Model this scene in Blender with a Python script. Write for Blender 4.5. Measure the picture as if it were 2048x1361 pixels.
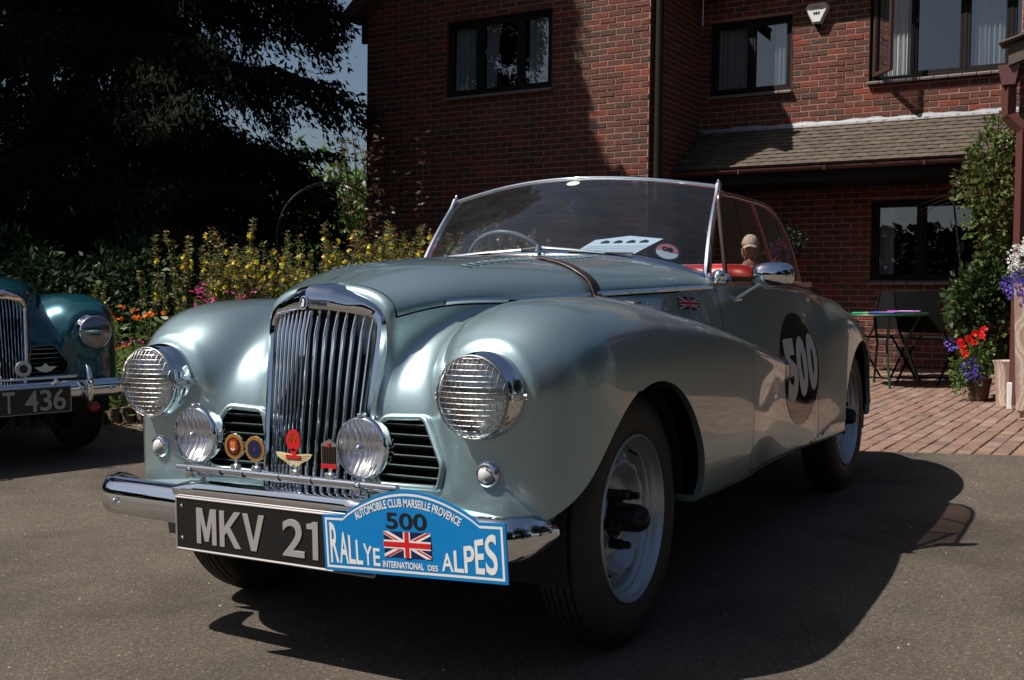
import bpy, math, random, time
import numpy as np
from mathutils import Vector, Matrix, Euler
T0 = time.time()
random.seed(7)
RNG = np.random.default_rng(11)
scene = bpy.context.scene
for o in list(bpy.data.objects):
    bpy.data.objects.remove(o)

# ------------------------------------------------------------------ camera
CAM = np.array([1.82215, -2.65455, 0.96287])
YAW, PITCH, ROLL, FPX = -0.51858, 0.04981, -0.0124, 2200.0


def cam_axes():
    f = np.array([math.sin(YAW) * math.cos(PITCH), math.cos(YAW) * math.cos(PITCH), -math.sin(PITCH)])
    r = np.array([math.cos(YAW), -math.sin(YAW), 0.0])
    u = np.cross(r, f)
    c, s = math.cos(ROLL), math.sin(ROLL)
    return c * r + s * u, -s * r + c * u, f


CR, CU, CF = cam_axes()
cd = bpy.data.cameras.new('camera')
cam = bpy.data.objects.new('camera', cd)
scene.collection.objects.link(cam)
Mx = Matrix(((CR[0], CU[0], -CF[0], CAM[0]), (CR[1], CU[1], -CF[1], CAM[1]), (CR[2], CU[2], -CF[2], CAM[2]), (0, 0, 0, 1)))
cam.matrix_world = Mx
cd.sensor_width = 36.0
cd.lens = FPX / 2048.0 * 36.0
cd.clip_start = 0.05
cd.clip_end = 2000.0
scene.camera = cam

# ------------------------------------------------------------------ light
SUN = np.array([-0.53, -0.52, 1.0])
SUN = SUN / np.linalg.norm(SUN)
SUN_EL = math.asin(SUN[2])
SUN_AZ = math.atan2(SUN[0], SUN[1])
w = bpy.data.worlds.new('World')
scene.world = w
w.use_nodes = True
nt = w.node_tree
nt.nodes.clear()
sky = nt.nodes.new('ShaderNodeTexSky')
sky.sky_type = 'NISHITA'
sky.sun_disc = False
sky.sun_elevation = SUN_EL
sky.sun_rotation = SUN_AZ
sky.air_density = 1.0
sky.dust_density = 2.2
sky.ozone_density = 1.6
bg = nt.nodes.new('ShaderNodeBackground')
bg.inputs[1].default_value = 0.05
wo = nt.nodes.new('ShaderNodeOutputWorld')
nt.links.new(sky.outputs[0], bg.inputs[0])
nt.links.new(bg.outputs[0], wo.inputs[0])
sl = bpy.data.lights.new('sun', 'SUN')
sl.energy = 5.0
sl.angle = math.radians(0.5)
sl.color = (1.0, 0.94, 0.86)
so = bpy.data.objects.new('sun', sl)
scene.collection.objects.link(so)
so.rotation_euler = Vector(SUN).to_track_quat('Z', 'Y').to_euler()
so.location = (-5, -5, 10)
scene.view_settings.view_transform = 'Standard'
scene.view_settings.look = 'None'
scene.view_settings.gamma = 1.0
scene.view_settings.exposure = 0.45
scene.view_settings.use_curve_mapping = False
scene.render.engine = 'CYCLES'
scene.cycles.max_bounces = 8
scene.cycles.glossy_bounces = 5
scene.cycles.transparent_max_bounces = 16
scene.cycles.transmission_bounces = 6
scene.cycles.sample_clamp_indirect = 6.0
scene.cycles.caustics_reflective = False
scene.cycles.caustics_refractive = False

# ------------------------------------------------------------------ helpers: objects
COL = scene.collection


def tagp(o, label=None, cat=None, group=None, kind=None):
    if label: o['label'] = label
    if cat: o['category'] = cat
    if group: o['group'] = group
    if kind: o['kind'] = kind
    return o


def empty(name, loc=(0, 0, 0), rot=(0, 0, 0), label=None, cat=None, group=None, parent=None):
    o = bpy.data.objects.new(name, None)
    COL.objects.link(o)
    o.empty_display_size = 0.1
    if parent: o.parent = parent
    o.location = loc
    o.rotation_euler = rot
    return tagp(o, label, cat, group)


def link(name, me, mat=None, parent=None, loc=None, rot=None):
    o = bpy.data.objects.new(name, me)
    COL.objects.link(o)
    if mat is not None and len(me.materials) == 0:
        for mm in (mat if isinstance(mat, (list, tuple)) else [mat]):
            me.materials.append(mm)
    if parent: o.parent = parent
    if loc is not None: o.location = loc
    if rot is not None: o.rotation_euler = rot
    return o


def mesh(name, V, Fs, smooth=False, angle=None):
    me = bpy.data.meshes.new(name)
    V = np.asarray(V, float)
    me.from_pydata(V.tolist(), [], [list(map(int, f)) for f in Fs])
    me.validate()
    if smooth:
        me.shade_smooth()
        if angle is not None:
            me.set_sharp_from_angle(angle=math.radians(angle))
    me.update()
    return me


def fast_mesh(name, V, T, smooth=True):
    """numpy polygons with equal vertex counts -> mesh"""
    V = np.asarray(V, np.float32); T = np.asarray(T, np.int32)
    n, k = T.shape
    me = bpy.data.meshes.new(name)
    me.vertices.add(len(V)); me.vertices.foreach_set('co', V.ravel())
    me.loops.add(n * k); me.loops.foreach_set('vertex_index', T.ravel())
    me.polygons.add(n)
    me.polygons.foreach_set('loop_start', np.arange(0, n * k, k, dtype=np.int32))
    me.polygons.foreach_set('loop_total', np.full(n, k, np.int32))
    me.update(calc_edges=True)
    if smooth: me.shade_smooth()
    return me


class MB:
    """collects shapes into one mesh"""
    def __init__(s): s.V = []; s.F = []; s.M = []; s.m = 0
    def add(s, V, F, M=None):
        b = len(s.V)
        if M is not None:
            V = [tuple(M @ Vector(v)) for v in V]
        s.V += [tuple(map(float, v)) for v in V]
        s.F += [tuple(b + int(i) for i in f) for f in F]
        s.M += [s.m] * len(F)
        return s
    def box(s, c, d, M=None, bev=0.0):
        x, y, z = c; a, b, e = d[0] / 2, d[1] / 2, d[2] / 2
        if bev <= 0:
            V = [(x + i * a, y + j * b, z + k * e) for k in (-1, 1) for j in (-1, 1) for i in (-1, 1)]
            F = [(0, 2, 3, 1), (4, 5, 7, 6), (0, 1, 5, 4), (2, 6, 7, 3), (0, 4, 6, 2), (1, 3, 7, 5)]
            return s.add(V, F, M)
        bev = min(bev, a * .95, b * .95, e * .95)
        V = []; idx = {}
        for k in (-1, 1):
            for j in (-1, 1):
                for i in (-1, 1):
                    for ax in range(3):
                        p = [i * (a - bev), j * (b - bev), k * (e - bev)]
                        p[ax] = (i * a, j * b, k * e)[ax]
                        idx[(i, j, k, ax)] = len(V); V.append((x + p[0], y + p[1], z + p[2]))
        F = []
        for sgn in (-1, 1):
            for ax in range(3):
                o1, o2 = [(1, 2), (2, 0), (0, 1)][ax]
                q = []
                for (p1, p2) in ((-1, -1), (1, -1), (1, 1), (-1, 1)):
                    t = [0, 0, 0]; t[ax] = sgn; t[o1] = p1; t[o2] = p2
                    q.append(idx[(t[0], t[1], t[2], ax)])
                F.append(q if sgn > 0 else q[::-1])
        for ax in range(3):
            o1, o2 = [(1, 2), (2, 0), (0, 1)][ax]
            for p1 in (-1, 1):
                for p2 in (-1, 1):
                    t0 = [0, 0, 0]; t1 = [0, 0, 0]
                    t0[ax] = -1; t1[ax] = 1
                    for t in (t0, t1): t[o1] = p1; t[o2] = p2
                    q = [idx[(*t0, o1)], idx[(*t1, o1)], idx[(*t1, o2)], idx[(*t0, o2)]]
                    F.append(q if p1 * p2 < 0 else q[::-1])
        for k in (-1, 1):
            for j in (-1, 1):
                for i in (-1, 1):
                    q = [idx[(i, j, k, 0)], idx[(i, j, k, 1)], idx[(i, j, k, 2)]]
                    F.append(q if i * j * k > 0 else q[::-1])
        return s.add(V, F, M)
    def tube(s, pts, r, n=8, closed=False, caps=True, M=None):
        pts = [Vector(p) for p in pts]; N = len(pts)
        rr = r if isinstance(r, (list, tuple)) else [r] * N
        V = []; F = []
        up = None
        for i, p in enumerate(pts):
            if closed: t = (pts[(i + 1) % N] - pts[i - 1])
            else: t = pts[min(i + 1, N - 1)] - pts[max(i - 1, 0)]
            t.normalize()
            if up is None:
                up = Vector((0, 0, 1)) if abs(t.z) < .9 else Vector((1, 0, 0))
            a = t.cross(up).normalized(); b = a.cross(t).normalized(); up = b
            for k in range(n):
                th = 2 * math.pi * k / n
                V.append(p + (a * math.cos(th) + b * math.sin(th)) * rr[i])
        for i in range(N if closed else N - 1):
            for k in range(n):
                i2 = (i + 1) % N; k2 = (k + 1) % n
                F.append((i * n + k, i * n + k2, i2 * n + k2, i2 * n + k))
        if not closed and caps:
            F.append(tuple(range(n))[::-1]); F.append(tuple((N - 1) * n + k for k in range(n)))
        return s.add(V, F, M)
    def lathe(s, prof, n=32, M=None, axis='z', close=False):
        """profile (r, h)"""
        V = []; F = []
        for r, h in prof:
            for k in range(n):
                t = 2 * math.pi * k / n
                c, q = r * math.cos(t), r * math.sin(t)
                V.append({'z': (c, q, h), 'y': (c, h, -q), 'x': (h, c, q)}[axis])
        P = len(prof)
        for i in range(P - 1 if not close else P):
            for k in range(n):
                k2 = (k + 1) % n; i2 = (i + 1) % P
                F.append((i * n + k, i * n + k2, i2 * n + k2, i2 * n + k))
        return s.add(V, F, M)
    def prism(s, poly, z0, z1, M=None):
        """poly in xy extruded along z"""
        n = len(poly)
        V = [(x, y, z0) for x, y in poly] + [(x, y, z1) for x, y in poly]
        F = [tuple(range(n))[::-1], tuple(range(n, 2 * n))] + [(i, (i + 1) % n, n + (i + 1) % n, n + i) for i in range(n)]
        return s.add(V, F, M)
    def sheet(s, fn, nu, nv, M=None, flip=False):
        V = [fn(i / nu, j / nv) for j in range(nv + 1) for i in range(nu + 1)]
        F = []
        for j in range(nv):
            for i in range(nu):
                a = j * (nu + 1) + i
                q = (a, a + 1, a + nu + 2, a + nu + 1)
                F.append(q[::-1] if flip else q)
        return s.add(V, F, M)
    def build(s, name, mat=None, parent=None, smooth=False, angle=30, loc=None, rot=None):
        me = bpy.data.meshes.new(name)
        me.from_pydata(s.V, [], s.F)
        if any(s.M):
            me.polygons.foreach_set('material_index', s.M)
        if smooth:
            me.shade_smooth(); me.set_sharp_from_angle(angle=math.radians(angle))
        me.update()
        return link(name, me, mat, parent, loc, rot)


def RZ(a): return Matrix.Rotation(a, 4, 'Z')
def RX(a): return Matrix.Rotation(a, 4, 'X')
def RY(a): return Matrix.Rotation(a, 4, 'Y')
def TR(*v): return Matrix.Translation(Vector(v))
def SC(*v): return Matrix.Diagonal(Vector((*v, 1)))


def spl(pts):
    """natural cubic spline, vectorised"""
    X = np.array([p[0] for p in pts], float); Y = np.array([p[1] for p in pts], float); n = len(X)
    h = np.diff(X); A = np.zeros((n, n)); b = np.zeros(n); A[0, 0] = A[-1, -1] = 1
    for i in range(1, n - 1):
        A[i, i - 1] = h[i - 1]; A[i, i] = 2 * (h[i - 1] + h[i]); A[i, i + 1] = h[i]
        b[i] = 6 * ((Y[i + 1] - Y[i]) / h[i] - (Y[i] - Y[i - 1]) / h[i - 1])
    m = np.linalg.solve(A, b)
    # tabulate finely for speed
    xs = np.linspace(X[0], X[-1], 4001)
    i = np.clip(np.searchsorted(X, xs) - 1, 0, n - 2); t = xs - X[i]; hh = h[i]
    ys = Y[i] + t * ((Y[i + 1] - Y[i]) / hh - hh * (2 * m[i] + m[i + 1]) / 6) + t * t * m[i] / 2 + t ** 3 * (m[i + 1] - m[i]) / (6 * hh)
    return lambda v: np.interp(v, xs, ys)


# ------------------------------------------------------------------ helpers: materials
def mat(name, col=(.5, .5, .5), rough=.5, metal=0.0, **kw):
    m = bpy.data.materials.new(name); m.use_nodes = True
    b = m.node_tree.nodes['Principled BSDF']
    b.inputs['Base Color'].default_value = (*col[:3], 1)
    b.inputs['Roughness'].default_value = rough
    b.inputs['Metallic'].default_value = metal
    for k, v in kw.items():
        b.inputs[k.replace('_', ' ')].default_value = v
    return m


class NT:
    def __init__(s, m): s.m = m; s.t = m.node_tree; s.b = s.t.nodes['Principled BSDF']
    def n(s, typ, **kw):
        x = s.t.nodes.new('ShaderNode' + typ)
        for k, v in kw.items(): setattr(x, k, v)
        return x
    def l(s, a, b): s.t.links.new(a, b)
    def noise(s, scale, detail=4, vec=None, rough=.5):
        x = s.n('TexNoise'); x.inputs['Scale'].default_value = scale; x.inputs['Detail'].default_value = detail; x.inputs['Roughness'].default_value = rough
        s.l(vec if vec else s.obj(), x.inputs['Vector'])
        return x.outputs['Fac']
    def obj(s):
        if not hasattr(s, '_o'): s._o = s.n('TexCoord')
        return s._o.outputs['Object']
    def geo(s):
        g = s.n('NewGeometry'); return g.outputs['Position']
    def ramp(s, fac, stops):
        x = s.n('ValToRGB'); e = x.color_ramp.elements
        while len(e) < len(stops): e.new(.5)
        for i, (p, c) in enumerate(stops):
            e[i].position = p; e[i].color = (*c[:3], 1) if len(c) >= 3 else (c[0],) * 3 + (1,)
        s.l(fac, x.inputs[0]); return x.outputs[0]
    def mix(s, fac, a, b, mode='MIX'):
        x = s.n('Mix', data_type='RGBA', blend_type=mode)
        for sock, v in ((x.inputs[0], fac), (x.inputs[6], a), (x.inputs[7], b)):
            if hasattr(v, 'is_linked') or hasattr(v, 'links'): s.l(v, sock)
            else: sock.default_value = v if not isinstance(v, tuple) else (*v[:3], 1)
        return x.outputs[2]
    def col(s, c): s.l(c, s.b.inputs['Base Color'])
    def bump(s, h, strength=.3, dist=.01):
        x = s.n('Bump'); x.inputs['Strength'].default_value = strength; x.inputs['Distance'].default_value = dist
        s.l(h, x.inputs['Height']); s.l(x.outputs[0], s.b.inputs['Normal']); return x
    def rnd(s):
        return s.n('ObjectInfo').outputs['Random']


def paint(name, col, metal=.65, rough=.36):
    m = mat(name, col, rough, metal)
    N = NT(m)
    f = N.noise(900, 2)
    N.l(N.ramp(f, [(.3, (rough - .06,) * 3), (.7, (rough + .06,) * 3)]), N.b.inputs['Roughness'])
    N.b.inputs['Coat Weight'].default_value = 1.0
    N.b.inputs['Coat Roughness'].default_value = 0.02
    N.b.inputs['Coat IOR'].default_value = 1.5
    return m


M_PAINT = paint('silver_green_metallic_paint', (.345, .465, .49), .80, .345)
M_TEAL = paint('dark_teal_metallic_paint', (.008, .075, .10), .5, .3)
M_CHROME = mat('chrome', (.80, .82, .85), .045, 1.0)
M_CHROME_R = mat('worn_chrome', (.62, .63, .64), .16, 1.0)
M_STEEL = mat('brushed_steel', (.45, .45, .45), .35, 1.0)
M_BLACK = mat('black_rubber', (.012, .012, .012), .55)
M_DARK = mat('dark_void', (.006, .006, .006), .9)
M_DARKMET = mat('dark_metal', (.02, .02, .022), .4, .6)
M_GLASS = mat('clear_glass', (1, 1, 1), 0.0, 0, Transmission_Weight=1.0, IOR=1.45)


def thin_glass(name, tint=(.9, .95, .95), refl=1.0, dirt=0.0):
    m = bpy.data.materials.new(name); m.use_nodes = True
    t = m.node_tree; t.nodes.clear()
    o = t.nodes.new('ShaderNodeOutputMaterial'); mx = t.nodes.new('ShaderNodeMixShader')
    tr = t.nodes.new('ShaderNodeBsdfTransparent'); gl = t.nodes.new('ShaderNodeBsdfGlossy'); ge = t.nodes.new('ShaderNodeNewGeometry'); dt = t.nodes.new('ShaderNodeVectorMath'); dt.operation = 'DOT_PRODUCT'
    t.links.new(ge.outputs['Incoming'], dt.inputs[0]); t.links.new(ge.outputs['Normal'], dt.inputs[1])
    ab = t.nodes.new('ShaderNodeMath'); ab.operation = 'ABSOLUTE'; t.links.new(dt.outputs['Value'], ab.inputs[0])
    om = t.nodes.new('ShaderNodeMath'); om.operation = 'SUBTRACT'; om.inputs[0].default_value = 1.0; t.links.new(ab.outputs[0], om.inputs[1])
    pw = t.nodes.new('ShaderNodeMath'); pw.operation = 'POWER'; pw.inputs[1].default_value = 5.0; t.links.new(om.outputs[0], pw.inputs[0])
    fr = t.nodes.new('ShaderNodeMath'); fr.operation = 'MULTIPLY_ADD'; fr.inputs[1].default_value = .96; fr.inputs[2].default_value = .04; t.links.new(pw.outputs[0], fr.inputs[0])
    tr.inputs[0].default_value = (*tint, 1); gl.inputs['Roughness'].default_value = 0.0
    ml = t.nodes.new('ShaderNodeMath'); ml.operation = 'MULTIPLY'; ml.inputs[1].default_value = refl * 1.7; ml.use_clamp = True
    t.links.new(fr.outputs[0], ml.inputs[0]); t.links.new(ml.outputs[0], mx.inputs[0])
    t.links.new(tr.outputs[0], mx.inputs[1]); t.links.new(gl.outputs[0], mx.inputs[2])
    last = mx.outputs[0]
    if dirt > 0:
        df = t.nodes.new('ShaderNodeBsdfDiffuse'); df.inputs[0].default_value = (.7, .72, .75, 1)
        n = t.nodes.new('ShaderNodeTexNoise'); n.inputs['Scale'].default_value = 6; n.inputs['Detail'].default_value = 8
        r = t.nodes.new('ShaderNodeMapRange'); r.inputs[1].default_value = .3; r.inputs[2].default_value = .8; r.inputs[3].default_value = dirt * .4; r.inputs[4].default_value = dirt
        m2 = t.nodes.new('ShaderNodeMixShader')
        t.links.new(n.outputs[0], r.inputs[0]); t.links.new(r.outputs[0], m2.inputs[0])
        t.links.new(last, m2.inputs[1]); t.links.new(df.outputs[0], m2.inputs[2]); last = m2.outputs[0]
    t.links.new(last, o.inputs[0])
    return m
# ------------------------------------------------------------------ car body: smooth implicit surface
def smin(a, b, k):
    h = np.maximum(k - np.abs(a - b), 0) / k
    return np.minimum(a, b) - h * h * h * k / 6


def smax(a, b, k): return -smin(-a, -b, k)


H_zt = spl([(-.6, .90), (-.50, .945), (-.40, .974), (-.24, 1.014), (-.07, 1.038), (.2, 1.05), (.47, 1.055), (.72, 1.06), (.9, 1.025), (1.1, .985), (1.4, .968), (1.8, .95), (2.2, .92), (2.7, .85), (3.1, .74), (3.5, .56)])
H_ws = spl([(-.6, .17), (-.44, .192), (-.3, .262), (-.2, .312), (-.1, .358), (.1, .437), (.3, .497), (.5, .545), (.8, .603), (1.1, .635), (1.5, .652), (2, .645), (2.5, .60), (3, .50), (3.5, .36)])
H_zs = spl([(-.6, .85), (-.44, .885), (-.3, .915), (-.1, .921), (.1, .928), (.3, .935), (.5, .939), (1, .945), (1.6, .925), (2, .895), (2.5, .81), (3, .66), (3.5, .44)])
F_zt = spl([(-.6, .91), (-.45, .915), (-.3, .925), (-.1, .93), (.05, .926), (.29, .893), (.6, .838), (.94, .765), (1.38, .675), (1.9, .54)])
F_xc = spl([(-.6, .505), (-.45, .51), (0, .525), (.5, .545), (1, .575), (1.9, .60)])
F_o = spl([(-.6, .717), (-.45, .725), (-.1, .737), (.3, .740), (.9, .739), (1.15, .730), (1.4, .715), (1.65, .697), (1.9, .665)])
def F_a(y): return F_o(y) - F_xc(y)
F_b = spl([(-.6, .21), (0, .20), (.5, .16), (1, .11), (1.9, .06)])
R_zt = spl([(1.3, .6), (1.7, .80), (2.0, .87), (2.3, .875), (2.6, .82), (3.0, .69), (3.4, .52), (3.7, .40)])
R_a = spl([(1.3, .10), (1.7, .165), (2.1, .20), (2.4, .20), (2.7, .175), (3.0, .125), (3.7, .04)])


def side_w(y, z):
    ws = H_ws(y)
    s = np.clip((H_zs(y) - z) / .42, 0, 1.6)
    prof = np.where(s < 1, s * (2 - s), 1 - 1.2 * (s - 1) ** 2)
    fl = np.clip((y - .15) / .6, 0, 1); fl = fl * fl * (3 - 2 * fl)
    flr = np.clip((3.3 - y) / .8, 0, 1)
    return ws + prof * .062 * fl * flr


def f_hull(x, y, z):
    w_ = side_w(y, z)
    zs = H_zs(y); zt = H_zt(y)
    u = np.abs(x) / w_
    v = np.maximum(z - zs, 0) / (zt - zs)
    g = (u ** 2.5 + v ** 2.1)
    return (g ** .43 - 1)


def f_fender(x, y, z):
    a = F_a(y); b = F_b(y); zt = F_zt(y)
    tk = np.clip((.50 - z) / .18, 0, 1)
    t2 = np.clip((y - .80) / .6, 0, 1); t2 = t2 * t2 * (3 - 2 * t2)
    t3 = np.clip((zt - .02 - z) / .30, 0, 1); t3 = t3 * t3 * (3 - 2 * t3)
    u = np.abs(x - F_xc(y)) / np.maximum(a - .03 * tk * tk - .060 * t2 * t3, .02)
    v = np.maximum(z - (zt - b), 0) / b
    q = np.maximum(-.19 - y, 0) / .315
    qr = np.maximum(y - 1.6, 0) / .5
    t = np.clip((y - .15) / .75, 0, 1)
    p = 2.45 + 1.9 * t
    g = u ** p + v ** p + q ** 2.7 + qr ** 2
    return g ** (1 / p) - 1


def f_rear(x, y, z):
    a = R_a(y); zt = R_zt(y); b = .17
    u = np.abs(x - .535) / a
    v = np.maximum(z - (zt - b), 0) / b
    q = np.maximum(y - 2.8, 0) / .45 + np.maximum(1.9 - y, 0) / .5
    g = u ** 2.4 + v ** 2.3 + q ** 2.2
    return g ** .43 - 1


def normed(fn, x, y, z):
    e = 2e-3
    f0 = fn(x, y, z)
    gx = (fn(x + e, y, z) - f0) / e; gy = (fn(x, y + e, z) - f0) / e; gz = (fn(x, y, z + e) - f0) / e
    g = np.sqrt(gx * gx + gy * gy + gz * gz)
    return f0 / np.maximum(g, .8)


ZB = spl([(-.7, .405), (-.3, .39), (.2, .335), (.6, .315), (1.8, .312), (2.4, .31), (2.9, .315), (3.6, .36)])


def f_body(x, y, z):
    x = np.abs(x)
    h = normed(f_hull, x, y, z)
    h = smax(h, -.425 - y, .03)
    h = smax(h, y - 3.42, .12)
    f = normed(f_fender, x, y, z)
    r = normed(f_rear, x, y, z)
    pod = np.hypot(np.hypot(x - .516, z - .712), np.maximum(-.10 - y, 0) * .0) - .104 - .10 * np.clip(y + .46, 0, .4)
    pod = smax(pod, np.maximum(-.458 - y, y + .12), .03)
    # front apron between the wings
    vz = np.maximum(z - .60, 0) / .295; vy = np.maximum(-.05 - y, 0) / .40
    ap = smax(x - .56, ((vz ** 2.2 + vy ** 2.2) ** .4545 - 1) * .30, .06)
    ap = smax(ap, y - .5, .05)
    o = smin(h, ap, .06)
    tt = np.clip((y - .2) / .5, 0, 1); lowz = np.clip((F_zt(y) - .04 - z) / .2, 0, 1)
    o = smin(o, f, .07 - .045 * tt + .085 * tt * lowz)
    o = smin(o, pod, .09 * np.ones_like(o))
    o = smin(o, r, .09)
    return smax(o, ZB(y) - z, .035)


def surface_net(fn, lo, hi, step):
    n = np.ceil((np.array(hi) - lo) / step).astype(int) + 1
    xs = [lo[i] + step * np.arange(n[i]) for i in range(3)]
    G = np.empty(n, np.float32)
    for j0 in range(0, n[1], 40):
        X, Y, Z = np.meshgrid(xs[0], xs[1][j0:j0 + 40], xs[2], indexing='ij')
        G[:, j0:j0 + 40] = fn(X, Y, Z)
    S = G < 0
    c = [S[i:n[0] - 1 + i, j:n[1] - 1 + j, k:n[2] - 1 + k] for i in (0, 1) for j in (0, 1) for k in (0, 1)]
    cnt = sum(a.astype(np.int8) for a in c)
    act = (cnt > 0) & (cnt < 8)
    idx = -np.ones(act.shape, np.int64); ii = np.argwhere(act); idx[act] = np.arange(len(ii))
    P = np.zeros((len(ii), 3)); K = np.zeros(len(ii))
    I, J, L = ii.T
    for d in range(3):
        for a in (0, 1):
            for b in (0, 1):
                o0 = [0, 0, 0]; e1, e2 = [t for t in range(3) if t != d]
                o0[e1] = a; o0[e2] = b; o1 = list(o0); o1[d] = 1
                g0 = G[I + o0[0], J + o0[1], L + o0[2]]; g1 = G[I + o1[0], J + o1[1], L + o1[2]]
                m = (g0 < 0) != (g1 < 0)
                t = np.where(m, g0 / np.where(m, g0 - g1, 1), 0)
                q = np.array(o0, float)[None, :].repeat(len(ii), 0); q[:, d] += t
                P[m] += q[m]; K[m] += 1
    V = (P / K[:, None] + ii) * step + np.array(lo)
    Q = []
    for d in range(3):
        e1, e2 = [(1, 2), (2, 0), (0, 1)][d]
        sl0 = [slice(None)] * 3; sl1 = [slice(None)] * 3
        sl0[d] = slice(0, n[d] - 1); sl1[d] = slice(1, n[d])
        a = S[tuple(sl0)]; b = S[tuple(sl1)]
        ed = np.argwhere(a != b)
        ok = (ed[:, e1] > 0) & (ed[:, e2] > 0) & (ed[:, e1] < n[e1] - 1) & (ed[:, e2] < n[e2] - 1)
        ed = ed[ok]
        inside = a[tuple(ed.T)]
        def cell(o1, o2):
            q = ed.copy(); q[:, e1] -= o1; q[:, e2] -= o2
            return idx[tuple(q.T)]
        q = np.stack([cell(1, 1), cell(0, 1), cell(0, 0), cell(1, 0)], 1)
        q[~inside] = q[~inside][:, ::-1]
        Q.append(q)
    return V, np.concatenate(Q)


def grad(fn, V, e=1.5e-3):
    x, y, z = V.T
    g = np.stack([fn(x + e, y, z) - fn(x - e, y, z), fn(x, y + e, z) - fn(x, y - e, z), fn(x, y, z + e) - fn(x, y, z - e)], 1) / (2 * e)
    return g


def project(fn, V, it=3):
    for _ in range(it):
        f = fn(*V.T); g = grad(fn, V); gg = (g * g).sum(1)
        V = V - (np.clip(f, -.02, .02) / np.maximum(gg, .05))[:, None] * g
    return V


def clip_mesh(V, T, g):
    """keep g >= 0; triangles"""
    s = g[T] >= 0
    c = s.sum(1)
    keep = T[c == 3]
    newV = [V]; base = len(V); emap = {}
    out = []
    pts = []
    def ev(a, b):
        k = (a, b) if a < b else (b, a)
        if k not in emap:
            t = g[k[0]] / (g[k[0]] - g[k[1]])
            emap[k] = base + len(pts)
            pts.append(V[k[0]] + t * (V[k[1]] - V[k[0]]))
        return emap[k]
    for tri in T[(c == 1) | (c == 2)]:
        tri = [int(i) for i in tri]
        poly = []
        for i in range(3):
            a, b = tri[i], tri[(i + 1) % 3]
            if g[a] >= 0: poly.append(a)
            if (g[a] >= 0) != (g[b] >= 0): poly.append(ev(a, b))
        for i in range(1, len(poly) - 1): out.append((poly[0], poly[i], poly[i + 1]))
    if pts: newV.append(np.array(pts))
    V2 = np.concatenate(newV); T2 = np.concatenate([keep, np.array(out, np.int64).reshape(-1, 3)])
    used, inv = np.unique(T2, return_inverse=True)
    return V2[used], inv.reshape(-1, 3)


def skin(name, V, T, fn, matl, parent, flange=.012, mirror=False, cutx=True):
    """mesh with analytic normals, edges folded inward"""
    N = grad(fn, V); N /= np.linalg.norm(N, axis=1)[:, None]
    E = np.concatenate([T[:, [0, 1]], T[:, [1, 2]], T[:, [2, 0]]])
    key = np.sort(E, 1); u, first, cn = np.unique(key, axis=0, return_index=True, return_counts=True)
    B = E[first[cn == 1]]
    # centre seam is not a border
    B = B[~((np.abs(V[B[:, 0], 0]) < 1e-3) & (np.abs(V[B[:, 1], 0]) < 1e-3))]
    nV = len(V)
    if flange > 0 and len(B):
        ub, inv = np.unique(B, return_inverse=True); inv = inv.reshape(-1, 2)
        V1 = V[ub]; V2 = V[ub] - N[ub] * flange
        nb = len(ub)
        allV = np.concatenate([V, V1, V2])
        a = nV + inv[:, 0]; b = nV + inv[:, 1]
        fl = np.concatenate([np.stack([b, a, a + nb], 1), np.stack([b, a + nb, b + nb], 1)])
        # flange normals: across the edge
        fn_ = np.zeros((nb, 3))
        d = V1[inv[:, 1]] - V1[inv[:, 0]]
        cr = np.cross(d, N[ub][inv[:, 0]])
        for k in (0, 1): np.add.at(fn_, inv[:, k], cr)
        fn_ /= np.maximum(np.linalg.norm(fn_, axis=1), 1e-9)[:, None]
        allN = np.concatenate([N, fn_, fn_]); T = np.concatenate([T, fl])
    else:
        allV = V; allN = N
    if mirror:
        n = len(allV)
        mv = allV * [-1, 1, 1]; mn = allN * [-1, 1, 1]
        T = np.concatenate([T, T[:, ::-1] + n]); allV = np.concatenate([allV, mv]); allN = np.concatenate([allN, mn])
    me = fast_mesh(name, allV, T)
    me.normals_split_custom_set_from_vertices(allN.tolist())
    return link(name, me, matl, parent)


def build_skin_data():
    V, Q = surface_net(f_body, (-.03, -.62, .28), (.80, 3.62, 1.12), .0115)
    T = np.concatenate([Q[:, [0, 1, 2]], Q[:, [0, 2, 3]]])
    V = project(f_body, V, 3)
    V, T = clip_mesh(V, T, V[:, 0] - 0.0)
    return V, T


def rounded_poly_sd(px, py, pts, r):
    """signed distance (positive inside) of convex polygon (ccw) with rounded corners"""
    pts = np.array(pts, float); c = pts.mean(0)
    d = []
    n = len(pts)
    # shrink by r, then distance
    sh = []
    for i in range(n):
        p0, p1, p2 = pts[i - 1], pts[i], pts[(i + 1) % n]
        e0 = (p1 - p0) / np.linalg.norm(p1 - p0); e1 = (p2 - p1) / np.linalg.norm(p2 - p1)
        n0 = np.array([-e0[1], e0[0]]); n1 = np.array([-e1[1], e1[0]])
        A = np.array([n0, n1]); b = np.array([n0 @ p1 + r, n1 @ p1 + r])
        sh.append(np.linalg.solve(A, b))
    sh = np.array(sh)
    out = np.full(np.shape(px), 1e9); ins = np.ones(np.shape(px), bool)
    for i in range(n):
        a = sh[i]; b = sh[(i + 1) % n]; e = b - a; L = e @ e
        wx, wy = px - a[0], py - a[1]
        t = np.clip((wx * e[0] + wy * e[1]) / L, 0, 1)
        out = np.minimum(out, np.hypot(wx - t * e[0], wy - t * e[1]))
        ins &= (e[0] * wy - e[1] * wx) >= 0
    sd = np.where(ins, -out, out)
    return r - sd


# ---- panel shapes
INTAKE = [(.175, .478), (.362, .487), (.385, .545), (.318, .640), (.205, .636)]   # x, z on the nose
INTAKE = [(.170, .470), (.372, .476), (.392, .535), (.322, .645), (.192, .640)]
DOOR = [(.81, .338), (1.725, .330), (1.70, 1.05), (.83, 1.05)]   # y, z


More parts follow.
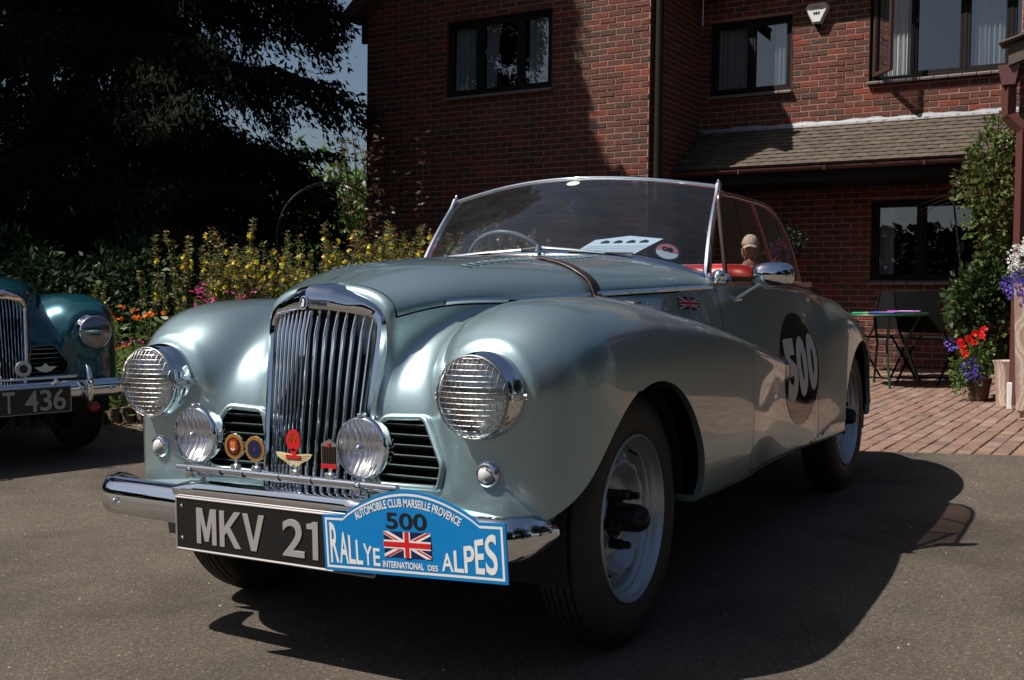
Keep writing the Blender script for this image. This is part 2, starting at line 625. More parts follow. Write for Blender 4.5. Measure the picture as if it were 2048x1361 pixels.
def g_intake(V, r=.03): return np.where(V[:, 1] < -.2, rounded_poly_sd(V[:, 0], V[:, 2], INTAKE, r), -1.0)
def g_door(V):
    d = rounded_poly_sd(V[:, 1], V[:, 2], DOOR, .07)
    return np.where(V[:, 0] > .5, np.minimum(d, (V[:, 0] - .53) * 1.0), -1.0)
SHUT = spl([(-.6, .85), (-.44, .878), (-.3, .909), (-.1, .914), (.1, .921), (.3, .928), (.5, .933), (.8, .94)])
def g_bonnet(V):
    x, y, z = V.T
    rear = .74 - .42 * x * x - y
    return np.minimum(np.minimum(z - SHUT(y), H_ws(y) + .045 - x), np.minimum(y + .405, rear))
def g_arch(V):
    x, y, z = V.T
    d1 = np.hypot(y - .01, z - .34) - .368
    d2 = np.hypot(y - 2.46, z - .33) - .362
    d = np.minimum(d1, d2)
    d3 = ((y + .335) * -.10 + (z - .50) * .155) / .1845   # lip sweeps forward at the bottom of the wing
    d3 = np.where(y < -.1, d3, 1.0)
    d = -smax(-d, -d3, .12)
    return np.where(x > .42, d, 1.0)
def g_cock(V):
    """positive outside the cockpit opening"""
    x, y, z = V.T
    s = (np.abs(x) / .575) ** 4 + (np.abs(y - 1.46) / .66) ** 4
    return np.where(z > .86, (s ** .25 - 1) * .5, 1.0)
def g_grille(V):
    x, y, z = V.T
    w = .125 + (z - .43) / .45 * .035
    return np.where((y < -.3) & (z > .42), x - w, .01 + .0 * x)


SKV, SKT = build_skin_data()
print('body skin', len(SKV), len(SKT), round(time.time() - T0, 1))


def make_body(root, paintm):
    """body, bonnet, doors as separate children"""
    V, T = SKV, SKT
    V, T = clip_mesh(V, T, g_arch(V))
    V, T = clip_mesh(V, T, -g_intake(V))
    V, T = clip_mesh(V, T, g_cock(V))
    V, T = clip_mesh(V, T, np.where(V[:, 2] > .80, 1.0, g_grille(V)))
    gap = .0022
    gd, gb = g_door(V), g_bonnet(V)
    Vd, Td = clip_mesh(V, T, gd - gap)
    for sgn in (1, -1):
        d = skin('door', Vd * [1, 1, 1], Td, f_body, paintm, root)
        if sgn < 0:
            me = d.data.copy(); d.data = me
            d.scale = (-1, 1, 1)
    Vb, Tb = clip_mesh(V, T, gb - gap)
    skin('bonnet', Vb, Tb, f_body, paintm, root, mirror=True)
    Vr, Tr = clip_mesh(V, T, -gd - gap)
    Vr, Tr = clip_mesh(Vr, Tr, -g_bonnet(Vr) - gap)
    return skin('body', Vr, Tr, f_body, paintm, root, flange=.02, mirror=True)
# ------------------------------------------------------------------ draping helpers
def _march(fn, n, lo, hi, steps=60):
    """first sign change from outside (hi) to inside (lo); vectorised. fn(t)->f"""
    ts = np.linspace(hi, lo, steps)
    a = np.full(n, hi); b = np.full(n, lo); found = np.zeros(n, bool)
    prev = np.full(n, hi)
    for t in ts:
        f = fn(np.full(n, t))
        hit = (f < 0) & ~found
        b[hit] = t; a[hit] = prev[hit]; found |= hit
        prev[:] = t
    for _ in range(22):
        m = (a + b) / 2; f = fn(m); ins = f < 0
        b = np.where(ins, m, b); a = np.where(ins, a, m)
    return a


def surf_x(y, z, hi=.80): y = np.atleast_1d(np.asarray(y, float)); z = np.atleast_1d(np.asarray(z, float)); return _march(lambda x: f_body(x, y, z), len(y), .2, hi) if np.isscalar(hi) else _marchv(y, z, hi)
def _marchv(y, z, hi):
    return np.array([_march(lambda x: f_body(x, np.array([a]), np.array([b])), 1, .15, float(h))[0] for a, b, h in zip(y, z, hi)])


def surf_z(x, y): x = np.atleast_1d(np.asarray(x, float)); y = np.atleast_1d(np.asarray(y, float)); return _march(lambda z: f_body(x, y, z), len(x), .5, 1.12)
def surf_y(x, z): x = np.atleast_1d(np.asarray(x, float)); z = np.atleast_1d(np.asarray(z, float)); return _march(lambda y: f_body(x, y, z), len(x), 0., -.60)


def text_data(txt, size, font_offset=0.0, extrude=0.0, spacing=1.0, bevel=0.0, align='CENTER', res=6, shear=0):
    cu = bpy.data.curves.new('lettering', 'FONT')
    cu.body = txt; cu.size = size; cu.extrude = extrude; cu.space_character = spacing
    cu.align_x = align; cu.align_y = 'CENTER'; cu.resolution_u = res; cu.shear = shear
    cu.bevel_depth = bevel; cu.bevel_resolution = 1
    cu.offset = font_offset
    o = bpy.data.objects.new('tmp_text', cu); COL.objects.link(o)
    bpy.context.view_layer.update()
    dg = bpy.context.evaluated_depsgraph_get()
    me = bpy.data.meshes.new_from_object(o.evaluated_get(dg))
    bpy.data.objects.remove(o); bpy.data.curves.remove(cu)
    V = np.array([v.co[:] for v in me.vertices]); Fs = [tuple(p.vertices) for p in me.polygons]
    bpy.data.meshes.remove(me)
    return V, Fs


def fit2d(V, x0, x1, y0, y1):
    """scale lettering into a box"""
    lo = V[:, :2].min(0); hi = V[:, :2].max(0)
    W = V.copy()
    W[:, 0] = x0 + (V[:, 0] - lo[0]) / (hi[0] - lo[0]) * (x1 - x0)
    W[:, 1] = y0 + (V[:, 1] - lo[1]) / (hi[1] - lo[1]) * (y1 - y0)
    return W


import bmesh


def subdivided(V, Fs, maxlen):
    bm = bmesh.new()
    vs = [bm.verts.new(v) for v in V]
    for f in Fs:
        try: bm.faces.new([vs[i] for i in f])
        except ValueError: pass
    bmesh.ops.triangulate(bm, faces=bm.faces[:])
    for _ in range(7):
        es = [e for e in bm.edges if e.calc_length() > maxlen]
        if not es: break
        bmesh.ops.subdivide_edges(bm, edges=es, cuts=1)
        bmesh.ops.triangulate(bm, faces=[f for f in bm.faces if len(f.verts) > 3])
    V2 = np.array([v.co[:] for v in bm.verts]); bm.verts.index_update()
    F2 = [tuple(v.index for v in f.verts) for f in bm.faces]
    bm.free()
    return V2, F2


def drape_side(name, V, Fs, matl, parent, off=.0012, maxlen=.02):
    """V in (y, z) -> on the left flank"""
    V, Fs = subdivided(np.c_[V[:, :2], np.zeros(len(V))], Fs, maxlen)
    x = surf_x(V[:, 0], V[:, 1])
    P = np.c_[x, V[:, 0], V[:, 1]]
    N = grad(f_body, P); N /= np.linalg.norm(N, axis=1)[:, None]
    P = P + N * off
    me = mesh(name, P, Fs, smooth=True)
    me.normals_split_custom_set_from_vertices(N.tolist())
    return link(name, me, matl, parent)


def clip_poly(P, x0, x1, y0, y1):
    def cl(P, ax, v, s):
        out = []
        for i in range(len(P)):
            a, b = P[i - 1], P[i]
            ia, ib = s * (a[ax] - v) >= 0, s * (b[ax] - v) >= 0
            if ia != ib:
                t = (v - a[ax]) / (b[ax] - a[ax]); out.append((a[0] + t * (b[0] - a[0]), a[1] + t * (b[1] - a[1])))
            if ib: out.append(b)
        return out
    for ax, v, s in ((0, x0, 1), (0, x1, -1), (1, y0, 1), (1, y1, -1)):
        if P: P = cl(P, ax, v, s)
    return P


def union_jack(w, h):
    """list of (material key, polygon) in 0..w, 0..h, layered"""
    L = [('navy', [(0, 0), (w, 0), (w, h), (0, h)], 0)]
    def band(x0, y0, x1, y1, t, o=0.0):
        d = math.hypot(x1 - x0, y1 - y0); nx, ny = -(y1 - y0) / d, (x1 - x0) / d
        return clip_poly([(x0 + nx * (o - t), y0 + ny * (o - t)), (x1 + nx * (o - t), y1 + ny * (o - t)), (x1 + nx * (o + t), y1 + ny * (o + t)), (x0 + nx * (o + t), y0 + ny * (o + t))], 0, w, 0, h)
    L.append(('white', band(0, 0, w, h, h * .1), 1)); L.append(('white', band(0, h, w, 0, h * .1), 2))
    for a, b, o in (((0, 0), (w / 2, h / 2), -1), ((w, h), (w / 2, h / 2), -1), ((0, h), (w / 2, h / 2), -1), ((w, 0), (w / 2, h / 2), -1)):
        L.append(('red', band(*a, *b, h * .033, o * h * .035), 3))
    L.append(('white', [(0, h * .335), (w, h * .335), (w, h * .665), (0, h * .665)], 4))
    L.append(('white', [(w / 2 - h * .165, 0), (w / 2 + h * .165, 0), (w / 2 + h * .165, h), (w / 2 - h * .165, h)], 5))
    L.append(('red', [(0, h * .4), (w, h * .4), (w, h * .6), (0, h * .6)], 6))
    L.append(('red', [(w / 2 - h * .1, 0), (w / 2 + h * .1, 0), (w / 2 + h * .1, h), (w / 2 - h * .1, h)], 7))
    return L


M_WHITE = mat('white_print', (.62, .62, .61), .45)
M_RED = mat('red_print', (.50, .008, .012), .4)
M_NAVY = mat('navy_print', (.006, .01, .05), .4)
M_BLACKP = mat('black_print', (.008, .008, .009), .35)
M_BLUE = mat('blue_plate', (.0, .16, .42), .38)
M_PLATE = mat('black_plate_enamel', (.008, .008, .008), .3)
M_PLATEC = mat('pressed_aluminium_lettering', (.36, .34, .33), .42, .3)
M_LAMPGLASS = mat('lamp_glass', (.9, .92, .95), .03, 0.0, Transmission_Weight=1.0, IOR=1.2)
M_GOLD = mat('gold_enamel', (.55, .26, .03), .25, .4)
M_CREAM = mat('cream_enamel', (.50, .47, .30), .3)
M_LEATHER = mat('dark_brown_leather', (.035, .013, .012), .5)
M_REDSEAT = mat('red_leather', (.42, .018, .018), .4)
M_AMBER = mat('amber_lens', (.4, .08, .02), .2)
JK = {'navy': M_NAVY, 'white': M_WHITE, 'red': M_RED}


M_WIRE = mat('guard_wire', (.30, .29, .28), .42, 1.0)


def lens_material():
    m = bpy.data.materials.new('fluted_lens_glass'); m.use_nodes = True
    t = m.node_tree; t.nodes.clear()
    o = t.nodes.new('ShaderNodeOutputMaterial'); mx = t.nodes.new('ShaderNodeMixShader')
    tr = t.nodes.new('ShaderNodeBsdfTransparent'); gl = t.nodes.new('ShaderNodeBsdfGlossy')
    gl.inputs['Roughness'].default_value = .03; gl.inputs[0].default_value = (.85, .87, .9, 1)
    tr.inputs[0].default_value = (.93, .94, .96, 1)
    mx.inputs[0].default_value = .26
    t.links.new(tr.outputs[0], mx.inputs[1]); t.links.new(gl.outputs[0], mx.inputs[2]); t.links.new(mx.outputs[0], o.inputs[0])
    return m


M_LENS = lens_material()
M_REFLECT = mat('lamp_reflector', (.92, .93, .95), .14, .85)
M_REFLECT_HL = mat('dull_lamp_reflector', (.34, .33, .32), .22, 1.0)
M_WHEELP = paint('silver_green_wheel_paint', (.42, .48, .52), .70, .42)
M_WHEELP.node_tree.nodes['Principled BSDF'].inputs['Coat Weight'].default_value = .35


def yring(s, cx, cy, cz, prof, n=40):
    """lathe around an axis along -y at (cx,cy,cz); prof (r, forward)"""
    s.lathe([(r, -h) for r, h in prof], n, TR(cx, cy, cz), axis='y')


def dome(mb, cx, cy, cz, r, h, rings=8, n=32, ribs=0, rib_amp=0.0):
    """lens dome facing -y, optional vertical ribs"""
    V = []; F = []
    V.append((cx, cy - h, cz))
    for i in range(1, rings + 1):
        q = i / rings
        for k in range(n):
            t = 2 * math.pi * k / n
            x, z = r * q * math.cos(t), r * q * math.sin(t)
            d = h * (1 - q * q)
            V.append((cx + x, cy - d, cz + z))
    for k in range(n): F.append((0, 1 + (k + 1) % n, 1 + k))
    for i in range(rings - 1):
        for k in range(n):
            a = 1 + i * n + k; b = 1 + i * n + (k + 1) % n
            F.append((a, b, b + n, a + n))
    mb.add(V, F)


def ribbed_lens(mb, cx, cy, cz, r, h, pitch, amp, N=None):
    nx = int(2 * r / pitch * 6); nz = 28
    V = []; idx = {}
    for j in range(nz + 1):
        for i in range(nx + 1):
            # square -> disc mapping
            u = -1 + 2 * i / nx; v = -1 + 2 * j / nz
            x = u * math.sqrt(1 - v * v / 2) * r; z = v * math.sqrt(1 - u * u / 2) * r
            q = (x * x + z * z) / (r * r)
            a = amp * math.cos(2 * math.pi * x / pitch) if z > -.1 * r else amp * .25 * math.cos(2 * math.pi * x / pitch)
            a *= max(0, min(1, (1 - q) * 8))
            V.append((cx + x, cy - h * (1 - q) - a, cz + z))
    F = [(j * (nx + 1) + i, j * (nx + 1) + i + 1, (j + 1) * (nx + 1) + i + 1, (j + 1) * (nx + 1) + i) for j in range(nz) for i in range(nx)]
    mb.add(V, F)


# ------------------------------------------------------------------ grille
def gr_prow(z): return np.interp(z, [.43, .61, .93, .97], [-.563, -.546, -.505, -.497])
def gr_edge(z): return np.interp(z, [.43, .88, .95], [-.506, -.426, -.415])
def gr_w(z): return float(np.interp(z, [.43, .88], [.158, .188]))
def gr_y(x, z):
    w_ = gr_w(z); return float(gr_prow(z) + (gr_edge(z) - gr_prow(z)) * min(abs(x) / w_, 1.05))


def make_grille(root, bars=7, metal=None):
    metal = metal or M_CHROME
    outer = [(.150, .425), (.160, .47), (.174, .60), (.184, .75), (.189, .85), (.188, .875), (.184, .893), (.174, .908), (.158, .921), (.139, .931), (.10, .944), (.065, .956), (.055, .963), (.0, .969)]
    inner = [(.134, .442), (.140, .48), (.152, .60), (.161, .75), (.1665, .83), (.166, .862), (.163, .874), (.157, .884), (.148, .889), (.137, .892), (.10, .899), (.065, .905), (.045, .908), (.0, .912)]
    fr = MB()
    rows = []
    for s in (1, -1):
        V = []; n = len(outer)
        for (xo, zo), (xi, zi) in zip(outer, inner):
            yo = gr_y(xo, zo); yi = gr_y(xi, zi)
            top = max(0, min(1, (zo - .86) / .05))
            V += [(s * xo * 1.0, yo + .060 + .03 * top, zo + .006 * top),
                  (s * (xo + .001), yo + .014, zo),
                  (s * (xo - .003 * (1 - top)), yo + .002, zo - .004 * top),
                  (s * (xo * .75 + xi * .25), yo * .75 + yi * .25 - .006, zo * .75 + zi * .25),
                  (s * (xo * .3 + xi * .7), yo * .3 + yi * .7 - .006, zo * .3 + zi * .7),
                  (s * xi, yi + .001, zi), (s * xi, yi + .03, zi)]
        m = 7; F = []
        for i in range(n - 1):
            for j in range(m - 1):
                q = (i * m + j, i * m + j + 1, (i + 1) * m + j + 1, (i + 1) * m + j)
                F.append(q if s > 0 else q[::-1])
        fr.add(V, F)
    # bottom rail
    fr.tube([(-.152, gr_y(.15, .43), .432), (0, gr_y(0, .43) - .0, .432), (.152, gr_y(.15, .43), .432)], .010, 8)
    shell = fr.build('grille_surround', metal, root, smooth=True, angle=38)
    # bars, each a blade bent back at the top
    for k in range(-bars, bars + 1):
        x0 = k * (.160 / (bars + .35))
        b = MB()
        pts = []
        for i in range(9):
            z = .44 + (.905 - .44) * i / 8
            x = x0 * gr_w(z) / .188
            y = gr_y(x, z) + .006
            if i == 8: y += .012
            pts.append((x, y, z))
        th = .0042 if k else .0058
        dep = .030
        V = []
        for (x, y, z) in pts:
            for dx, dy in ((-th * .9, .004), (-th * .35, -.001), (th * .35, -.001), (th * .9, .004), (th * .8, dep), (-th * .8, dep)):
                V.append((x + dx, y + dy, z))
        F = []
        for i in range(8):
            for j in range(6):
                F.append((i * 6 + j, i * 6 + (j + 1) % 6, (i + 1) * 6 + (j + 1) % 6, (i + 1) * 6 + j))
        F.append((5, 4, 3, 2, 1, 0)); F.append(tuple(48 + j for j in range(6)))
        b.add(V, F)
        b.build('bar', metal, shell, smooth=True, angle=40)
    bk = MB()
    for s in (1, -1):
        V = []
        for z in (.42, .55, .7, .82, .90):
            for q in (0, .5, 1.0):
                x = q * (gr_w(z) - .012); V.append((s * x, gr_y(x, z) + .036, z))
        bk.add(V, [(i * 3 + j, i * 3 + j + 1, i * 3 + j + 4, i * 3 + j + 3) for i in range(4) for j in range(2)])
    bk.build('grille_shade_sheet', M_DARK, shell)  # black sheet close behind the bars stands in for the shade between them
    # oval badge with a white beast on blue
    bm_ = MB()
    zc = .925; yc = gr_y(0, zc) - .006
    R = RX(math.radians(-8))
    M0 = TR(.0, yc, zc) @ R
    def oval(a, b_, h0, h1, mb, n=24):
        mb.prism([(a * math.cos(2 * math.pi * i / n), b_ * math.sin(2 * math.pi * i / n)) for i in range(n)], h0, h1, M0 @ RX(math.pi / 2))
    o1 = MB(); oval(.0125, .0175, -.004, .004, o1); badge = o1.build('badge', M_CHROME, shell)
    o2 = MB(); oval(.0098, .0148, .004, .0052, o2); o2.build('badge_enamel', M_NAVY, badge)
    o3 = MB()
    o3.prism([(-.004, -.010), (.004, -.010), (.003, -.004), (.0045, .001), (.003, .008), (.000, .010), (-.003, .007), (-.001, .002), (-.004, -.003)], .0052, .0062, M0 @ RX(math.pi / 2))
    o3.build('badge_figure', M_WHITE, badge)
    # name plaque with raised script
    V, Fs = text_data('SUNBEAM', .010, .0003, .0006, 1.1)
    V = fit2d(V, .016, .052, -.004, .004)
    P = []
    for x, h, e in V:
        z = .926 + h - x * .10
        P.append((x, gr_y(x, z) - .0085 - e, z))
    me = mesh('plaque_lettering', P, Fs); link('plaque_lettering', me, M_NAVY, badge)
    pl = MB()
    for a, b_ in ((.014, .058),):
        pl.tube([(a, gr_y(a, .92) - .006, .9185), (b_, gr_y(b_, .92) - .006, .915)], .0009, 6)
        pl.tube([(a, gr_y(a, .93) - .006, .932), (b_, gr_y(b_, .93) - .006, .927)], .0007, 6)
        pl.tube([(b_, gr_y(b_, .92) - .006, .915), (b_ + .005, gr_y(b_, .92) - .005, .921), (b_, gr_y(b_, .93) - .006, .927)], .0008, 6)
        pl.tube([(-a, gr_y(a, .92) - .006, .9185), (-b_, gr_y(b_, .92) - .006, .915)], .0009, 6)
    pl.build('plaque_frame', M_CHROME, badge)
    return shell


# ------------------------------------------------------------------ lamps
def make_headlight(root, s, guard=True, r=.104):
    cx, cz = s * .518, .712
    y0 = -.482
    a = MB()
    yring(a, cx, y0, cz, [(r * .90, -.09), (r * .96, -.035), (r * .99, .0), (r * 1.0, .012), (r * .985, .03), (r * .95, .047), (r * .925, .052), (r * .915, .055), (r * .91, .062), (r * .88, .070), (r * .84, .074), (r * .82, .072), (r * .815, .066)], 56)
    hl = a.build('headlight', M_CHROME, root, smooth=True, angle=50)
    b = MB(); yring(b, cx, y0, cz, [(r * .82, .066), (r * .74, .045), (r * .58, .02), (r * .35, .0), (r * .12, -.010), (0.0005, -.012)], 40)
    b.build('reflector', M_REFLECT_HL, hl, smooth=True, angle=60)
    c = MB(); ribbed_lens(c, cx, y0 - .068, cz, r * .82, .022, .013, .0004)
    c.build('lens', M_LENS, hl, smooth=True, angle=80)
    d = MB(); d.lathe([(0.0005, .03), (.006, .028), (.009, .02), (.009, .0)], 16, TR(cx, y0 - .02, cz), axis='y')
    d.build('bulb', M_STEEL, hl, smooth=True, angle=50)
    if guard:
        g = MB(); R = r * .905; n = 15; H = .040
        def dm(x, z): q = (x * x + z * z) / (R * R); return y0 - .070 - H * math.sqrt(max(0, 1 - q * .985))
        for k in range(n):
            u = -R + 2 * R * (k + .5) / n
            L = math.sqrt(max(0, R * R - u * u))
            for ax in (0, 1):
                pts = []
                m = 26
                for i in range(m + 1):
                    v = -L + 2 * L * i / m
                    wv = .0006 * math.sin(math.pi * (v / (2 * R / n)) + math.pi * k + ax * math.pi)
                    x, z = (u, v) if ax == 0 else (v, u)
                    pts.append((cx + x, dm(x, z) + wv, cz + z))
                g.tube(pts, .00068, 5, caps=False)
        ring = [(cx + R * math.cos(t), y0 - .073, cz + R * math.sin(t)) for t in [2 * math.pi * i / 48 for i in range(48)]]
        g.tube(ring, .0022, 6, closed=True)
        g.build('wire_guard', M_WIRE, hl, smooth=True, angle=60)
        for q in (1, -1):
            k = MB()
            k.box((cx + q * (r * .97), y0 - .045, cz), (.010, .045, .014), bev=.002)
            k.tube([(cx + q * (r * 1.00), y0 - .02, cz), (cx + q * (r * 1.10), y0 - .02, cz)], .008, 12)
            k.build('guard_clip', M_CHROME_R, hl, smooth=True, angle=30)
    return hl


def make_foglight(root, s):
    cx, cy, cz = s * .264, -.632, .592
    cx += .003
    a = MB(); r = .071
    yring(a, cx, cy + .01, cz, [(.004, -.062), (.02, -.060), (r * .6, -.050), (r * .85, -.03), (r * .97, -.008), (r * 1.0, .004), (r * 1.03, .008), (r * 1.035, .014), (r * 1.0, .019), (r * .955, .0205), (r * .94, .018)], 48)
    a.box((cx, cy - .002, cz + r + .004), (.014, .022, .012), bev=.002)
    fl = a.build('fog_lamp', M_CHROME, root, smooth=True, angle=45)
    b = MB(); ribbed_lens(b, cx, cy - .004, cz, r * .94, -.040, .0118, .0024)
    b.build('reflector', M_REFLECT, fl, smooth=True, angle=60)
    c = MB(); ribbed_lens(c, cx, cy - .008, cz, r * .945, .009, .0118, .0012)
    c.build('lens', M_LENS, fl, smooth=True, angle=80)
    d = MB(); dome(d, cx, cy - .012, cz, .0135, .012, 6, 20)
    d.build('bulb_shield', M_CHROME, fl, smooth=True, angle=60)
    e = MB()
    e.tube([(cx, cy + .018, cz - r * .9), (cx, cy + .018, .455)], .008, 12)
    e.lathe([(.001, 0), (.02, 0), (.02, .012), (.011, .016), (.011, .022), (.001, .022)], 20, TR(cx, cy + .018, .51))
    e.lathe([(.001, 0), (.013, 0), (.015, .006), (.013, .012), (.001, .012)], 20, TR(cx, cy + .018, .483))
    e.box((cx, cy + .02, .459), (.034, .05, .012), bev=.003)
    e.build('lamp_stem', M_CHROME_R, fl, smooth=True, angle=35)
    return fl


def make_sidelamp(root, s):
    cx, cz = s * .528, .530
    y = float(surf_y([.528], [cz])[0])
    a = MB(); yring(a, cx, y, cz, [(.031, -.01), (.031, .003), (.029, .009), (.024, .013), (.022, .013), (.0215, .010)], 32)
    o = a.build('side_lamp', M_CHROME, root, smooth=True, angle=45)
    b = MB(); dome(b, cx, y - .010, cz, .0215, .011, 6, 24)
    b.build('lens', mat('frosted_white_lens', (.5, .5, .5), .3), o, smooth=True, angle=60)
    return o


def wheel_meshes():
    """outer face at x=0 looking +x, axis x; returns dict of meshes"""
    out = {}
    R = .345
    t = MB()
    prof = [(.212, -.012), (.222, -.003), (.235, .003), (.262, .008), (.29, .007), (.312, .0), (.326, -.009), (.3345, -.018), (.338, -.026), (.3385, -.0265),
            (.3385, -.034), (.332, -.0345), (.332, -.0385), (.3405, -.039), (.342, -.052), (.335, -.0525), (.335, -.0565), (.343, -.057), (.3435, -.07), (.336, -.0705), (.336, -.0745),
            (.3435, -.075), (.343, -.088), (.335, -.0885), (.335, -.0925), (.3415, -.093), (.339, -.106), (.333, -.1065), (.333, -.110), (.337, -.1105), (.331, -.125), (.31, -.14), (.27, -.147), (.22, -.14)]
    t.lathe(prof, 96, axis='x')
    out['tyre'] = t
    r = MB()
    r.lathe([(.200, -.035), (.203, -.022), (.212, -.012), (.220, -.006), (.2225, -.001), (.221, .003), (.2165, .004), (.213, -.001), (.211, -.010), (.204, -.018), (.1975, -.026), (.196, -.032), (.193, -.034),
             (.189, -.040), (.186, -.055), (.184, -.062)], 96, axis='x')
    out['rim'] = r
    # pressed disc with hole ring
    n = 160; rr = np.concatenate([np.linspace(.184, .13, 22), np.linspace(.127, .035, 26)])
    V = []; F = []; Mi = []
    nh = 12
    for a in rr:
        for k in range(n):
            th = 2 * math.pi * k / n
            h = -.062
            q = (.184 - a)
            h = -.062 + .030 * math.exp(-((a - .148) / .020) ** 2)
            if a < .125: h += -.012 * (1 - ((a - .085) / .04) ** 2 if abs(a - .085) < .04 else 0) * 1
            if a < .075: h += .012 * min(1, (.075 - a) / .02)
            # vent holes: pressed ovals
            ph = (th * nh / (2 * math.pi)) % 1.0 - .5
            dx = ph * 2 * math.pi / nh * .158; dr = a - .160
            e = (dx / .019) ** 2 + (dr / .011) ** 2
            h -= .026 * math.exp(-e * e * .9)
            # swage around the studs
            V.append((h, a * math.cos(th), a * math.sin(th)))
    for i in range(len(rr) - 1):
        for k in range(n):
            k2 = (k + 1) % n
            F.append((i * n + k, (i + 1) * n + k, (i + 1) * n + k2, i * n + k2))
            th = 2 * math.pi * (k + .5) / n; a = (rr[i] + rr[i + 1]) / 2
            ph = (th * nh / (2 * math.pi)) % 1.0 - .5
            e = (ph * 2 * math.pi / nh * .158 / .017) ** 2 + ((a - .160) / .0095) ** 2
            Mi.append(1 if e < 1 else 0)  # dark material inside each dimple paints the shade of an open hole
    d = MB(); d.V = V; d.F = F; d.M = Mi
    out['disc'] = d
    h = MB()
    h.lathe([(.050, -.062), (.050, -.045), (.038, -.040), (.037, .008), (.035, .018), (.028, .032), (.018, .039), (.001, .041)], 32, axis='x')
    h.lathe([(.058, -.060), (.058, -.050), (.04, -.050)], 32, axis='x')
    out['hub'] = h
    for nm in ('nut', 'stud_cap'): pass
    u = MB()
    u.lathe([(.014, -.064), (.014, -.030), (.0105, -.026), (.0105, -.012), (.0085, -.006), (.001, -.005)], 6, axis='x')
    out['wheel_nut'] = u
    v = MB(); v.tube([(-.045, .135, .125), (-.018, .125, .117)], .004, 8)
    out['valve'] = v
    return out


def make_wheel(root, x, y, s, rimm=None, steer=0.0, spin=0.0):
    e = bpy.data.objects.new('wheel', None); COL.objects.link(e); e.parent = root; e.empty_display_size = .1
    e.location = (s * x, y, .345)
    e.rotation_euler = (spin, 0, steer if s > 0 else steer + math.pi)
    if not WHEEL_CACHE:
        W = wheel_meshes()
        for k, mbb in W.items():
            me = bpy.data.meshes.new(k); me.from_pydata(mbb.V, [], mbb.F)
            if any(mbb.M): me.polygons.foreach_set('material_index', mbb.M)
            me.shade_smooth(); me.set_sharp_from_angle(angle=math.radians(35 if k != 'disc' else 80)); me.update()
            WHEEL_CACHE[k] = me
        mats = {'tyre': [M_TYRE], 'rim': [M_WHEELP], 'disc': [M_WHEELP, M_DARK], 'hub': [M_DARKMET], 'wheel_nut': [M_DARKMET], 'valve': [M_BLACK]}
        for k, L in mats.items():
            for mm in L: WHEEL_CACHE[k].materials.append(mm)
    for k, me in WHEEL_CACHE.items():
        if k == 'wheel_nut':
            for i in range(5):
                th = 2 * math.pi * i / 5 + .35
                link(k, me, None, e, (0, .072 * math.cos(th), .072 * math.sin(th)))
            continue
        o = link(k, me, None, e)
        if rimm and k in ('rim', 'disc'):
            o.material_slots[0].link = 'OBJECT'; o.material_slots[0].material = rimm
    return e


WHEEL_CACHE = {}
M_TYRE = mat('tyre_rubber', (.016, .015, .014), .62)
_n = NT(M_TYRE); _n.col(_n.mix(_n.noise(14, 5), (.011, .010, .010), (.026, .024, .021))); _n.bump(_n.noise(180, 3), .12, .002)


def make_bumper(root, overriders=False):
    b = MB()
    N = 60; V = []; sec = []
    # section: forward offset, height offset
    prof = [(-.004, -.050), (.006, -.052), (.020, -.046), (.030, -.030), (.034, -.008), (.033, .012), (.027, .032), (.016, .046), (.002, .051), (-.006, .046)]
    for i in range(N + 1):
        u = -1 + 2 * i / N
        a = abs(u)
        x = math.copysign(.725 * math.sin(min(a, 1) * math.pi / 2 * .98) ** 1.0 if a < 1.1 else 0, u)
        x = .72 * u if a < .84 else math.copysign(.605 + .055 * math.sin((a - .84) / .16 * math.pi / 2), u)
        y = -.622 + .030 * (x / .72) ** 2 + (0 if a < .84 else .125 * (1 - math.cos((a - .84) / .16 * math.pi / 2)))
        z = .405
        ang = 0 if a < .84 else (a - .84) / .16 * math.pi / 2 * .95
        nx = math.copysign(math.sin(ang), u) + .08 * x; ny = -math.cos(ang)
        sc = 1.0 if a < .92 else math.sqrt(max(0.02, 1 - ((a - .92) / .08) ** 2 * .80))
        for fo, ho in prof:
            V.append((x + nx * fo, y + ny * fo, z + ho * sc))
    m = len(prof); F = []
    for i in range(N):
        for j in range(m - 1):
            F.append((i * m + j, i * m + j + 1, (i + 1) * m + j + 1, (i + 1) * m + j))
    F.append(tuple(range(m))); F.append(tuple(N * m + j for j in range(m))[::-1])
    b.add(V, F)
    bp = b.build('front_bumper', M_CHROME, root, smooth=True, angle=50)
    # bolts
    for s in (1, -1):
        k = MB(); dome(k, s * .56, -.643, .398, .009, .007, 5, 16)
        k.build('bumper_bolt', M_CHROME, bp, smooth=True, angle=50)
        br = MB(); br.box((s * .35, -.50, .39), (.05, .22, .03)); br.build('bumper_bracket', M_DARKMET, bp)
    # painted valance behind the bar
    p = MB()
    def vf(u, v):
        x = -.66 + 1.32 * u; a = abs(x) / .66
        yb = -.44 + .13 * a ** 3; yf = -.600 + .16 * a ** 6
        return (x, yb + (yf - yb) * v, .452 - .030 * v * v + .0 * a)
    p.sheet(vf, 40, 8)
    p.build('bumper_valance', root.get('_p') and M_PAINT or M_PAINT, bp, smooth=True, angle=60)
    if overriders:
        for s in (1, -1):
            k = MB(); pts = [(s * .42, -.645, .315), (s * .42, -.672, .34), (s * .42, -.690, .40), (s * .42, -.690, .46), (s * .42, -.672, .515), (s * .42, -.645, .535)]
            k.tube(pts, [.012, .017, .019, .018, .015, .008], 14)
            k.build('overrider', M_CHROME, bp, smooth=True, angle=50)
    return bp


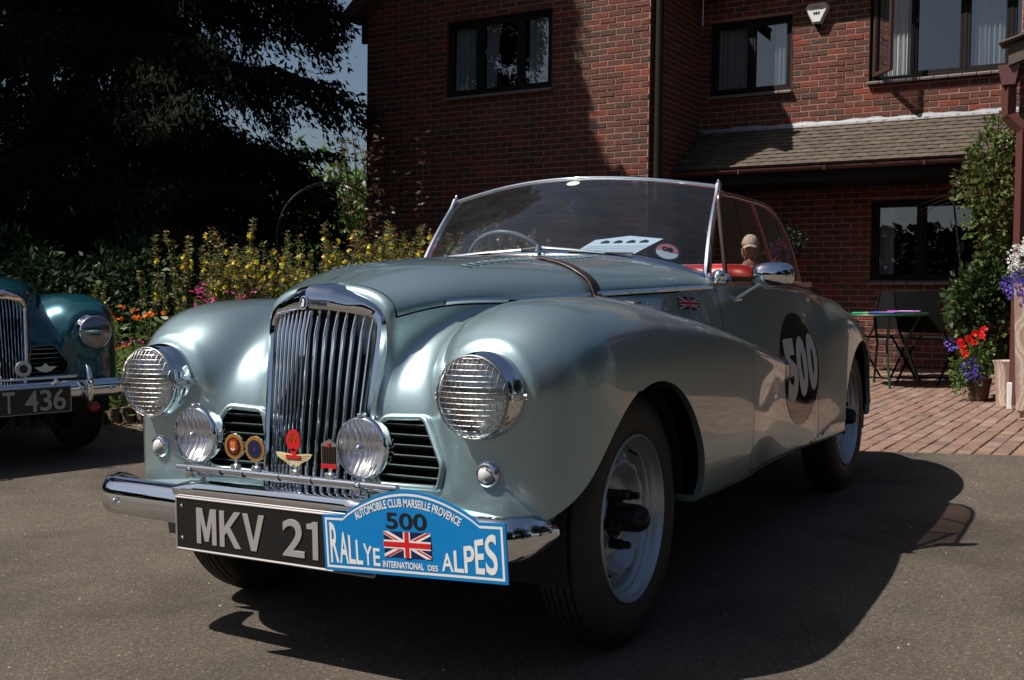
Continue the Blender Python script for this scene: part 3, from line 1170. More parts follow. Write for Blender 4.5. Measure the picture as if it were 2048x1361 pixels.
def make_intake(root, s, paintm, louvre_m):
    """rolled frame and louvres of the air intake beside the grille"""
    pts = INTAKE; n = len(pts)
    path = []
    r = .03
    P = [np.array(p) for p in pts]
    for i in range(n):
        p0, p1, p2 = P[i - 1], P[i], P[(i + 1) % n]
        a = (p0 - p1) / np.linalg.norm(p0 - p1); c = (p2 - p1) / np.linalg.norm(p2 - p1)
        th = math.acos(float(a @ c)); d = min(r / math.tan(th / 2), .04)
        q0 = p1 + a * d; q1 = p1 + c * d
        for t in np.linspace(0, 1, 7):
            path.append(((1 - t) ** 2) * q0 + 2 * t * (1 - t) * p1 + t * t * q1)
    path = np.array(path)
    y = surf_y(path[:, 0], path[:, 1])
    fr = MB(); fr.tube([(s * px, yy - .004, pz) for (px, pz), yy in zip(path, y)], .0085, 10, closed=True)
    f = fr.build('air_intake', paintm, root, smooth=True, angle=60)
    for k in range(6):
        z = .492 + k * .0255
        x0 = .180 + .0 * k
        x1 = .378 - max(0, (z - .535)) * .62
        l = MB()
        th = math.radians(28)
        M = TR(s * (x0 + x1) / 2, float(np.mean(y)) + .020, z) @ RX(-th)
        l.box((0, 0, 0), (x1 - x0 + .01, .026, .0035), M, bev=.0015)
        l.build('louvre', louvre_m, f)
    # recess behind
    b = MB()
    b.box((s * .285, -.33, .56), (.24, .01, .22))
    b.box((s * .285, -.385, .462), (.24, .10, .008)); 
    b.build('intake_recess', M_DARK, f)
    return f
# ------------------------------------------------------------------ windscreen and cabin
def hood_strip(root, name, xs, zoff, y0, y1, r, matl, n=30, w=None):
    pts = []
    for i in range(n + 1):
        y = y0 + (y1 - y0) * i / n
        x = H_ws(y) * xs
        z = float(H_zs(y)) + zoff
        pts.append((y, z))
    X = surf_x([p[0] for p in pts], [p[1] for p in pts])
    mb = MB(); mb.tube([(x, y, z) for x, (y, z) in zip(X, pts)], r, 8)
    return mb.build(name, matl, root, smooth=True, angle=50)


WS_TOP = spl([(-.543, 1.295), (-.30, 1.337), (0, 1.353), (.30, 1.333), (.543, 1.297)])
WS_TY = spl([(-.543, 1.055), (-.3, 1.03), (0, 1.018), (.3, 1.03), (.543, 1.055)])
WS_BOT = spl([(-.578, .980), (-.48, 1.018), (-.3, 1.052), (0, 1.071), (.3, 1.052), (.48, 1.018), (.578, .980)])
WS_BY = spl([(-.578, .825), (-.48, .755), (-.3, .685), (0, .650), (.3, .685), (.48, .755), (.578, .825)])


def ws_pt(u, v):
    """u -1..1 across, v 0 bottom..1 top"""
    xb, xt = .577 * u, .541 * u
    b = np.array([xb, WS_BY(xb), WS_BOT(xb)]); t = np.array([xt, WS_TY(xt), WS_TOP(xt)])
    p = b + (t - b) * v
    p[1] -= .018 * math.sin(math.pi * v) * 1.0
    return tuple(p)


def make_windscreen(root, simple=False):
    g = MB(); g.sheet(lambda a, b: ws_pt(-.985 + 1.97 * a, .02 + .96 * b), 40, 16)
    fr = MB()
    N = 40
    fr.tube([ws_pt(-1 + 2 * i / N, 1.0) for i in range(N + 1)], .0075, 10)
    frame = fr.build('windscreen_frame', M_CHROME, root, smooth=True, angle=50)
    g.build('windscreen_glass', thin_glass('windscreen_glass', (.60, .69, .78), 1.35, .02), frame, smooth=True, angle=80)
    bt = MB()
    V = []
    for i in range(N + 1):
        u = -1 + 2 * i / N
        p = Vector(ws_pt(u, 0)); q = Vector(ws_pt(u, .1)) - p; q.normalize()
        for a, b in ((-.006, -.02), (-.013, -.010), (-.014, .006), (-.008, .017), (.002, .018)):
            V.append(tuple(p + q * b * 1.0 + Vector((0, a, 0))))
    F = [(i * 5 + j, i * 5 + j + 1, (i + 1) * 5 + j + 1, (i + 1) * 5 + j) for i in range(N) for j in range(4)]
    bt.add(V, F)
    bt.build('windscreen_sill', M_CHROME, frame, smooth=True, angle=60)
    for s in (1, -1):
        p = MB()
        V = []
        for i in range(13):
            v = i / 12
            c = Vector(ws_pt(s, v))
            w_ = .020 - .006 * v
            for dx, dy in ((-.010, -.006), (-.004, -.014), (.006, -.014), (.012, -.004), (.012, w_), (-.006, w_)):
                V.append((c.x + s * dx * (1 - .2 * v), c.y + dy, c.z + (.012 if i == 12 else (-.035 if i == 0 else 0))))
        F = []
        for i in range(12):
            for j in range(6):
                q = (i * 6 + j, i * 6 + (j + 1) % 6, (i + 1) * 6 + (j + 1) % 6, (i + 1) * 6 + j)
                F.append(q if s > 0 else q[::-1])
        p.add(V, F)
        t = Vector(ws_pt(s, 1))
        p.tube([(t.x, t.y, t.z), (t.x, t.y, t.z + .018), (t.x, t.y, t.z + .026)], [.008, .006, .001], 8)
        p.build('windscreen_pillar', M_CHROME, frame, smooth=True, angle=40)
    return frame


def make_wipers(root):
    for x0, x1, zz in ((-.36, -.02, 0), (.06, .30, 0)):
        m = MB()
        a = Vector(ws_pt(x0 / .61, .03)) + Vector((0, -.035, -.004)); b = Vector(ws_pt(x1 / .61, .045)) + Vector((0, -.022, -.004))
        m.lathe([(.001, .022), (.010, .022), (.013, .010), (.015, 0)], 14, TR(*a))
        m.tube([a + Vector((0, 0, .016)), (a + b) / 2 + Vector((0, -.006, .012)), b + Vector((0, 0, .004))], .0032, 6)
        o = m.build('wiper', M_CHROME_R, root, smooth=True, angle=40)
        k = MB(); L = (b - a).normalized()
        k.tube([b - L * .13 + Vector((0, .006, .004)), b + L * .09 + Vector((0, .010, .004))], .004, 6)
        k.build('wiper_blade', M_BLACK, o)


def side_window(root, s):
    pts = [(.90, .965), (.905, 1.235), (1.0, 1.262), (1.227, 1.258), (1.42, 1.250), (1.56, 1.215), (1.66, 1.16), (1.755, 1.07), (1.82, .965)]
    # smooth outline
    P = []
    for i in range(1, len(pts) - 2):
        p0, p1, p2, p3 = [np.array(pts[k]) for k in (i - 1, i, i + 1, i + 2)]
        for t in np.linspace(0, 1, 6)[:-1]:
            P.append(.5 * ((2 * p1) + (-p0 + p2) * t + (2 * p0 - 5 * p1 + 4 * p2 - p3) * t * t + (-p0 + 3 * p1 - 3 * p2 + p3) * t ** 3))
    P = [np.array(pts[0])] + P + [np.array(pts[-2]), np.array(pts[-1])]
    def X(z): return s * (.622 - .10 * (z - .95))
    f = MB(); f.tube([(X(z), y, z) for y, z in P], .0085, 8)
    f.tube([(X(.965), .90, .965), (X(.965), 1.82, .965)], .006, 6)
    fr = f.build('window_frame', M_WINFR, root, smooth=True, angle=60)
    V = [(X(z), y, z) for y, z in P]
    V += [(v[0] + s * .003, v[1], v[2]) for v in V]
    n = len(P)
    me = mesh('window_pane', V, [tuple(range(n)), tuple(range(n, 2 * n))[::-1]])
    link('window_pane', me, thin_glass('brown_tinted_window_glass', (.84, .74, .69), 1.0, .01), fr)
    d = MB(); d.tube([(X(1.255), 1.27, 1.255), (X(.97), 1.50, .97)], .007, 6)
    d.build('window_channel', M_WINFR, fr)
    return fr


M_WINFR = mat('chrome_painted_brown_reflection', (.24, .16, .13), .22, .9)  # chrome frame with its brown reflection put into the base colour


def make_interior(root, seatm):
    t = MB()
    t.box((0, 1.5, .60), (1.16, 1.55, .02))      # floor
    for s in (1, -1): t.box((s * .585, 1.5, .76), (.02, 1.4, .36))
    t.box((0, 2.17, .78), (1.16, .02, .36)); t.box((0, .83, .80), (1.16, .03, .30))
    t.build('cabin_lining', mat('dark_cabin_trim', (.03, .01, .01), .8), root)
    d = MB()
    def df(u, v):
        x = -.56 + 1.12 * u; th = v * math.pi / 2
        return (x, .80 + .10 * math.sin(th), float(WS_BOT(np.clip(x, -.6, .6))) - .03 - .07 * (1 - math.cos(th)))
    d.sheet(df, 24, 8, flip=True)
    d.build('dashboard', mat('grey_dashboard', (.10, .11, .12), .5), root, smooth=True, angle=60)
    for s in (1, -1):
        # bench halves: cushion and rolled backrest with piping
        st = MB()
        def bk(u, v, s=s):
            x = s * (.03 + .525 * u)
            prof = [(1.47, .62), (1.45, .80), (1.435, .96), (1.45, 1.018), (1.49, 1.035), (1.53, 1.02), (1.55, .96), (1.57, .7)]
            k = v * (len(prof) - 1); i = min(int(k), len(prof) - 2); f = k - i
            y = prof[i][0] * (1 - f) + prof[i + 1][0] * f; z = prof[i][1] * (1 - f) + prof[i + 1][1] * f
            e = abs(2 * u - 1); z -= .03 * e ** 6 * (z > .9)
            y -= .006 * abs(math.sin(u * math.pi * 6)) * (1 if v < .5 else 0)
            return (x, y, z)
        st.sheet(bk, 36, 21, flip=(s < 0))
        b = st.build('seat_backrest', seatm, root, smooth=True, angle=70)
        pp = MB(); pp.tube([bk(i / 20, .60) for i in range(21)], .004, 6)
        pp.build('piping', M_WHITE, b)
        cu = MB(); cu.box((s * .28, 1.22, .68), (.50, .50, .14), bev=.04)
        cu.build('seat_cushion', seatm, root, smooth=True, angle=60)
        # padded door capping
        dc = MB()
        ys = np.linspace(.88, 2.02, 26); X = [float(H_ws(y)) - .045 for y in ys]
        dc.tube([(s * x, y, float(H_zs(y)) + .022) for x, y in zip(X, ys)], .020, 10)
        dc.build('door_capping', M_CAP, root, smooth=True, angle=60)
    # folded hood cover at the back
    h = MB()
    def hf(u, v):
        x = -.56 + 1.12 * u; y = 1.90 + .34 * v
        return (x, y, .955 + .040 * math.sin(math.pi * v) * (1 - abs(2 * u - 1) ** 5) - .05 * v)
    h.sheet(hf, 24, 8)
    hc = h.build('hood_cover', seatm, root, smooth=True, angle=60)
    for i, (x, y) in enumerate([(.50, 1.93), (.515, 2.03), (.50, 2.12), (.47, 2.19)]):
        k = MB(); z = .975 - .03 * i; k.tube([(x, y, z - .02), (x, y, z + .012)], .004, 8); k.build('hood_stud', M_CHROME, hc)
    # steering wheel on the car's right
    w = MB(); c = Vector((-.27, 1.02, .995)); T = TR(*c) @ RX(math.radians(-62))
    w.tube([(.19 * math.cos(t), .19 * math.sin(t), 0) for t in [2 * math.pi * i / 40 for i in range(40)]], .0095, 8, closed=True, M=T)
    for k in range(3):
        t = math.pi / 2 + k * 2 * math.pi / 3
        w.tube([(0, 0, -.02), (.19 * math.cos(t), .19 * math.sin(t), 0)], .006, 6, M=T)
    w.lathe([(.001, .0), (.03, -.005), (.035, -.03), (.02, -.2)], 16, T)
    w.build('steering_wheel', mat('cream_steering_wheel', (.28, .28, .25), .3), root, smooth=True, angle=50)


M_CAP = mat('dark_red_capping', (.055, .008, .008), .25)


def make_mirror(root):
    b = MB()
    x0 = float(surf_x([.955], [.905])[0])
    base = Vector((x0, .955, .905)); head = Vector((.74, 1.04, .988))
    b.tube([base + Vector((.0, -.0, -.002)), base + Vector((.004, .03, .004)), base + Vector((.0, .065, -.004))], [.006, .011, .002], 10)
    b.tube([base + Vector((.002, .01, .004)), head + Vector((0, .0, -.002))], [.0055, .0042], 10)
    V = []; F = []
    n = 30; m = 10
    W_, H_ = .074, .043
    ax = Vector((.90, .43, 0)).normalized(); up = Vector((0, 0, 1)); bk = Vector((.43, -.90, 0)).normalized()
    for i in range(m + 1):
        q = math.sin(i / m * math.pi / 2); d = math.cos(i / m * math.pi / 2)
        for k in range(n):
            t = 2 * math.pi * k / n
            c, s_ = math.cos(t), math.sin(t)
            c = math.copysign(abs(c) ** .72, c); s_ = math.copysign(abs(s_) ** .72, s_)
            V.append(tuple(head + ax * (W_ * q * c) + up * (H_ * q * s_) + bk * (.040 * d - .01)))
    for i in range(m):
        for k in range(n):
            F.append((i * n + k, i * n + (k + 1) % n, (i + 1) * n + (k + 1) % n, (i + 1) * n + k))
    V2 = [tuple(head + ax * (W_ * .94 * math.copysign(abs(math.cos(2 * math.pi * k / n)) ** .72, math.cos(2 * math.pi * k / n))) + up * (H_ * .94 * math.copysign(abs(math.sin(2 * math.pi * k / n)) ** .72, math.sin(2 * math.pi * k / n))) - bk * .012) for k in range(n)]
    b.add(V, F); b.add(V2, [tuple(range(n))])
    mm = b.build('wing_mirror', M_CHROME, root, smooth=True, angle=50)
    return mm


def strap_part(root):
    """leather strap over the bonnet"""
    pts = []
    for i in range(41):
        u = i / 40
        x = -.02 + .455 * u
        y = .37 - .17 * u ** 1.2
        pts.append((x, y))
    up = [p for p in pts if p[0] < float(H_ws(p[1])) - .055]
    z = surf_z([p[0] for p in up], [p[1] for p in up])
    P = [(x, y, zz) for (x, y), zz in zip(up, z)]
    # run down the side
    for zz in np.linspace(P[-1][2] - .008, .905, 9):
        y = P[-1][1] - .002
        P.append((float(surf_x([y], [zz])[0]), y, zz))
    P = np.array(P)
    N = grad(f_body, P); N /= np.linalg.norm(N, axis=1)[:, None]
    V = []; 
    for p, nn in zip(P, N):
        q = p + nn * .004
        for dy, dn in ((-.026, 0), (-.024, .003), (.024, .003), (.026, 0)):
            V.append(tuple(q + np.array([0, dy, 0]) + nn * dn))
    F = [(i * 4 + j, i * 4 + j + 1, (i + 1) * 4 + j + 1, (i + 1) * 4 + j) for i in range(len(P) - 1) for j in range(3)]
    # mirrored half so the strap crosses the bonnet
    mb = MB(); mb.add(V, F)
    mb.add([(-x, y, z_) for x, y, z_ in V], [f[::-1] for f in F])
    return mb.build('bonnet_strap', M_LEATHER, root, smooth=True, angle=50)


def make_louvres(root, paintm):
    base = None
    for s in (1, -1):
        for k in range(22):
            y = -.10 + k * .034
            x = .225 + .055 * k / 21
            z = float(surf_z([x], [y])[0])
            if base is None:
                m = MB(); V = []; n = 8
                for i in range(n + 1):
                    t = i / n
                    for j in range(5):
                        a = j / 4
                        hx = (t - .5) * .034; hy = (a - .5) * .022
                        h = .0065 * math.sin(math.pi * t) * (a ** .6) * (1 if j < 4 else 0)
                        V.append((hx, -hy + .3 * hx, h))
                F = [(i * 5 + j, (i + 1) * 5 + j, (i + 1) * 5 + j + 1, i * 5 + j + 1) for i in range(n) for j in range(4)]
                m.add(V, F)
                o = m.build('louvre', paintm, root, smooth=True, angle=60); base = o
            else:
                o = bpy.data.objects.new('louvre', base.data); COL.objects.link(o); o.parent = root
            g = grad(f_body, np.array([[x, y, z]]))[0]; g /= np.linalg.norm(g)
            o.location = (s * x, y, z + .0008)
            o.rotation_euler = (0, s * math.asin(g[0]), 0)
            if s < 0: o.scale = (-1, 1, 1)


def jack_on(fn, L, parent, name='union_flag'):
    """fn(list of 2d points, layer)-> 3d points"""
    mats = [M_NAVY, M_WHITE, M_RED]; key = {'navy': 0, 'white': 1, 'red': 2}
    mb = MB()
    for k, poly, lay in L:
        mb.m = key[k]
        mb.add(fn(poly, lay), [tuple(range(len(poly)))])
    return mb.build(name, mats, parent)


def build_main_car():
    car = empty('vintage_car', label='silver green vintage open car with blue rally plate and wire-guarded headlights in the foreground', cat='car')
    body = make_body(car, M_PAINT)
    make_grille(car)
    for s in (1, -1):
        make_headlight(car, s); make_foglight(car, s); make_sidelamp(car, s)
        make_intake(car, s, M_PAINT, M_LOUVRE)
    side_window(car, 1)
    for y, st in ((0.0, .03), (2.455, 0)):
        for s in (1, -1):
            make_wheel(car, .672 if y < 1 else .668, y, s, None, st, .4)
    bp = make_bumper(car)
    make_windscreen(car); make_wipers(car); make_interior(car, M_REDSEAT); make_mirror(car)
    strap_part(car); make_louvres(car, M_PAINT)
    # wheel wells and chassis, all dark
    u = MB()
    for yc in (.01, 2.46):
        for s in (1, -1):
            V = []; n = 20
            for i in range(n + 1):
                t = math.pi * (-.08 + 1.16 * i / n)
                for x in (.30, .66): V.append((s * x, yc + .385 * math.cos(t), .34 + .385 * math.sin(t)))
            F = [(2 * i, 2 * i + 1, 2 * i + 3, 2 * i + 2) for i in range(n)]
            u.add(V, F)
            u.add([(s * .30, yc - .39, .2), (s * .30, yc + .39, .2), (s * .30, yc + .39, .74), (s * .30, yc - .39, .74)], [(0, 1, 2, 3)])
    u.box((0, 1.5, .30), (1.16, 3.6, .03)); u.box((0, 0, .33), (.9, .06, .06)); u.box((0, 2.46, .33), (1.1, .08, .08))
    u.box((0, -.40, .40), (.9, .01, .10))
    u.build('underbody', M_UNDER, car)
    # chrome strips
    for s in (1, -1):
        ys = np.linspace(-.285, .80, 40); zs = [float(SHUT(y)) + .010 for y in ys]
        X = surf_x(ys, zs, [float(H_ws(y)) + .05 for y in ys])
        m = MB(); V = []
        for x, y, z in zip(X, ys, zs):
            for dx, dz in ((-.002, -.0075), (.005, -.0065), (.0085, 0), (.005, .0065), (-.002, .0075)): V.append((s * (x + dx), y, z + dz))
        F = [(i * 5 + j, i * 5 + j + 1, (i + 1) * 5 + j + 1, (i + 1) * 5 + j) for i in range(len(ys) - 1) for j in range(4)] + [(0, 1, 2, 3, 4)]
        m.add(V, F); m.build('side_trim', M_CHROME, car, smooth=True, angle=50)
        ys = np.linspace(.80, 2.05, 40); zs = [float(H_zs(y)) + .012 for y in ys]
        X = surf_x(ys, zs); m = MB()
        m.tube([(s * (x + .001), y, z) for x, y, z in zip(X, ys, zs)], .0065, 8)
        m.build('waist_trim', M_WINFR, car, smooth=True, angle=50)
        # fittings at the foot of the screen pillar
        m = MB(); m.box((s * .615, .86, .967), (.03, .05, .016), bev=.004); dome(m, s * .615, .84, .985, .022, .014, 5, 16)
        m.lathe([(.001, .03), (.012, .028), (.018, .018), (.020, 0)], 20, TR(s * .618, .90, .965))
        m.build('pillar_hinge', M_CHROME, car, smooth=True, angle=50)
    # raised centre rib of the bonnet
    for x0 in (-.028, .028):
        ys = np.linspace(-.40, .62, 50); z = surf_z(np.full(50, abs(x0)), ys)
        m = MB(); m.tube([(x0 * (1 + .6 * (y + .4)), y, zz - .0005) for y, zz in zip(ys, z)], .0028, 6)
        m.build('bonnet_bead', M_PAINT, car, smooth=True, angle=60)
    # badge bar
    m = MB(); m.tube([(-.312, -.648, .511), (.375, -.648, .508)], .0085, 14); m.tube([(-.28, -.628, .499), (.36, -.628, .496)], .006, 10)
    for x in (-.267, .267): m.box((x, -.64, .50), (.02, .04, .03), bev=.004)
    bar = m.build('badge_bar', M_CHROME, car, smooth=True, angle=50)
    # lapped bands and clips
    for x in (-.16, -.085, .03, .13):
        k = MB(); k.tube([(x - .001, -.648, .508), (x + .001, -.648, .508)], .0098, 14, M=TR(0, 0, 0)); k.build('bar_band', M_DARKMET, bar)
    return car, bp, bar


M_LOUVRE = paint('silver_green_louvre_paint', (.12, .15, .15), .65, .35)
M_UNDER = mat('dirty_underbody', (.010, .009, .008), .85)


def disc(mb, cx, cz, a, b, y0, y1, n=28):
    mb.prism([(a * math.cos(2 * math.pi * i / n), b * math.sin(2 * math.pi * i / n)) for i in range(n)], y0, y1, TR(cx, 0, cz) @ RX(math.pi / 2))


def plate_text(txt, x0, x1, z0, z1, y, matl, parent, name='lettering', ext=.0, off=0.0, tilt=None, bevel=0.0):
    V, F = text_data(txt, .1, off, ext, bevel=bevel)
    V = fit2d(V, x0, x1, z0, z1)
    P = [(a, y - c, b) for a, b, c in V]
    if tilt: P = [tuple(tilt @ Vector(p)) for p in P]
    me = mesh(name, P, F)
    return link(name, me, matl, parent)


def build_front_items(car, bp, bar):
    Y = -.660
    # number plate (belongs to the car)
    m = MB(); m.box((0, -.653, .367), (.626, .008, .134), bev=.002)
    m.build('x', M_PLATE, None); pl = bpy.data.objects['x']; pl.name = 'number_plate'; pl.parent = car
    rim = MB()
    for a, b in (((-.313, .433), (.313, .433)), ((.313, .433), (.313, .301)), ((.313, .301), (-.313, .301)), ((-.313, .301), (-.313, .433))):
        rim.tube([(a[0], Y + .003, a[1]), (b[0], Y + .003, b[1])], .0035, 6)
    rim.build('plate_border', M_PLATEC, pl)
    for z in (.412, .330):
        k = MB(); dome(k, -.293, Y + .001, z, .005, .004, 4, 12); k.build('plate_screw', M_CHROME, pl, smooth=True)
    chars = [('2', .042, .110)]
    glyph = {'M': (-.242, -.174, [(0, 0), (0, 1), (.30, 1), (.5, .42), (.70, 1), (1, 1), (1, 0), (.78, 0), (.78, .66), (.60, .08), (.40, .08), (.22, .66), (.22, 0)]),
             'K': (-.163, -.093, [(0, 0), (0, 1), (.23, 1), (.23, .56), (.70, 1), (1, 1), (.50, .56), (1, 0), (.71, 0), (.345, .42), (.23, .32), (.23, 0)]),
             'V': (-.086, -.016, [(.38, 0), (0, 1), (.25, 1), (.5, .28), (.75, 1), (1, 1), (.62, 0)]),
             '1': (.117, .151, [(.52, 0), (.52, .80), (.0, .80), (.0, .93), (.35, .95), (.55, 1), (1, 1), (1, 0)])}
    for c, (x0, x1, P_) in glyph.items():
        g_ = MB(); q_ = [(x0 + (x1 - x0) * u, .321 + .090 * v) for u, v in P_]
        g_.prism(q_[::-1], .651, .6595, RX(math.pi / 2)); g_.build('plate_letter', M_PLATEC, pl)
    for c, x0, x1 in chars:
        plate_text(c, x0, x1, .321, .411, Y + .004, M_PLATEC, pl, 'plate_letter', .0035, .0010, bevel=.0006)
    sh = MB()
    V = []
    for i in range(21):
        x = -.326 + .652 * i / 20
        e = 1 - abs(2 * i / 20 - 1) ** 10 * .35
        for dy, dz in ((.045, .004), (.035, .024 * e), (.012, .035 * e), (-.012, .030 * e), (-.020, .014), (-.014, -.004)): V.append((x, -.640 + dy, .441 + dz))
    F = [(i * 6 + j, i * 6 + j + 1, (i + 1) * 6 + j + 1, (i + 1) * 6 + j) for i in range(20) for j in range(5)] + [tuple(range(6)), tuple(120 + j for j in range(6))[::-1]]
    sh.add(V, [f[::-1] for f in F]); sh.build('plate_shroud', M_CHROME, pl, smooth=True, angle=50)
    # enamel badges on the bar: things of their own
    def clip(parent, x):
        k = MB(); k.box((x, -.648, .523), (.030, .012, .014), bev=.003)
        for q in (-.008, .008): dome(k, x + q, -.654, .523, .004, .004, 4, 10)
        k.box((x, -.645, .535), (.010, .004, .022))
        k.build('badge_clip', M_CHROME, parent, smooth=True, angle=40)
    yb = .652
    for cx, cz, lab, core in ((-.114, .574, 'round badge with orange rim and orange animal face on the badge bar', 0), (-.046, .572, 'round badge with gold rim and plain dark blue centre on the badge bar', 1)):
        e = empty('enamel_badge', label=lab, cat='badge', group='badges on the chrome bar')
        a = MB(); disc(a, cx, cz, .0315, .0315, yb - .004, yb); a.build('badge_rim', M_CHROME, e)
        a = MB(); disc(a, cx, cz, .0300, .0300, yb, yb + .001); a.build('gold_ring', M_GOLD, e)
        a = MB(); disc(a, cx, cz, .0225, .0225, yb + .001, yb + .002); a.build('badge_centre', M_BLACKP if core == 0 else M_NAVY, e)
        a = MB()
        for k in range(30):
            t = 2 * math.pi * k / 30
            disc(a, cx + .0262 * math.cos(t), cz + .0262 * math.sin(t), .0009, .0016, yb + .001, yb + .0018, 5)
        a.build('ring_lettering', M_BLACKP, e)
        if core == 0:
            a = MB(); disc(a, cx, cz + .001, .0145, .0175, yb + .002, yb + .003); a.build('red_field', mat('deep_red_enamel', (.35, .02, .015), .25), e)
            a = MB(); disc(a, cx, cz + .004, .0085, .0088, yb + .003, yb + .004, 12)
            for q in (-1, 1): disc(a, cx + q * .007, cz + .011, .0028, .0028, yb + .003, yb + .0042, 8)
            a.build('animal_face', mat('orange_enamel', (.5, .15, .02), .3), e)
            a = MB()
            for q in (-1, 0, 1): disc(a, cx + q * .0045, cz - .006 - .002 * (q == 0), .0024, .0026, yb + .004, yb + .005, 8)
            for q in (-1, 1): disc(a, cx + q * .0033, cz + .006, .0013, .001, yb + .004, yb + .005, 6)
            a.build('muzzle', M_WHITE, e)
        else:
            a = MB(); disc(a, cx, cz, .004, .006, yb + .002, yb + .0026, 10); a.build('centre_device', mat('purple_enamel', (.08, .02, .08), .3), e)
        clip(e, cx)
    # red disc badge over cream wings
    e = empty('club_badge', label='red disc badge with cream wings and red banner in front of the grille', cat='badge', group='badges on the chrome bar')
    cx = .076
    a = MB(); disc(a, cx, .600, .0215, .0255, yb - .003, yb + .001); disc(a, cx, .573, .009, .008, yb - .003, yb + .001, 14); a.build('red_disc', M_RED, e)
    a = MB()
    for pts in ([(-.016, -.006), (-.012, .009), (-.006, -.006), (0, .009), (.006, -.006), (.012, .009), (.016, -.006)], [(-.012, .0), (-.005, .017), (0, .004), (.005, .017), (.012, .0)]):
        a.tube([(cx + x, -yb - .0015, .602 + z) for x, z in pts], .0008, 5)
    a.build('red_disc_device', M_GOLD, e)
    a = MB()
    for s in (1, -1):
        P = [(0, .0), (.012, .004), (.045, .007), (.056, .006), (.050, -.003), (.040, -.009), (.028, -.014), (.016, -.022), (.006, -.026), (0, -.020)]
        a.prism([(s * x, z) for x, z in (P if s > 0 else P[::-1])], yb - .003, yb, TR(cx, 0, .563) @ RX(math.pi / 2))
    a.build('wings', M_CREAM, e)
    a = MB()
    for s in (1, -1):
        for k in range(5): a.tube([(cx + s * .012, -yb - .0008, .563 - .001 - k * .004), (cx + s * (.050 - k * .008), -yb - .0008, .567 - k * .006)], .0004, 4)
    a.build('wing_feathers', M_GOLD, e)
    a = MB(); a.prism([(-.022, -.004), (.022, -.004), (.022, .004), (-.022, .004)], yb + .001, yb + .003, TR(cx, 0, .561) @ RX(math.pi / 2)); a.build('red_banner', M_RED, e)
    clip(e, cx)
    # radiator-shaped badge half behind the fog lamp
    e = empty('radiator_badge', label='small radiator-shaped badge with red base, half behind the right fog lamp', cat='badge', group='badges on the chrome bar')
    cx = .183
    a = MB(); a.prism([(-.023, -.034), (.023, -.034), (.023, .022), (.0, .034), (-.023, .022)], yb - .004, yb - .001, TR(cx, 0, .575) @ RX(math.pi / 2)); a.build('badge_plate', M_CHROME_R, e)
    a = MB(); a.prism([(-.0205, -.024), (.0205, -.024), (.0205, .017), (-.0205, .017)], yb - .001, yb, TR(cx, 0, .575) @ RX(math.pi / 2)); a.build('dark_core', M_BLACKP, e)
    for k in range(9):
        a = MB(); a.box((cx - .018 + k * .0045, -yb - .0008, .572), (.0012, .0012, .040)); a.build('core_slat', mat('dull_bronze', (.12, .08, .05), .4, .6) if k == 0 else bpy.data.materials['dull_bronze'], e)
    a = MB(); a.prism([(-.023, -.034), (.023, -.034), (.023, -.025), (-.023, -.025)], yb, yb + .0015, TR(cx, 0, .575) @ RX(math.pi / 2)); a.build('red_base', M_RED, e); a = MB(); a.prism([(-.004, .015), (.004, .015), (.004, .025), (-.004, .025)], yb, yb + .0015, TR(cx, 0, .575) @ RX(math.pi / 2)); a.build('red_enamel', M_RED, e)
    clip(e, cx)
    # rally plate
    e = empty('rally_plate', (.185, -.672, .307), (0, -math.radians(2.9), 0), label='blue and white RALLYE INTERNATIONAL DES ALPES plate numbered 500 on the bumper', cat='rally plate')
    Wd, Hs, Ht = .492, .130, .1925
    def outline(m_):
        w0, w1 = m_, Wd - m_
        xs0, xs1 = .062, .425
        pts = [(w0, m_), (w1, m_), (w1, Hs - m_), (xs1 + m_ * .3, Hs - m_)]
        n = 22
        for i in range(1, n):
            t = i / n
            x = xs1 + (xs0 - xs1) * t + m_ * .3 * (1 - 2 * t)
            z = Hs - m_ + (Ht - Hs) * (math.sin(math.pi * t) ** .85)
            pts.append((x, z))
        pts += [(xs0 - m_ * .3, Hs - m_), (w0, Hs - m_)]
        return pts
    def pr(pts, y0, y1, matl, name):
        a = MB(); a.prism(pts, y0, y1, RX(math.pi / 2)); return a.build(name, matl, e)
    pr(outline(0), -.002, .002, M_BLUE, 'plate_board')
    # white border as a ring
    o1, o2 = outline(.007), outline(.0125)
    a = MB(); n = len(o1)
    V = [(x, -.0026, z) for x, z in o1] + [(x, -.0026, z) for x, z in o2]
    a.add(V, [(i, (i + 1) % n, n + (i + 1) % n, n + i) for i in range(n)]); a.build('white_border', M_WHITE, e)
    y = -.0028
    def letters(word, box, name, matl=M_WHITE, off=.0):
        """box: list of (x0,x1,zb,ztop_left,ztop_right) per letter"""
        for c, (x0, x1, z0l, z0r, zl, zr) in zip(word, box):
            V, F = text_data(c, .1, .0018 + off)
            V = fit2d(V, 0, 1, 0, 1)
            P = []
            for u, v, _ in V:
                zb = z0l + (z0r - z0l) * u; zt = zl + (zr - zl) * u
                P.append((x0 + (x1 - x0) * u, y, zb + (zt - zb) * v))
            link(name, mesh(name, P, F), matl, e)
    # pixel layout of the photographed plate: 4.267 px per source px, 0.506 m over 367 px
    k = .492 / (1605 - 45)
    def X(p): return (p - 48) * k
    def Z(p, q): # q = pixel row ; account for skew of the lower edge
        return (770 + (p - 48) * .083 - q) * k * (.872 - .082 * (p - 48) / 1560)
    def bx(x0, x1, yb0, yb1, yt0, yt1): return (X(x0), X(x1), Z(x0, yb0), Z(x1, yb1), Z(x0, yt0), Z(x1, yt1))
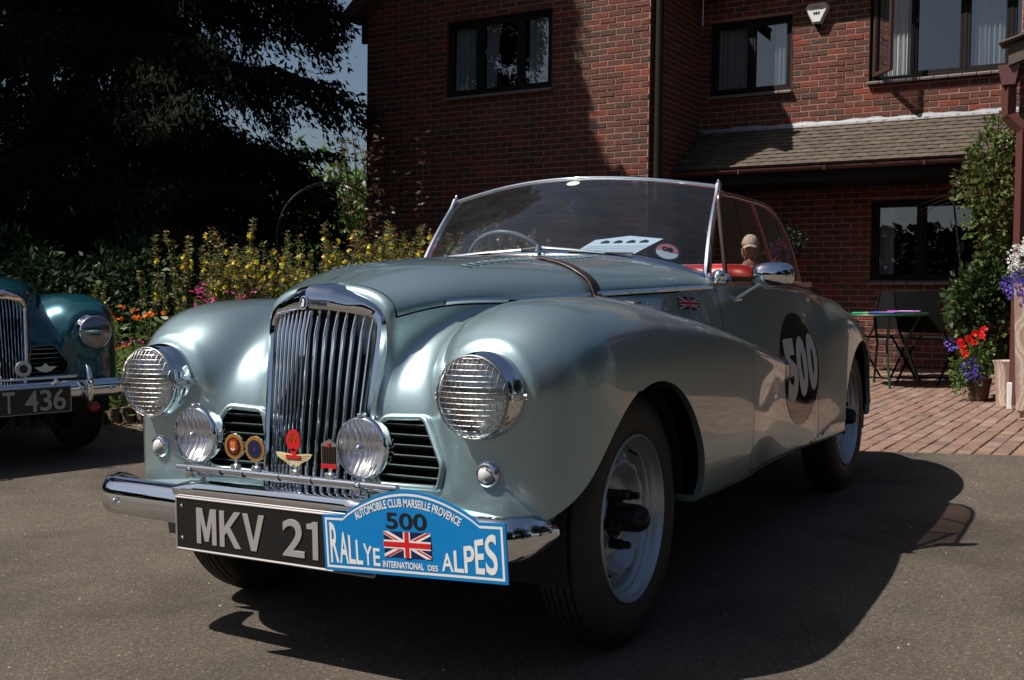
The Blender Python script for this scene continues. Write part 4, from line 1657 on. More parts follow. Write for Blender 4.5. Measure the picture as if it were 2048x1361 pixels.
    letters('RALLYE', [bx(108, 184, 708, 710, 362, 400), bx(192, 272, 714, 722, 432, 470), bx(276, 338, 720, 726, 474, 498), bx(342, 402, 726, 730, 516, 532), bx(408, 486, 732, 738, 545, 575), bx(496, 556, 738, 744, 586, 592)], 'lettering')
    letters('ALPES', [bx(1082, 1178, 784, 792, 640, 620), bx(1184, 1262, 790, 800, 612, 590), bx(1268, 1352, 798, 806, 572, 560), bx(1358, 1430, 806, 812, 520, 505), bx(1440, 1534, 812, 820, 490, 455)], 'lettering')
    def word(txt, x0, x1, z0, z1, matl=M_WHITE, off=.001, nm='lettering'):
        V, F = text_data(txt, .1, off); V = fit2d(V, x0, x1, z0, z1)
        link(nm, mesh(nm, [(a_, y, b_) for a_, b_, _ in V], F), matl, e)
    word('INTERNATIONAL', X(578), X(932), Z(750, 764), Z(750, 706), off=.0025)
    word('DES', X(965), X(1050), Z(1000, 784), Z(1000, 734), off=.0025)
    word('500', X(625), X(975), Z(800, 432), Z(800, 290), matl=M_BLACKP, off=.002)
    # arched caption
    cap = 'AUTOMOBILE CLUB MARSEILLE PROVENCE'
    n = len(cap)
    A0 = np.array([X(350), Z(350, 322)]); A1 = np.array([X(800), Z(800, 205)]); A2 = np.array([X(1255), Z(1255, 372)])
    # circle through three points
    D = 2 * (A0[0] * (A1[1] - A2[1]) + A1[0] * (A2[1] - A0[1]) + A2[0] * (A0[1] - A1[1]))
    ux = ((A0 @ A0) * (A1[1] - A2[1]) + (A1 @ A1) * (A2[1] - A0[1]) + (A2 @ A2) * (A0[1] - A1[1])) / D
    uz = ((A0 @ A0) * (A2[0] - A1[0]) + (A1 @ A1) * (A0[0] - A2[0]) + (A2 @ A2) * (A1[0] - A0[0])) / D
    Rr = math.hypot(A0[0] - ux, A0[1] - uz)
    a0 = math.atan2(A0[1] - uz, A0[0] - ux); a2 = math.atan2(A2[1] - uz, A2[0] - ux)
    V, F = text_data(cap, .1, .0022)
    L = Rr * abs(a0 - a2)
    V = fit2d(V, 0, L, -.0095, .0095)
    P = []
    for u, v, _ in V:
        t = a0 - u / Rr
        P.append((ux + (Rr + v) * math.cos(t), y, uz + (Rr + v) * math.sin(t)))
    link('lettering', mesh('lettering', P, F), M_WHITE, e)
    # flag
    fx0, fx1, fz0, fz1 = X(600), X(1002), Z(800, 672), Z(800, 452)
    def fn(poly, lay): return [(fx0 + a_, y - .0003 - lay * .00025, fz0 + b_) for a_, b_ in poly]
    jack_on(fn, union_jack(fx1 - fx0, fz1 - fz0), e)
    # door roundel, numbers, small flag, script
    n = 72
    P = np.array([(0, 0)] + [(math.cos(2 * math.pi * i / n), math.sin(2 * math.pi * i / n)) for i in range(n)])
    P = P * [.236, .212] + [1.495, .633]
    rd = drape_side('roundel', P, [(0, 1 + i, 1 + (i + 1) % n) for i in range(n)], mat('glossy_black_vinyl', (.004, .004, .004), .06), car, .0015, .03)
    for c, y0, y1, z0, z1 in (('5', 1.300, 1.440, .520, .752), ('0', 1.450, 1.585, .526, .756), ('0', 1.594, 1.712, .540, .762)):
        V, F = text_data(c, .1, .0065); V = fit2d(V, y0, y1, z0, z1)
        drape_side('race_number', V, F, M_WHITE, rd, .003, .03)
    L = union_jack(.115, .040)
    first = None
    for col in ('navy', 'white', 'red'):
        VV = []; FF = []
        for k_, poly, lay in L:
            if k_ != col: continue
            b_ = len(VV); VV += [(.585 + u, .881 + v - .05 * u) for u, v in poly]; FF.append(tuple(range(b_, b_ + len(poly))))
        for i_, f in enumerate(FF): pass
        if col == 'navy': first = drape_side('flag_sticker', np.array(VV), FF, M_NAVY, car, .0012)
        else:
            for lay in sorted({l for kk, _, l in L if kk == col}):
                VV = []; FF = []
                for k_, poly, l2 in L:
                    if k_ == col and l2 == lay:
                        b_ = len(VV); VV += [(.585 + u, .881 + v - .05 * u) for u, v in poly]; FF.append(tuple(range(b_, b_ + len(poly))))
                drape_side('flag_stripe', np.array(VV), FF, JK[col], first, .0012 + .0003 * lay)
    V, F = text_data('Alpine', .1, 0.0, shear=.5); V = fit2d(V, .31, .47, .862, .885)
    drape_side('name_script', V, F, M_BLACKP, car, .002)
    # windscreen sticker, tax disc, papers
    def on_ws(cx, cv, pts, off):
        out = []
        for a_, b_ in pts:
            p = Vector(ws_pt(cx + a_ / .58, cv + b_ / .40)); out.append(tuple(p + Vector((0, off, 0))))
        return out
    m = MB(); n = 24
    m.add(on_ws(.02, .93, [(.028 * math.cos(2 * math.pi * i / n), .013 * math.sin(2 * math.pi * i / n)) for i in range(n)], -.002), [tuple(range(n))[::-1]])
    m.build('windscreen_sticker', mat('pale_green_sticker', (.42, .52, .46), .5), car)
    cxd, cvd = .80, .155
    m = MB(); m.add(on_ws(cxd, cvd, [(.042 * math.cos(2 * math.pi * i / n), .042 * math.sin(2 * math.pi * i / n)) for i in range(n)], .004), [tuple(range(n))]); td = m.build('tax_disc_holder', M_BLACKP, car)
    m = MB(); m.add(on_ws(cxd, cvd, [(.034 * math.cos(2 * math.pi * i / n), .034 * math.sin(2 * math.pi * i / n)) for i in range(n)], .002), [tuple(range(n))]); m.build('tax_disc', M_WHITE, td)
    m = MB(); m.add(on_ws(cxd, cvd, [(.034 * math.cos(math.pi * i / n), .034 * math.sin(math.pi * i / n)) for i in range(n + 1)], .0005), [tuple(range(n + 1))]); m.build('tax_disc_print', mat('pink_print', (.55, .16, .18), .5), td)
    V, F = text_data('08', .1, .002); V = fit2d(V, -.016, .016, .002, .020)
    link('tax_disc_number', mesh('tax_disc_number', on_ws(cxd, cvd, V[:, :2], -.001), F), M_BLACKP, td)
    pe = empty('notice_sheet', label='white printed sheet propped behind the windscreen', cat='paper')
    m = MB()
    c = np.array([.10, .80, 1.058]); U = np.array([.245, .03, -.002]); Wv = np.array([.05, .075, .060])
    def pp(a_, b_, off=0): v = c + U * a_ + Wv * b_; v[1] -= off; v[2] += off * .5; return tuple(v)
    m.add([pp(-.1, 0), pp(.82, 0), pp(1, 1), pp(.45, 1.22), pp(0, 1)], [(0, 1, 2, 3, 4)]); m.add([pp(-.1, 0, -.001), pp(.82, 0, -.001), pp(1, 1, -.001), pp(.45, 1.22, -.001), pp(0, 1, -.001)], [(4, 3, 2, 1, 0)])
    m.build('sheet', mat('white_paper', (.75, .77, .78), .7), pe)
    for k_ in range(4):
        m = MB(); a0 = .14 + .19 * k_
        m.add([pp(a0, .80, .002), pp(a0 + .13, .80, .002), pp(a0 + .12, .90, .002), pp(a0 + .05, .96, .002), pp(a0 + .01, .88, .002)], [(0, 1, 2, 3, 4)]); m.build('printed_car_picture', M_BLACKP, pe)
    m = MB()
    for k_ in range(5): m.add([pp(.02, .15 + .11 * k_, .002), pp(.80 + .03 * k_, .15 + .11 * k_, .002), pp(.80 + .03 * k_, .165 + .11 * k_, .002), pp(.02, .165 + .11 * k_, .002)], [(0, 1, 2, 3)])
    m.build('printed_lines', mat('grey_print', (.25, .25, .27), .6), pe)
    # tie the paper upright with a tiny fold is left to the dashboard
# ------------------------------------------------------------------ ground
def asphalt():
    m = mat('asphalt', (.10, .095, .09), .85)
    N = NT(m); p = N.geo()
    n1 = N.noise(420, 3, p, .7); n2 = N.noise(2.2, 5, p); n3 = N.noise(130, 2, p, .6)
    v = N.n('TexVoronoi'); v.inputs['Scale'].default_value = 170; N.l(p, v.inputs['Vector'])
    base = N.ramp(n1, [(.32, (.056, .045, .036)), (.52, (.172, .141, .111)), (.70, (.36, .305, .245))])
    spk = N.ramp(v.outputs['Color'], [(.0, (.7, .7, .7)), (.86, (1, 1, 1)), (.95, (2.2, 2.1, 1.9))])
    c = N.mix(1.0, base, spk, 'MULTIPLY')
    c = N.mix(1.0, c, N.ramp(n2, [(.3, (.72, .72, .73)), (.7, (1.12, 1.10, 1.06))]), 'MULTIPLY')
    st = N.ramp(N.noise(.9, 6, p, .62), [(.36, (.62, .60, .58)), (.48, (1, 1, 1)), (.75, (1.08, 1.07, 1.05))])
    c = N.mix(1.0, c, st, 'MULTIPLY')
    v2 = N.n('TexVoronoi'); v2.inputs['Scale'].default_value = 62; N.l(p, v2.inputs['Vector'])
    c = N.mix(1.0, c, N.ramp(v2.outputs['Distance'], [(.0, (1.7, 1.65, 1.55)), (.16, (1.15, 1.13, 1.1)), (.3, (1, 1, 1)), (.62, (.78, .77, .76))]), 'MULTIPLY')
    N.col(c)
    mx = N.n('Math', operation='ADD'); N.l(n1, mx.inputs[0]); N.l(n3, mx.inputs[1])
    N.bump(mx.outputs[0], .9, .008)
    return m


M_ASPH = asphalt()
M_EARTH = mat('bed_earth', (.035, .022, .014), .95)
_n = NT(M_EARTH); _n.col(_n.mix(_n.noise(30, 5, _n.geo()), (.02, .013, .008), (.08, .055, .035))); _n.bump(_n.noise(60, 4, _n.geo()), .8, .02)
M_GRASSG = mat('far_ground', (.05, .06, .03), .95)
g = MB(); g.box((0, 0, -.55), (600, 600, 1.0)); tagp(g.build('ground', M_GRASSG), kind='structure')
# driveway sheet whose rear edge is the straight line where the pavers begin
EDGE0 = np.array([.459, 3.646]); EDGED = np.array([.833, .193]) / math.hypot(.833, .193)
ea, eb = EDGE0 - EDGED * 2.6, EDGE0 + EDGED * 12
g = MB()
top = [(-14, -30), (30, -30), (30, eb[1]), tuple(eb), tuple(ea), (-2.2, 6.4), (-2.6, 5.6), (-14, -1.2)]
g.prism(top, -.045, .008)
tagp(g.build('driveway', M_ASPH), kind='structure')

# scattered grit on the drive
V = []; F = []
for i in range(1300):
    t = RNG.random(); x, y = RNG.uniform(-4.5, 2.4), RNG.uniform(-1.2, 4.5)
    s = RNG.uniform(.0012, .0055) * (1 if RNG.random() < .97 else 1.6); a = RNG.uniform(0, 6.28); b = len(V)
    for k in range(4): V.append((x + s * math.cos(a + k * 1.6) * RNG.uniform(.6, 1.2), y + s * math.sin(a + k * 1.6), .0085))
    V.append((x, y, .0085 + s * .8)); F += [(b, b + 1, b + 4), (b + 1, b + 2, b + 4), (b + 2, b + 3, b + 4), (b + 3, b, b + 4)]
me = mesh('grit', V, F); o = link('grit', me, mat('pale_grit', (.32, .29, .25), .8)); tagp(o, 'pale grit and crumbs scattered over the asphalt drive', 'grit', kind='stuff')

# ------------------------------------------------------------------ patio pavers
M_PAVER = mat('clay_paver', (.20, .10, .07), .85)
N = NT(M_PAVER)
gi = N.n('NewGeometry'); oi = N.n('ObjectInfo')
ad = N.n('Math', operation='ADD'); N.l(gi.outputs['Random Per Island'], ad.inputs[0]); N.l(oi.outputs['Random'], ad.inputs[1])
fr_ = N.n('Math', operation='FRACT'); N.l(ad.outputs[0], fr_.inputs[0])
c = N.ramp(fr_.outputs[0], [(0, (.19, .115, .085)), (.35, (.24, .15, .11)), (.6, (.21, .12, .088)), (.8, (.28, .19, .145)), (1, (.15, .10, .082))])
N.col(N.mix(1.0, c, N.ramp(N.noise(9, 6, gi.outputs['Position']), [(.3, (.62, .62, .62)), (.7, (1.1, 1.1, 1.1))]), 'MULTIPLY')); N.bump(N.noise(120, 4, gi.outputs['Position']), .5, .004)
M_JOINT = mat('sandy_joint', (.10, .075, .055), .95)
g = MB(); g.add([(-2.3, 2.9, -.014), (14, 2.9, -.014), (14, 12, -.014), (-2.3, 12, -.014)], [(0, 1, 2, 3)])
patio = tagp(g.build('patio', M_JOINT), kind='structure')
PW, PL = .092, .192
pv = []
ang = math.radians(-2.5)
ca, sa = math.cos(ang), math.sin(ang)
for i in range(-30, 70):
    for j in range(0, 36):
        u = i * PW; v = j * PL + (PL / 2 if i % 2 else 0)
        x = .3 + ca * u - sa * v; y = 3.0 + sa * u + ca * v
        if not (-2.2 < x < 7.0 and y < 9.9): continue
        nrm = (np.array([x, y]) - EDGE0) @ np.array([-EDGED[1], EDGED[0]])
        if nrm < -.12: continue
        d = np.array([x, y, 0]) - CAM; zc = d @ CF
        px = 1024 + FPX * (d @ CR) / zc
        vis = 1690 < px < 2075 and nrm > 0
        pv.append((0 if vis else 1, zc, x, y))
pv.sort()
ptemp = []
for k in range(3):
    m = MB(); m.box((0, 0, -.02), (PW - .007, PL - .007, .042), bev=.004)
    me = bpy.data.meshes.new('paver'); me.from_pydata(m.V, [], m.F); me.materials.append(M_PAVER); me.update(); ptemp.append(me)
rest = MB()
for n_, (k, zc, x, y) in enumerate(pv):
    dz = random.uniform(-.0025, .002); tx = random.uniform(-.02, .02); ty = random.uniform(-.01, .01); rz = ang + random.uniform(-.02, .02)
    if n_ < 298:
        o = link('paver', random.choice(ptemp), None, patio, (x, y, dz), (ty, tx, rz))
    else:
        h = dz
        c_, s_ = math.cos(rz), math.sin(rz)
        V = []
        for (a, b_, zz) in ((-1, -1, -.02), (1, -1, -.02), (1, 1, -.02), (-1, 1, -.02), (-.93, -.97, 0), (.93, -.97, 0), (.93, .97, 0), (-.93, .97, 0)):
            qx, qy = a * (PW - .007) / 2, b_ * (PL - .007) / 2
            V.append((x + c_ * qx - s_ * qy, y + s_ * qx + c_ * qy, zz + h + tx * qx))
        rest.add(V, [(4, 5, 6, 7), (0, 1, 5, 4), (1, 2, 6, 5), (2, 3, 7, 6), (3, 0, 4, 7)])
o = rest.build('pavers', M_PAVER, patio); o['kind'] = 'stuff'
print('pavers', len(pv), round(time.time() - T0, 1))

# ------------------------------------------------------------------ the brick house
HP0 = Vector((-1.063, 10.212, 2.764))
HM = Matrix(((.99932, .03358, .01525), (-.03396, .9991, .02552), (-.01438, -.02602, .99956)))
house = empty('brick_house', HP0, HM.to_euler(), label='red brick house with dark windows and a tiled lean-to roof behind the cars', cat='house')
HI = np.array([[.99932, -.03396, -.01438], [.03358, .9991, -.02602], [.01525, .02552, .99956]])
HMn = np.array([[.99932, .03358, .01525], [-.03396, .9991, .02552], [-.01438, -.02602, .99956]])


def h2w(p): return HMn @ np.array(p) + np.array(HP0)
def hpx(p):
    d = h2w(p) - CAM; z = d @ CF
    return 1024 + FPX * (d @ CR) / z, 680.5 - FPX * (d @ CU) / z, z


M_BRICK = mat('rustic_brick', (.2, .06, .04), .85)
N = NT(M_BRICK)
gi = N.n('NewGeometry'); oi = N.n('ObjectInfo')
ad = N.n('Math', operation='ADD'); N.l(gi.outputs['Random Per Island'], ad.inputs[0]); N.l(oi.outputs['Random'], ad.inputs[1])
fr_ = N.n('Math', operation='FRACT'); N.l(ad.outputs[0], fr_.inputs[0])
c = N.ramp(fr_.outputs[0], [(0, (.112, .032, .021)), (.25, (.092, .033, .023)), (.45, (.058, .032, .025)), (.62, (.125, .034, .021)), (.80, (.052, .035, .028)), (.90, (.19, .036, .019)), (1, (.135, .034, .020))])
nn = N.noise(26, 5, gi.outputs['Position'], .6)
c = N.mix(1.0, c, N.ramp(nn, [(.28, (.55, .55, .55)), (.5, (1, 1, 1)), (.75, (1.25, 1.15, 1.05))]), 'MULTIPLY')
c = N.mix(1.0, c, N.ramp(N.noise(1.1, 3, gi.outputs['Position']), [(.3, (.8, .8, .82)), (.7, (1.12, 1.05, 1.0))]), 'MULTIPLY')
N.col(c); N.bump(N.noise(75, 5, gi.outputs['Position'], .65), .9, .008)
M_MORTAR = mat('mortar', (.34, .19, .125), .95)
N = NT(M_MORTAR); N.bump(N.noise(160, 3, N.geo()), .6, .004)
N.col(N.mix(N.noise(5, 4, N.geo()), (.22, .115, .076), (.38, .205, .14)))
M_FRAME = mat('dark_stained_wood', (.008, .006, .005), .7, Specular_IOR_Level=.2)
CH, BL = .0688, .204


def brick_cells(x0, x1, z0, z1, openings, ztop=None, soldier=None):
    out = []
    j0 = int(math.floor((z0 + 3) / CH)); j1 = int(math.ceil((z1 + 3) / CH))
    for j in range(j0, j1):
        za = -3 + j * CH; zb = za + CH
        if za < z0 - 1e-6 or zb > z1 + CH: continue
        x = x0 - ((BL / 2) if j % 2 else 0)
        xs = []
        while x < x1:
            a, b = max(x, x0), min(x + BL, x1)
            if b - a > .03: xs.append((a, b))
            x += BL
        for a, b in xs:
            segs = [(a, b)]
            for (ox0, ox1, oz0, oz1) in openings:
                if zb > oz0 + .02 and za < oz1 - .02:
                    ns = []
                    for (p, q) in segs:
                        if q <= ox0 or p >= ox1: ns.append((p, q)); continue
                        if p < ox0: ns.append((p, ox0))
                        if q > ox1: ns.append((ox1, q))
                    segs = ns
            for (p, q) in segs:
                if q - p < .028: continue
                if ztop and zb > ztop((p + q) / 2): continue
                out.append((p, q, za, zb))
    return out


BRICK_MESH = {}


def brick_geo(L, H, D=.03):
    """front face at y=0 looking -y, slightly uneven arrises"""
    e = .0035
    a, b = L / 2, H / 2
    V = []
    rr = lambda: random.uniform(-.0012, .0012)
    for (sx, sz) in ((-1, -1), (1, -1), (1, 1), (-1, 1)): V.append((sx * a, D, sz * b))
    for (sx, sz) in ((-1, -1), (1, -1), (1, 1), (-1, 1)): V.append((sx * a + rr(), e, sz * b + rr()))
    for (sx, sz) in ((-1, -1), (1, -1), (1, 1), (-1, 1)): V.append((sx * (a - e) + rr(), rr(), sz * (b - e) + rr()))
    F = [(8, 9, 10, 11)]
    for i in range(4):
        k = (i + 1) % 4
        F += [(i, k, 4 + k, 4 + i), (4 + i, 4 + k, 8 + k, 8 + i)]
    return V, F


def wall(name, T, cells, singles, parent=house, back=None):
    """T: matrix wall plane -> house. singles: set of indices to be own objects"""
    w_ = MB()
    for p in back: w_.add(p[0], p[1])
    wo_ = w_.build(name, M_MORTAR, parent); wo_.matrix_local = T
    mb = MB()
    for n_, (a, b, za, zb) in enumerate(cells):
        L, H = b - a - .0105, zb - za - .0115
        off = random.uniform(-.003, .002)
        if n_ in singles:
            key = (round(L, 2), random.randrange(4))
            if key not in BRICK_MESH:
                V, F = brick_geo(L, H); me = bpy.data.meshes.new('brick'); me.from_pydata(V, [], F); me.materials.append(M_BRICK); me.update(); BRICK_MESH[key] = me
            link('brick', BRICK_MESH[key], None, wo_, ((a + b) / 2, off - .0045, (za + zb) / 2), (random.uniform(-.012, .012), 0, random.uniform(-.006, .006)))
        else:
            V, F = brick_geo(L, H)
            mb.add([(x + (a + b) / 2, y + off - .0045, z + (za + zb) / 2) for x, y, z in V], F)
    if mb.V:
        o = mb.build('bricks', M_BRICK, wo_); o['kind'] = 'stuff'
    return wo_


def plane_with_holes(x0, x1, z0, z1, op, ztop=None):
    xs = sorted({x0, x1, *[o[0] for o in op], *[o[1] for o in op]}); zs = sorted({z0, z1, *[o[2] for o in op], *[o[3] for o in op]})
    xs = [x for x in xs if x0 <= x <= x1]; zs = [z for z in zs if z0 <= z <= z1]
    out = []
    for i in range(len(xs) - 1):
        for j in range(len(zs) - 1):
            cx, cz = (xs[i] + xs[i + 1]) / 2, (zs[j] + zs[j + 1]) / 2
            if any(o[0] < cx < o[1] and o[2] < cz < o[3] for o in op): continue
            out.append(([(xs[i], 0, zs[j]), (xs[i + 1], 0, zs[j]), (xs[i + 1], 0, zs[j + 1]), (xs[i], 0, zs[j + 1])], [(0, 1, 2, 3)]))
    return out


WIN_L = (-4.54, -3.05, .415, 1.325)
WIN_M = (-1.69, -.69, .43, 1.30)
WIN_R = (.20, 2.05, .44, 1.55)
WIN_G = (.27, 1.40, -1.80, -.90)
I3 = Matrix.Identity(4)
# recessed wall
opR = [WIN_M, WIN_R, WIN_G]
cR = brick_cells(-1.80, 3.2, -2.85, 2.1, opR)
def vis_rank(cells, T):
    r = []
    for n_, (a, b, za, zb) in enumerate(cells):
        q = T @ Vector(((a + b) / 2, 0, (za + zb) / 2)); px, py, z = hpx(q)
        r.append((n_, px, py, z))
    return r
sg = [n_ for n_, px, py, z in vis_rank(cR, I3) if 1590 < px < 1995 and 5 < py < 262][:235]
T_L = Matrix.Translation((0, -1.5, 0))
gable = lambda x: 1.55 + (2.15 - abs(x + 3.81)) * .85
opL = [WIN_L]
cL = brick_cells(-5.80, -1.81, -2.85, 3.0, opL, ztop=gable)
sgL = [n_ for n_, px, py, z in vis_rank(cL, T_L) if 1110 < px < 1300 and 100 < py < 345]
sgL = sgL[:298 - len(sg)]
print('single bricks', len(sg), len(sgL))
wall('rear_wall', I3, cR, set(sg), back=plane_with_holes(-1.80, 3.2, -2.9, 2.1, opR))
bk = plane_with_holes(-5.80, -1.81, -2.9, 1.5, opL) + [([(-5.8, 0, 1.5), (-1.81, 0, 1.5), (-3.81, 0, 3.3)], [(0, 1, 2)])]
wall('gable_wall', T_L, cL, set(sgL), back=bk)
# return wall of the left wing, facing +x
T_S = Matrix.Translation((-1.81, -1.5, 0)) @ Matrix.Rotation(math.pi / 2, 4, 'Z')
cS = brick_cells(.0, 1.5, -2.85, 2.1, [])
wall('return_wall', T_S, cS, set(), back=plane_with_holes(.0, 1.5, -2.9, 2.1, []))
# outer flank of left wing (facing -x), right wing front and flank
f = MB(); f.box((-1.845, -.02, -.4), (.06, .10, 5.0)); f.build('corner_joint', M_MORTAR, house)
T_O = Matrix.Translation((-5.80, 2.5, 0)) @ Matrix.Rotation(-math.pi / 2, 4, 'Z')
wall('flank_wall', T_O, [], set(), back=plane_with_holes(0, 4.0, -2.9, 1.5, []))
T_W = Matrix.Translation((0, -3.8, 0))
opW = [(2.50, 6.3, -2.9, .15)]
cW = brick_cells(2.235, 6.5, -2.85, .6, opW)
wall('wing_wall', T_W, cW, set(), back=plane_with_holes(2.235, 6.5, -2.9, .6, opW))
for k in range(24):
    m = MB(); m.box((2.58 + k * .153, -3.74, -1.35), (.148, .03, 3.0), bev=.004); m.build('added_dark_board', M_FRAME, house)  # unseen dark boards added so the car's flank reflects something dark
T_WF = Matrix.Translation((2.235, 0, 0)) @ Matrix.Rotation(-math.pi / 2, 4, 'Z')
cWF = brick_cells(0, 3.8, -2.85, .0, [])
wall('wing_flank_wall', T_WF, cWF, set(), back=plane_with_holes(0, 3.8, -2.9, .0, []))
print('walls', round(time.time() - T0, 1))

# ---- windows
M_FRAMEB = mat('brown_stained_wood', (.05, .022, .014), .5)
M_PANE = thin_glass('window_glass', (.75, .78, .8), 2.2)
M_CURT = mat('net_curtain', (.72, .73, .72), .9)
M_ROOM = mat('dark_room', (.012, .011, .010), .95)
M_SILL = mat('tile_sill', (.16, .14, .13), .6)


def curtain(parent, x0, x1, z0, z1, y, pl=.05, sway=0.0):
    m = MB(); n = max(8, int((x1 - x0) / .008))
    V = []
    for i in range(n + 1):
        x = x0 + (x1 - x0) * i / n
        a = .014 * math.sin(2 * math.pi * x / pl) + .006 * math.sin(2 * math.pi * x / (pl * .37) + 1)
        for k, z in enumerate((z1, (z0 + z1) / 2, z0)):
            V.append((x - sway * (x - x0) * (k / 2), y + a * (1 + .3 * k), z))
    m.add(V, [(i * 3 + j, (i + 1) * 3 + j, (i + 1) * 3 + j + 1, i * 3 + j + 1) for i in range(n) for j in range(2)])
    return m.build('curtain', M_CURT, parent, smooth=True, angle=80)


def window(x0, x1, z0, z1, yw, mull, curtains, label=None, open_left=None, fr=.045):
    """frame set back .07 from the face of the brickwork at y = yw"""
    y = yw + .06
    f = MB()
    f.box(((x0 + x1) / 2, y, z1 - fr / 2), (x1 - x0 - .004, .07, fr), bev=.004); f.box(((x0 + x1) / 2, y, z0 + fr / 2), (x1 - x0 - .004, .07, fr), bev=.004)
    for x in (x0 + fr / 2, x1 - fr / 2): f.box((x, y, (z0 + z1) / 2), (fr - .004, .069, z1 - z0 - 2 * fr), bev=.004)
    for x in mull: f.box((x, y, (z0 + z1) / 2), (fr * .95, .068, z1 - z0 - 2 * fr), bev=.004)
    win = f.build('window', M_FRAME, house)
    xs = [x0 + fr] + [x for x in mull] + [x1 - fr]
    for i in range(len(xs) - 1):
        a = xs[i] + (fr * .5 if i else 0); b = xs[i + 1] - (fr * .5 if i < len(xs) - 2 else 0)
        if open_left is not None and i == open_left: continue
        s = MB()
        for (c, d) in ((((a + b) / 2, y - .01, z1 - fr - .016), (b - a, .04, .030)), (((a + b) / 2, y - .01, z0 + fr + .016), (b - a, .04, .030)), ((a + .015, y - .01, (z0 + z1) / 2), (.029, .04, z1 - z0 - 2 * fr - .066)), ((b - .015, y - .01, (z0 + z1) / 2), (.029, .04, z1 - z0 - 2 * fr - .066))):
            s.box(c, d, bev=.003)
        s.build('sash', M_FRAME, win)
        p = MB(); p.box(((a + b) / 2, y - .005, (z0 + z1) / 2), (b - a - .05, .004, z1 - z0 - 2 * fr - .05)); p.build('pane', M_PANE, win)
    for (a, b, sw) in curtains: curtain(win, a, b, z0 + .03, z1 - .03, y + .06, sway=sw)
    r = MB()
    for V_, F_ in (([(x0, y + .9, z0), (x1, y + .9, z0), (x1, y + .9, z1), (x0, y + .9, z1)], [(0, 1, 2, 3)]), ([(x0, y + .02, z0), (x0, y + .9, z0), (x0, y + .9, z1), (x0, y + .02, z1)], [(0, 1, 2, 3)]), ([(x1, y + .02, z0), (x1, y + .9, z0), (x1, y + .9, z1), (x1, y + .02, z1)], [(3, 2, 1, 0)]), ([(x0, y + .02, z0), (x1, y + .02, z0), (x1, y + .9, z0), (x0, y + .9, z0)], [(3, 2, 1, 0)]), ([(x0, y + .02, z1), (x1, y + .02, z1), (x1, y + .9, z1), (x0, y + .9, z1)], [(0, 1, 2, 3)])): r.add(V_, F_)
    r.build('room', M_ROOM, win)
    # reveal
    v = MB()
    for x, s in ((x0, 1), (x1, -1)): v.box((x - s * .004, yw + .05, (z0 + z1) / 2), (.008, .12, z1 - z0))
    v.box(((x0 + x1) / 2, yw + .05, z1 + .004), (x1 - x0, .12, .008)); v.build('reveal', M_BRICK, win)
    # tile sill, each tile a piece
    n = max(2, int((x1 - x0 + .04) / .145)); ww = (x1 - x0 + .04) / n
    for i in range(n):
        t = MB(); xx = x0 - .02 + (i + .5) * ww
        t.box((0, 0, 0), (ww - .005, .13, .032), bev=.006)
        o = t.build('sill_tile', M_SILL, win, loc=(xx, yw - .005, z0 - .018)); o.rotation_euler = (.22, random.uniform(-.01, .01), 0)
    return win


window(*WIN_L, -1.5, [-4.08, -3.50], [(-4.49, -4.20, .0), (-4.36, -4.11, 0), (-4.02, -3.84, .35), (-3.42, -3.10, 0)])
wm = window(*WIN_M, 0, [-1.19], [(-1.64, -1.24, 0), (-.93, -.76, .1)])
wr = window(*WIN_R, 0, [.66, 1.20, 1.66], [(.26, .62, 0), (1.25, 1.60, 0), (1.70, 2.0, 0)], open_left=0)
window(*WIN_G, 0, [.80], [(.32, .50, 0)])
# casement standing open
cz0, cz1 = WIN_R[2] + .045, WIN_R[3] - .045
s = MB(); Wc = .43
for (c, d) in (((Wc / 2, 0, cz1 - .02), (Wc, .04, .04)), ((Wc / 2, 0, cz0 + .02), (Wc, .04, .04)), ((.02, 0, (cz0 + cz1) / 2), (.04, .04, cz1 - cz0 - .08)), ((Wc - .02, 0, (cz0 + cz1) / 2), (.04, .04, cz1 - cz0 - .08))): s.box(c, d, bev=.003)
o = s.build('open_casement', M_FRAMEB, wr); o.location = (.245, .03, 0); o.rotation_euler = (0, 0, -math.radians(52))
p = MB(); p.box((Wc / 2, 0, (cz0 + cz1) / 2), (Wc - .08, .004, cz1 - cz0 - .08)); q = p.build('casement_pane', M_PANE, wr); q.location = (.245, .03, 0); q.rotation_euler = (0, 0, -math.radians(52))
# ground floor garden door

# ---- roofs, gutters, pipes
M_TILE = mat('roof_tile', (.10, .08, .07), .8)
N = NT(M_TILE); oi = N.n('ObjectInfo'); gi = N.n('NewGeometry')
ad = N.n('Math', operation='ADD'); N.l(gi.outputs['Random Per Island'], ad.inputs[0]); N.l(oi.outputs['Random'], ad.inputs[1]); fr_ = N.n('Math', operation='FRACT'); N.l(ad.outputs[0], fr_.inputs[0])
N.col(N.mix(1.0, N.ramp(fr_.outputs[0], [(0, (.065, .051, .042)), (.5, (.085, .069, .056)), (.8, (.10, .074, .057)), (1, (.052, .043, .037))]), N.ramp(N.noise(14, 5, gi.outputs['Position']), [(.3, (.7, .7, .7)), (.7, (1.15, 1.12, 1.0))]), 'MULTIPLY')); N.bump(N.noise(60, 4, gi.outputs['Position']), .6, .004)
M_PIPE = mat('brown_gutter_plastic', (.085, .032, .028), .4)
M_LEAD = mat('lead_flashing', (.55, .56, .58), .5)
N = NT(M_LEAD); N.col(N.mix(N.noise(18, 4, N.geo()), (.13, .135, .155), (.30, .31, .335)))
RS0 = Vector((0, 0, -.03)); slope = math.atan2(.55, .82); RL = math.hypot(.55, .82)
lean = MB(); lean.box((0, 0, -.03), (4.02, RL + .02, .03), TR(.2, -.41, -.305) @ RX(slope))
lt = lean.build('lean_to_roof', M_DARKMET, house)
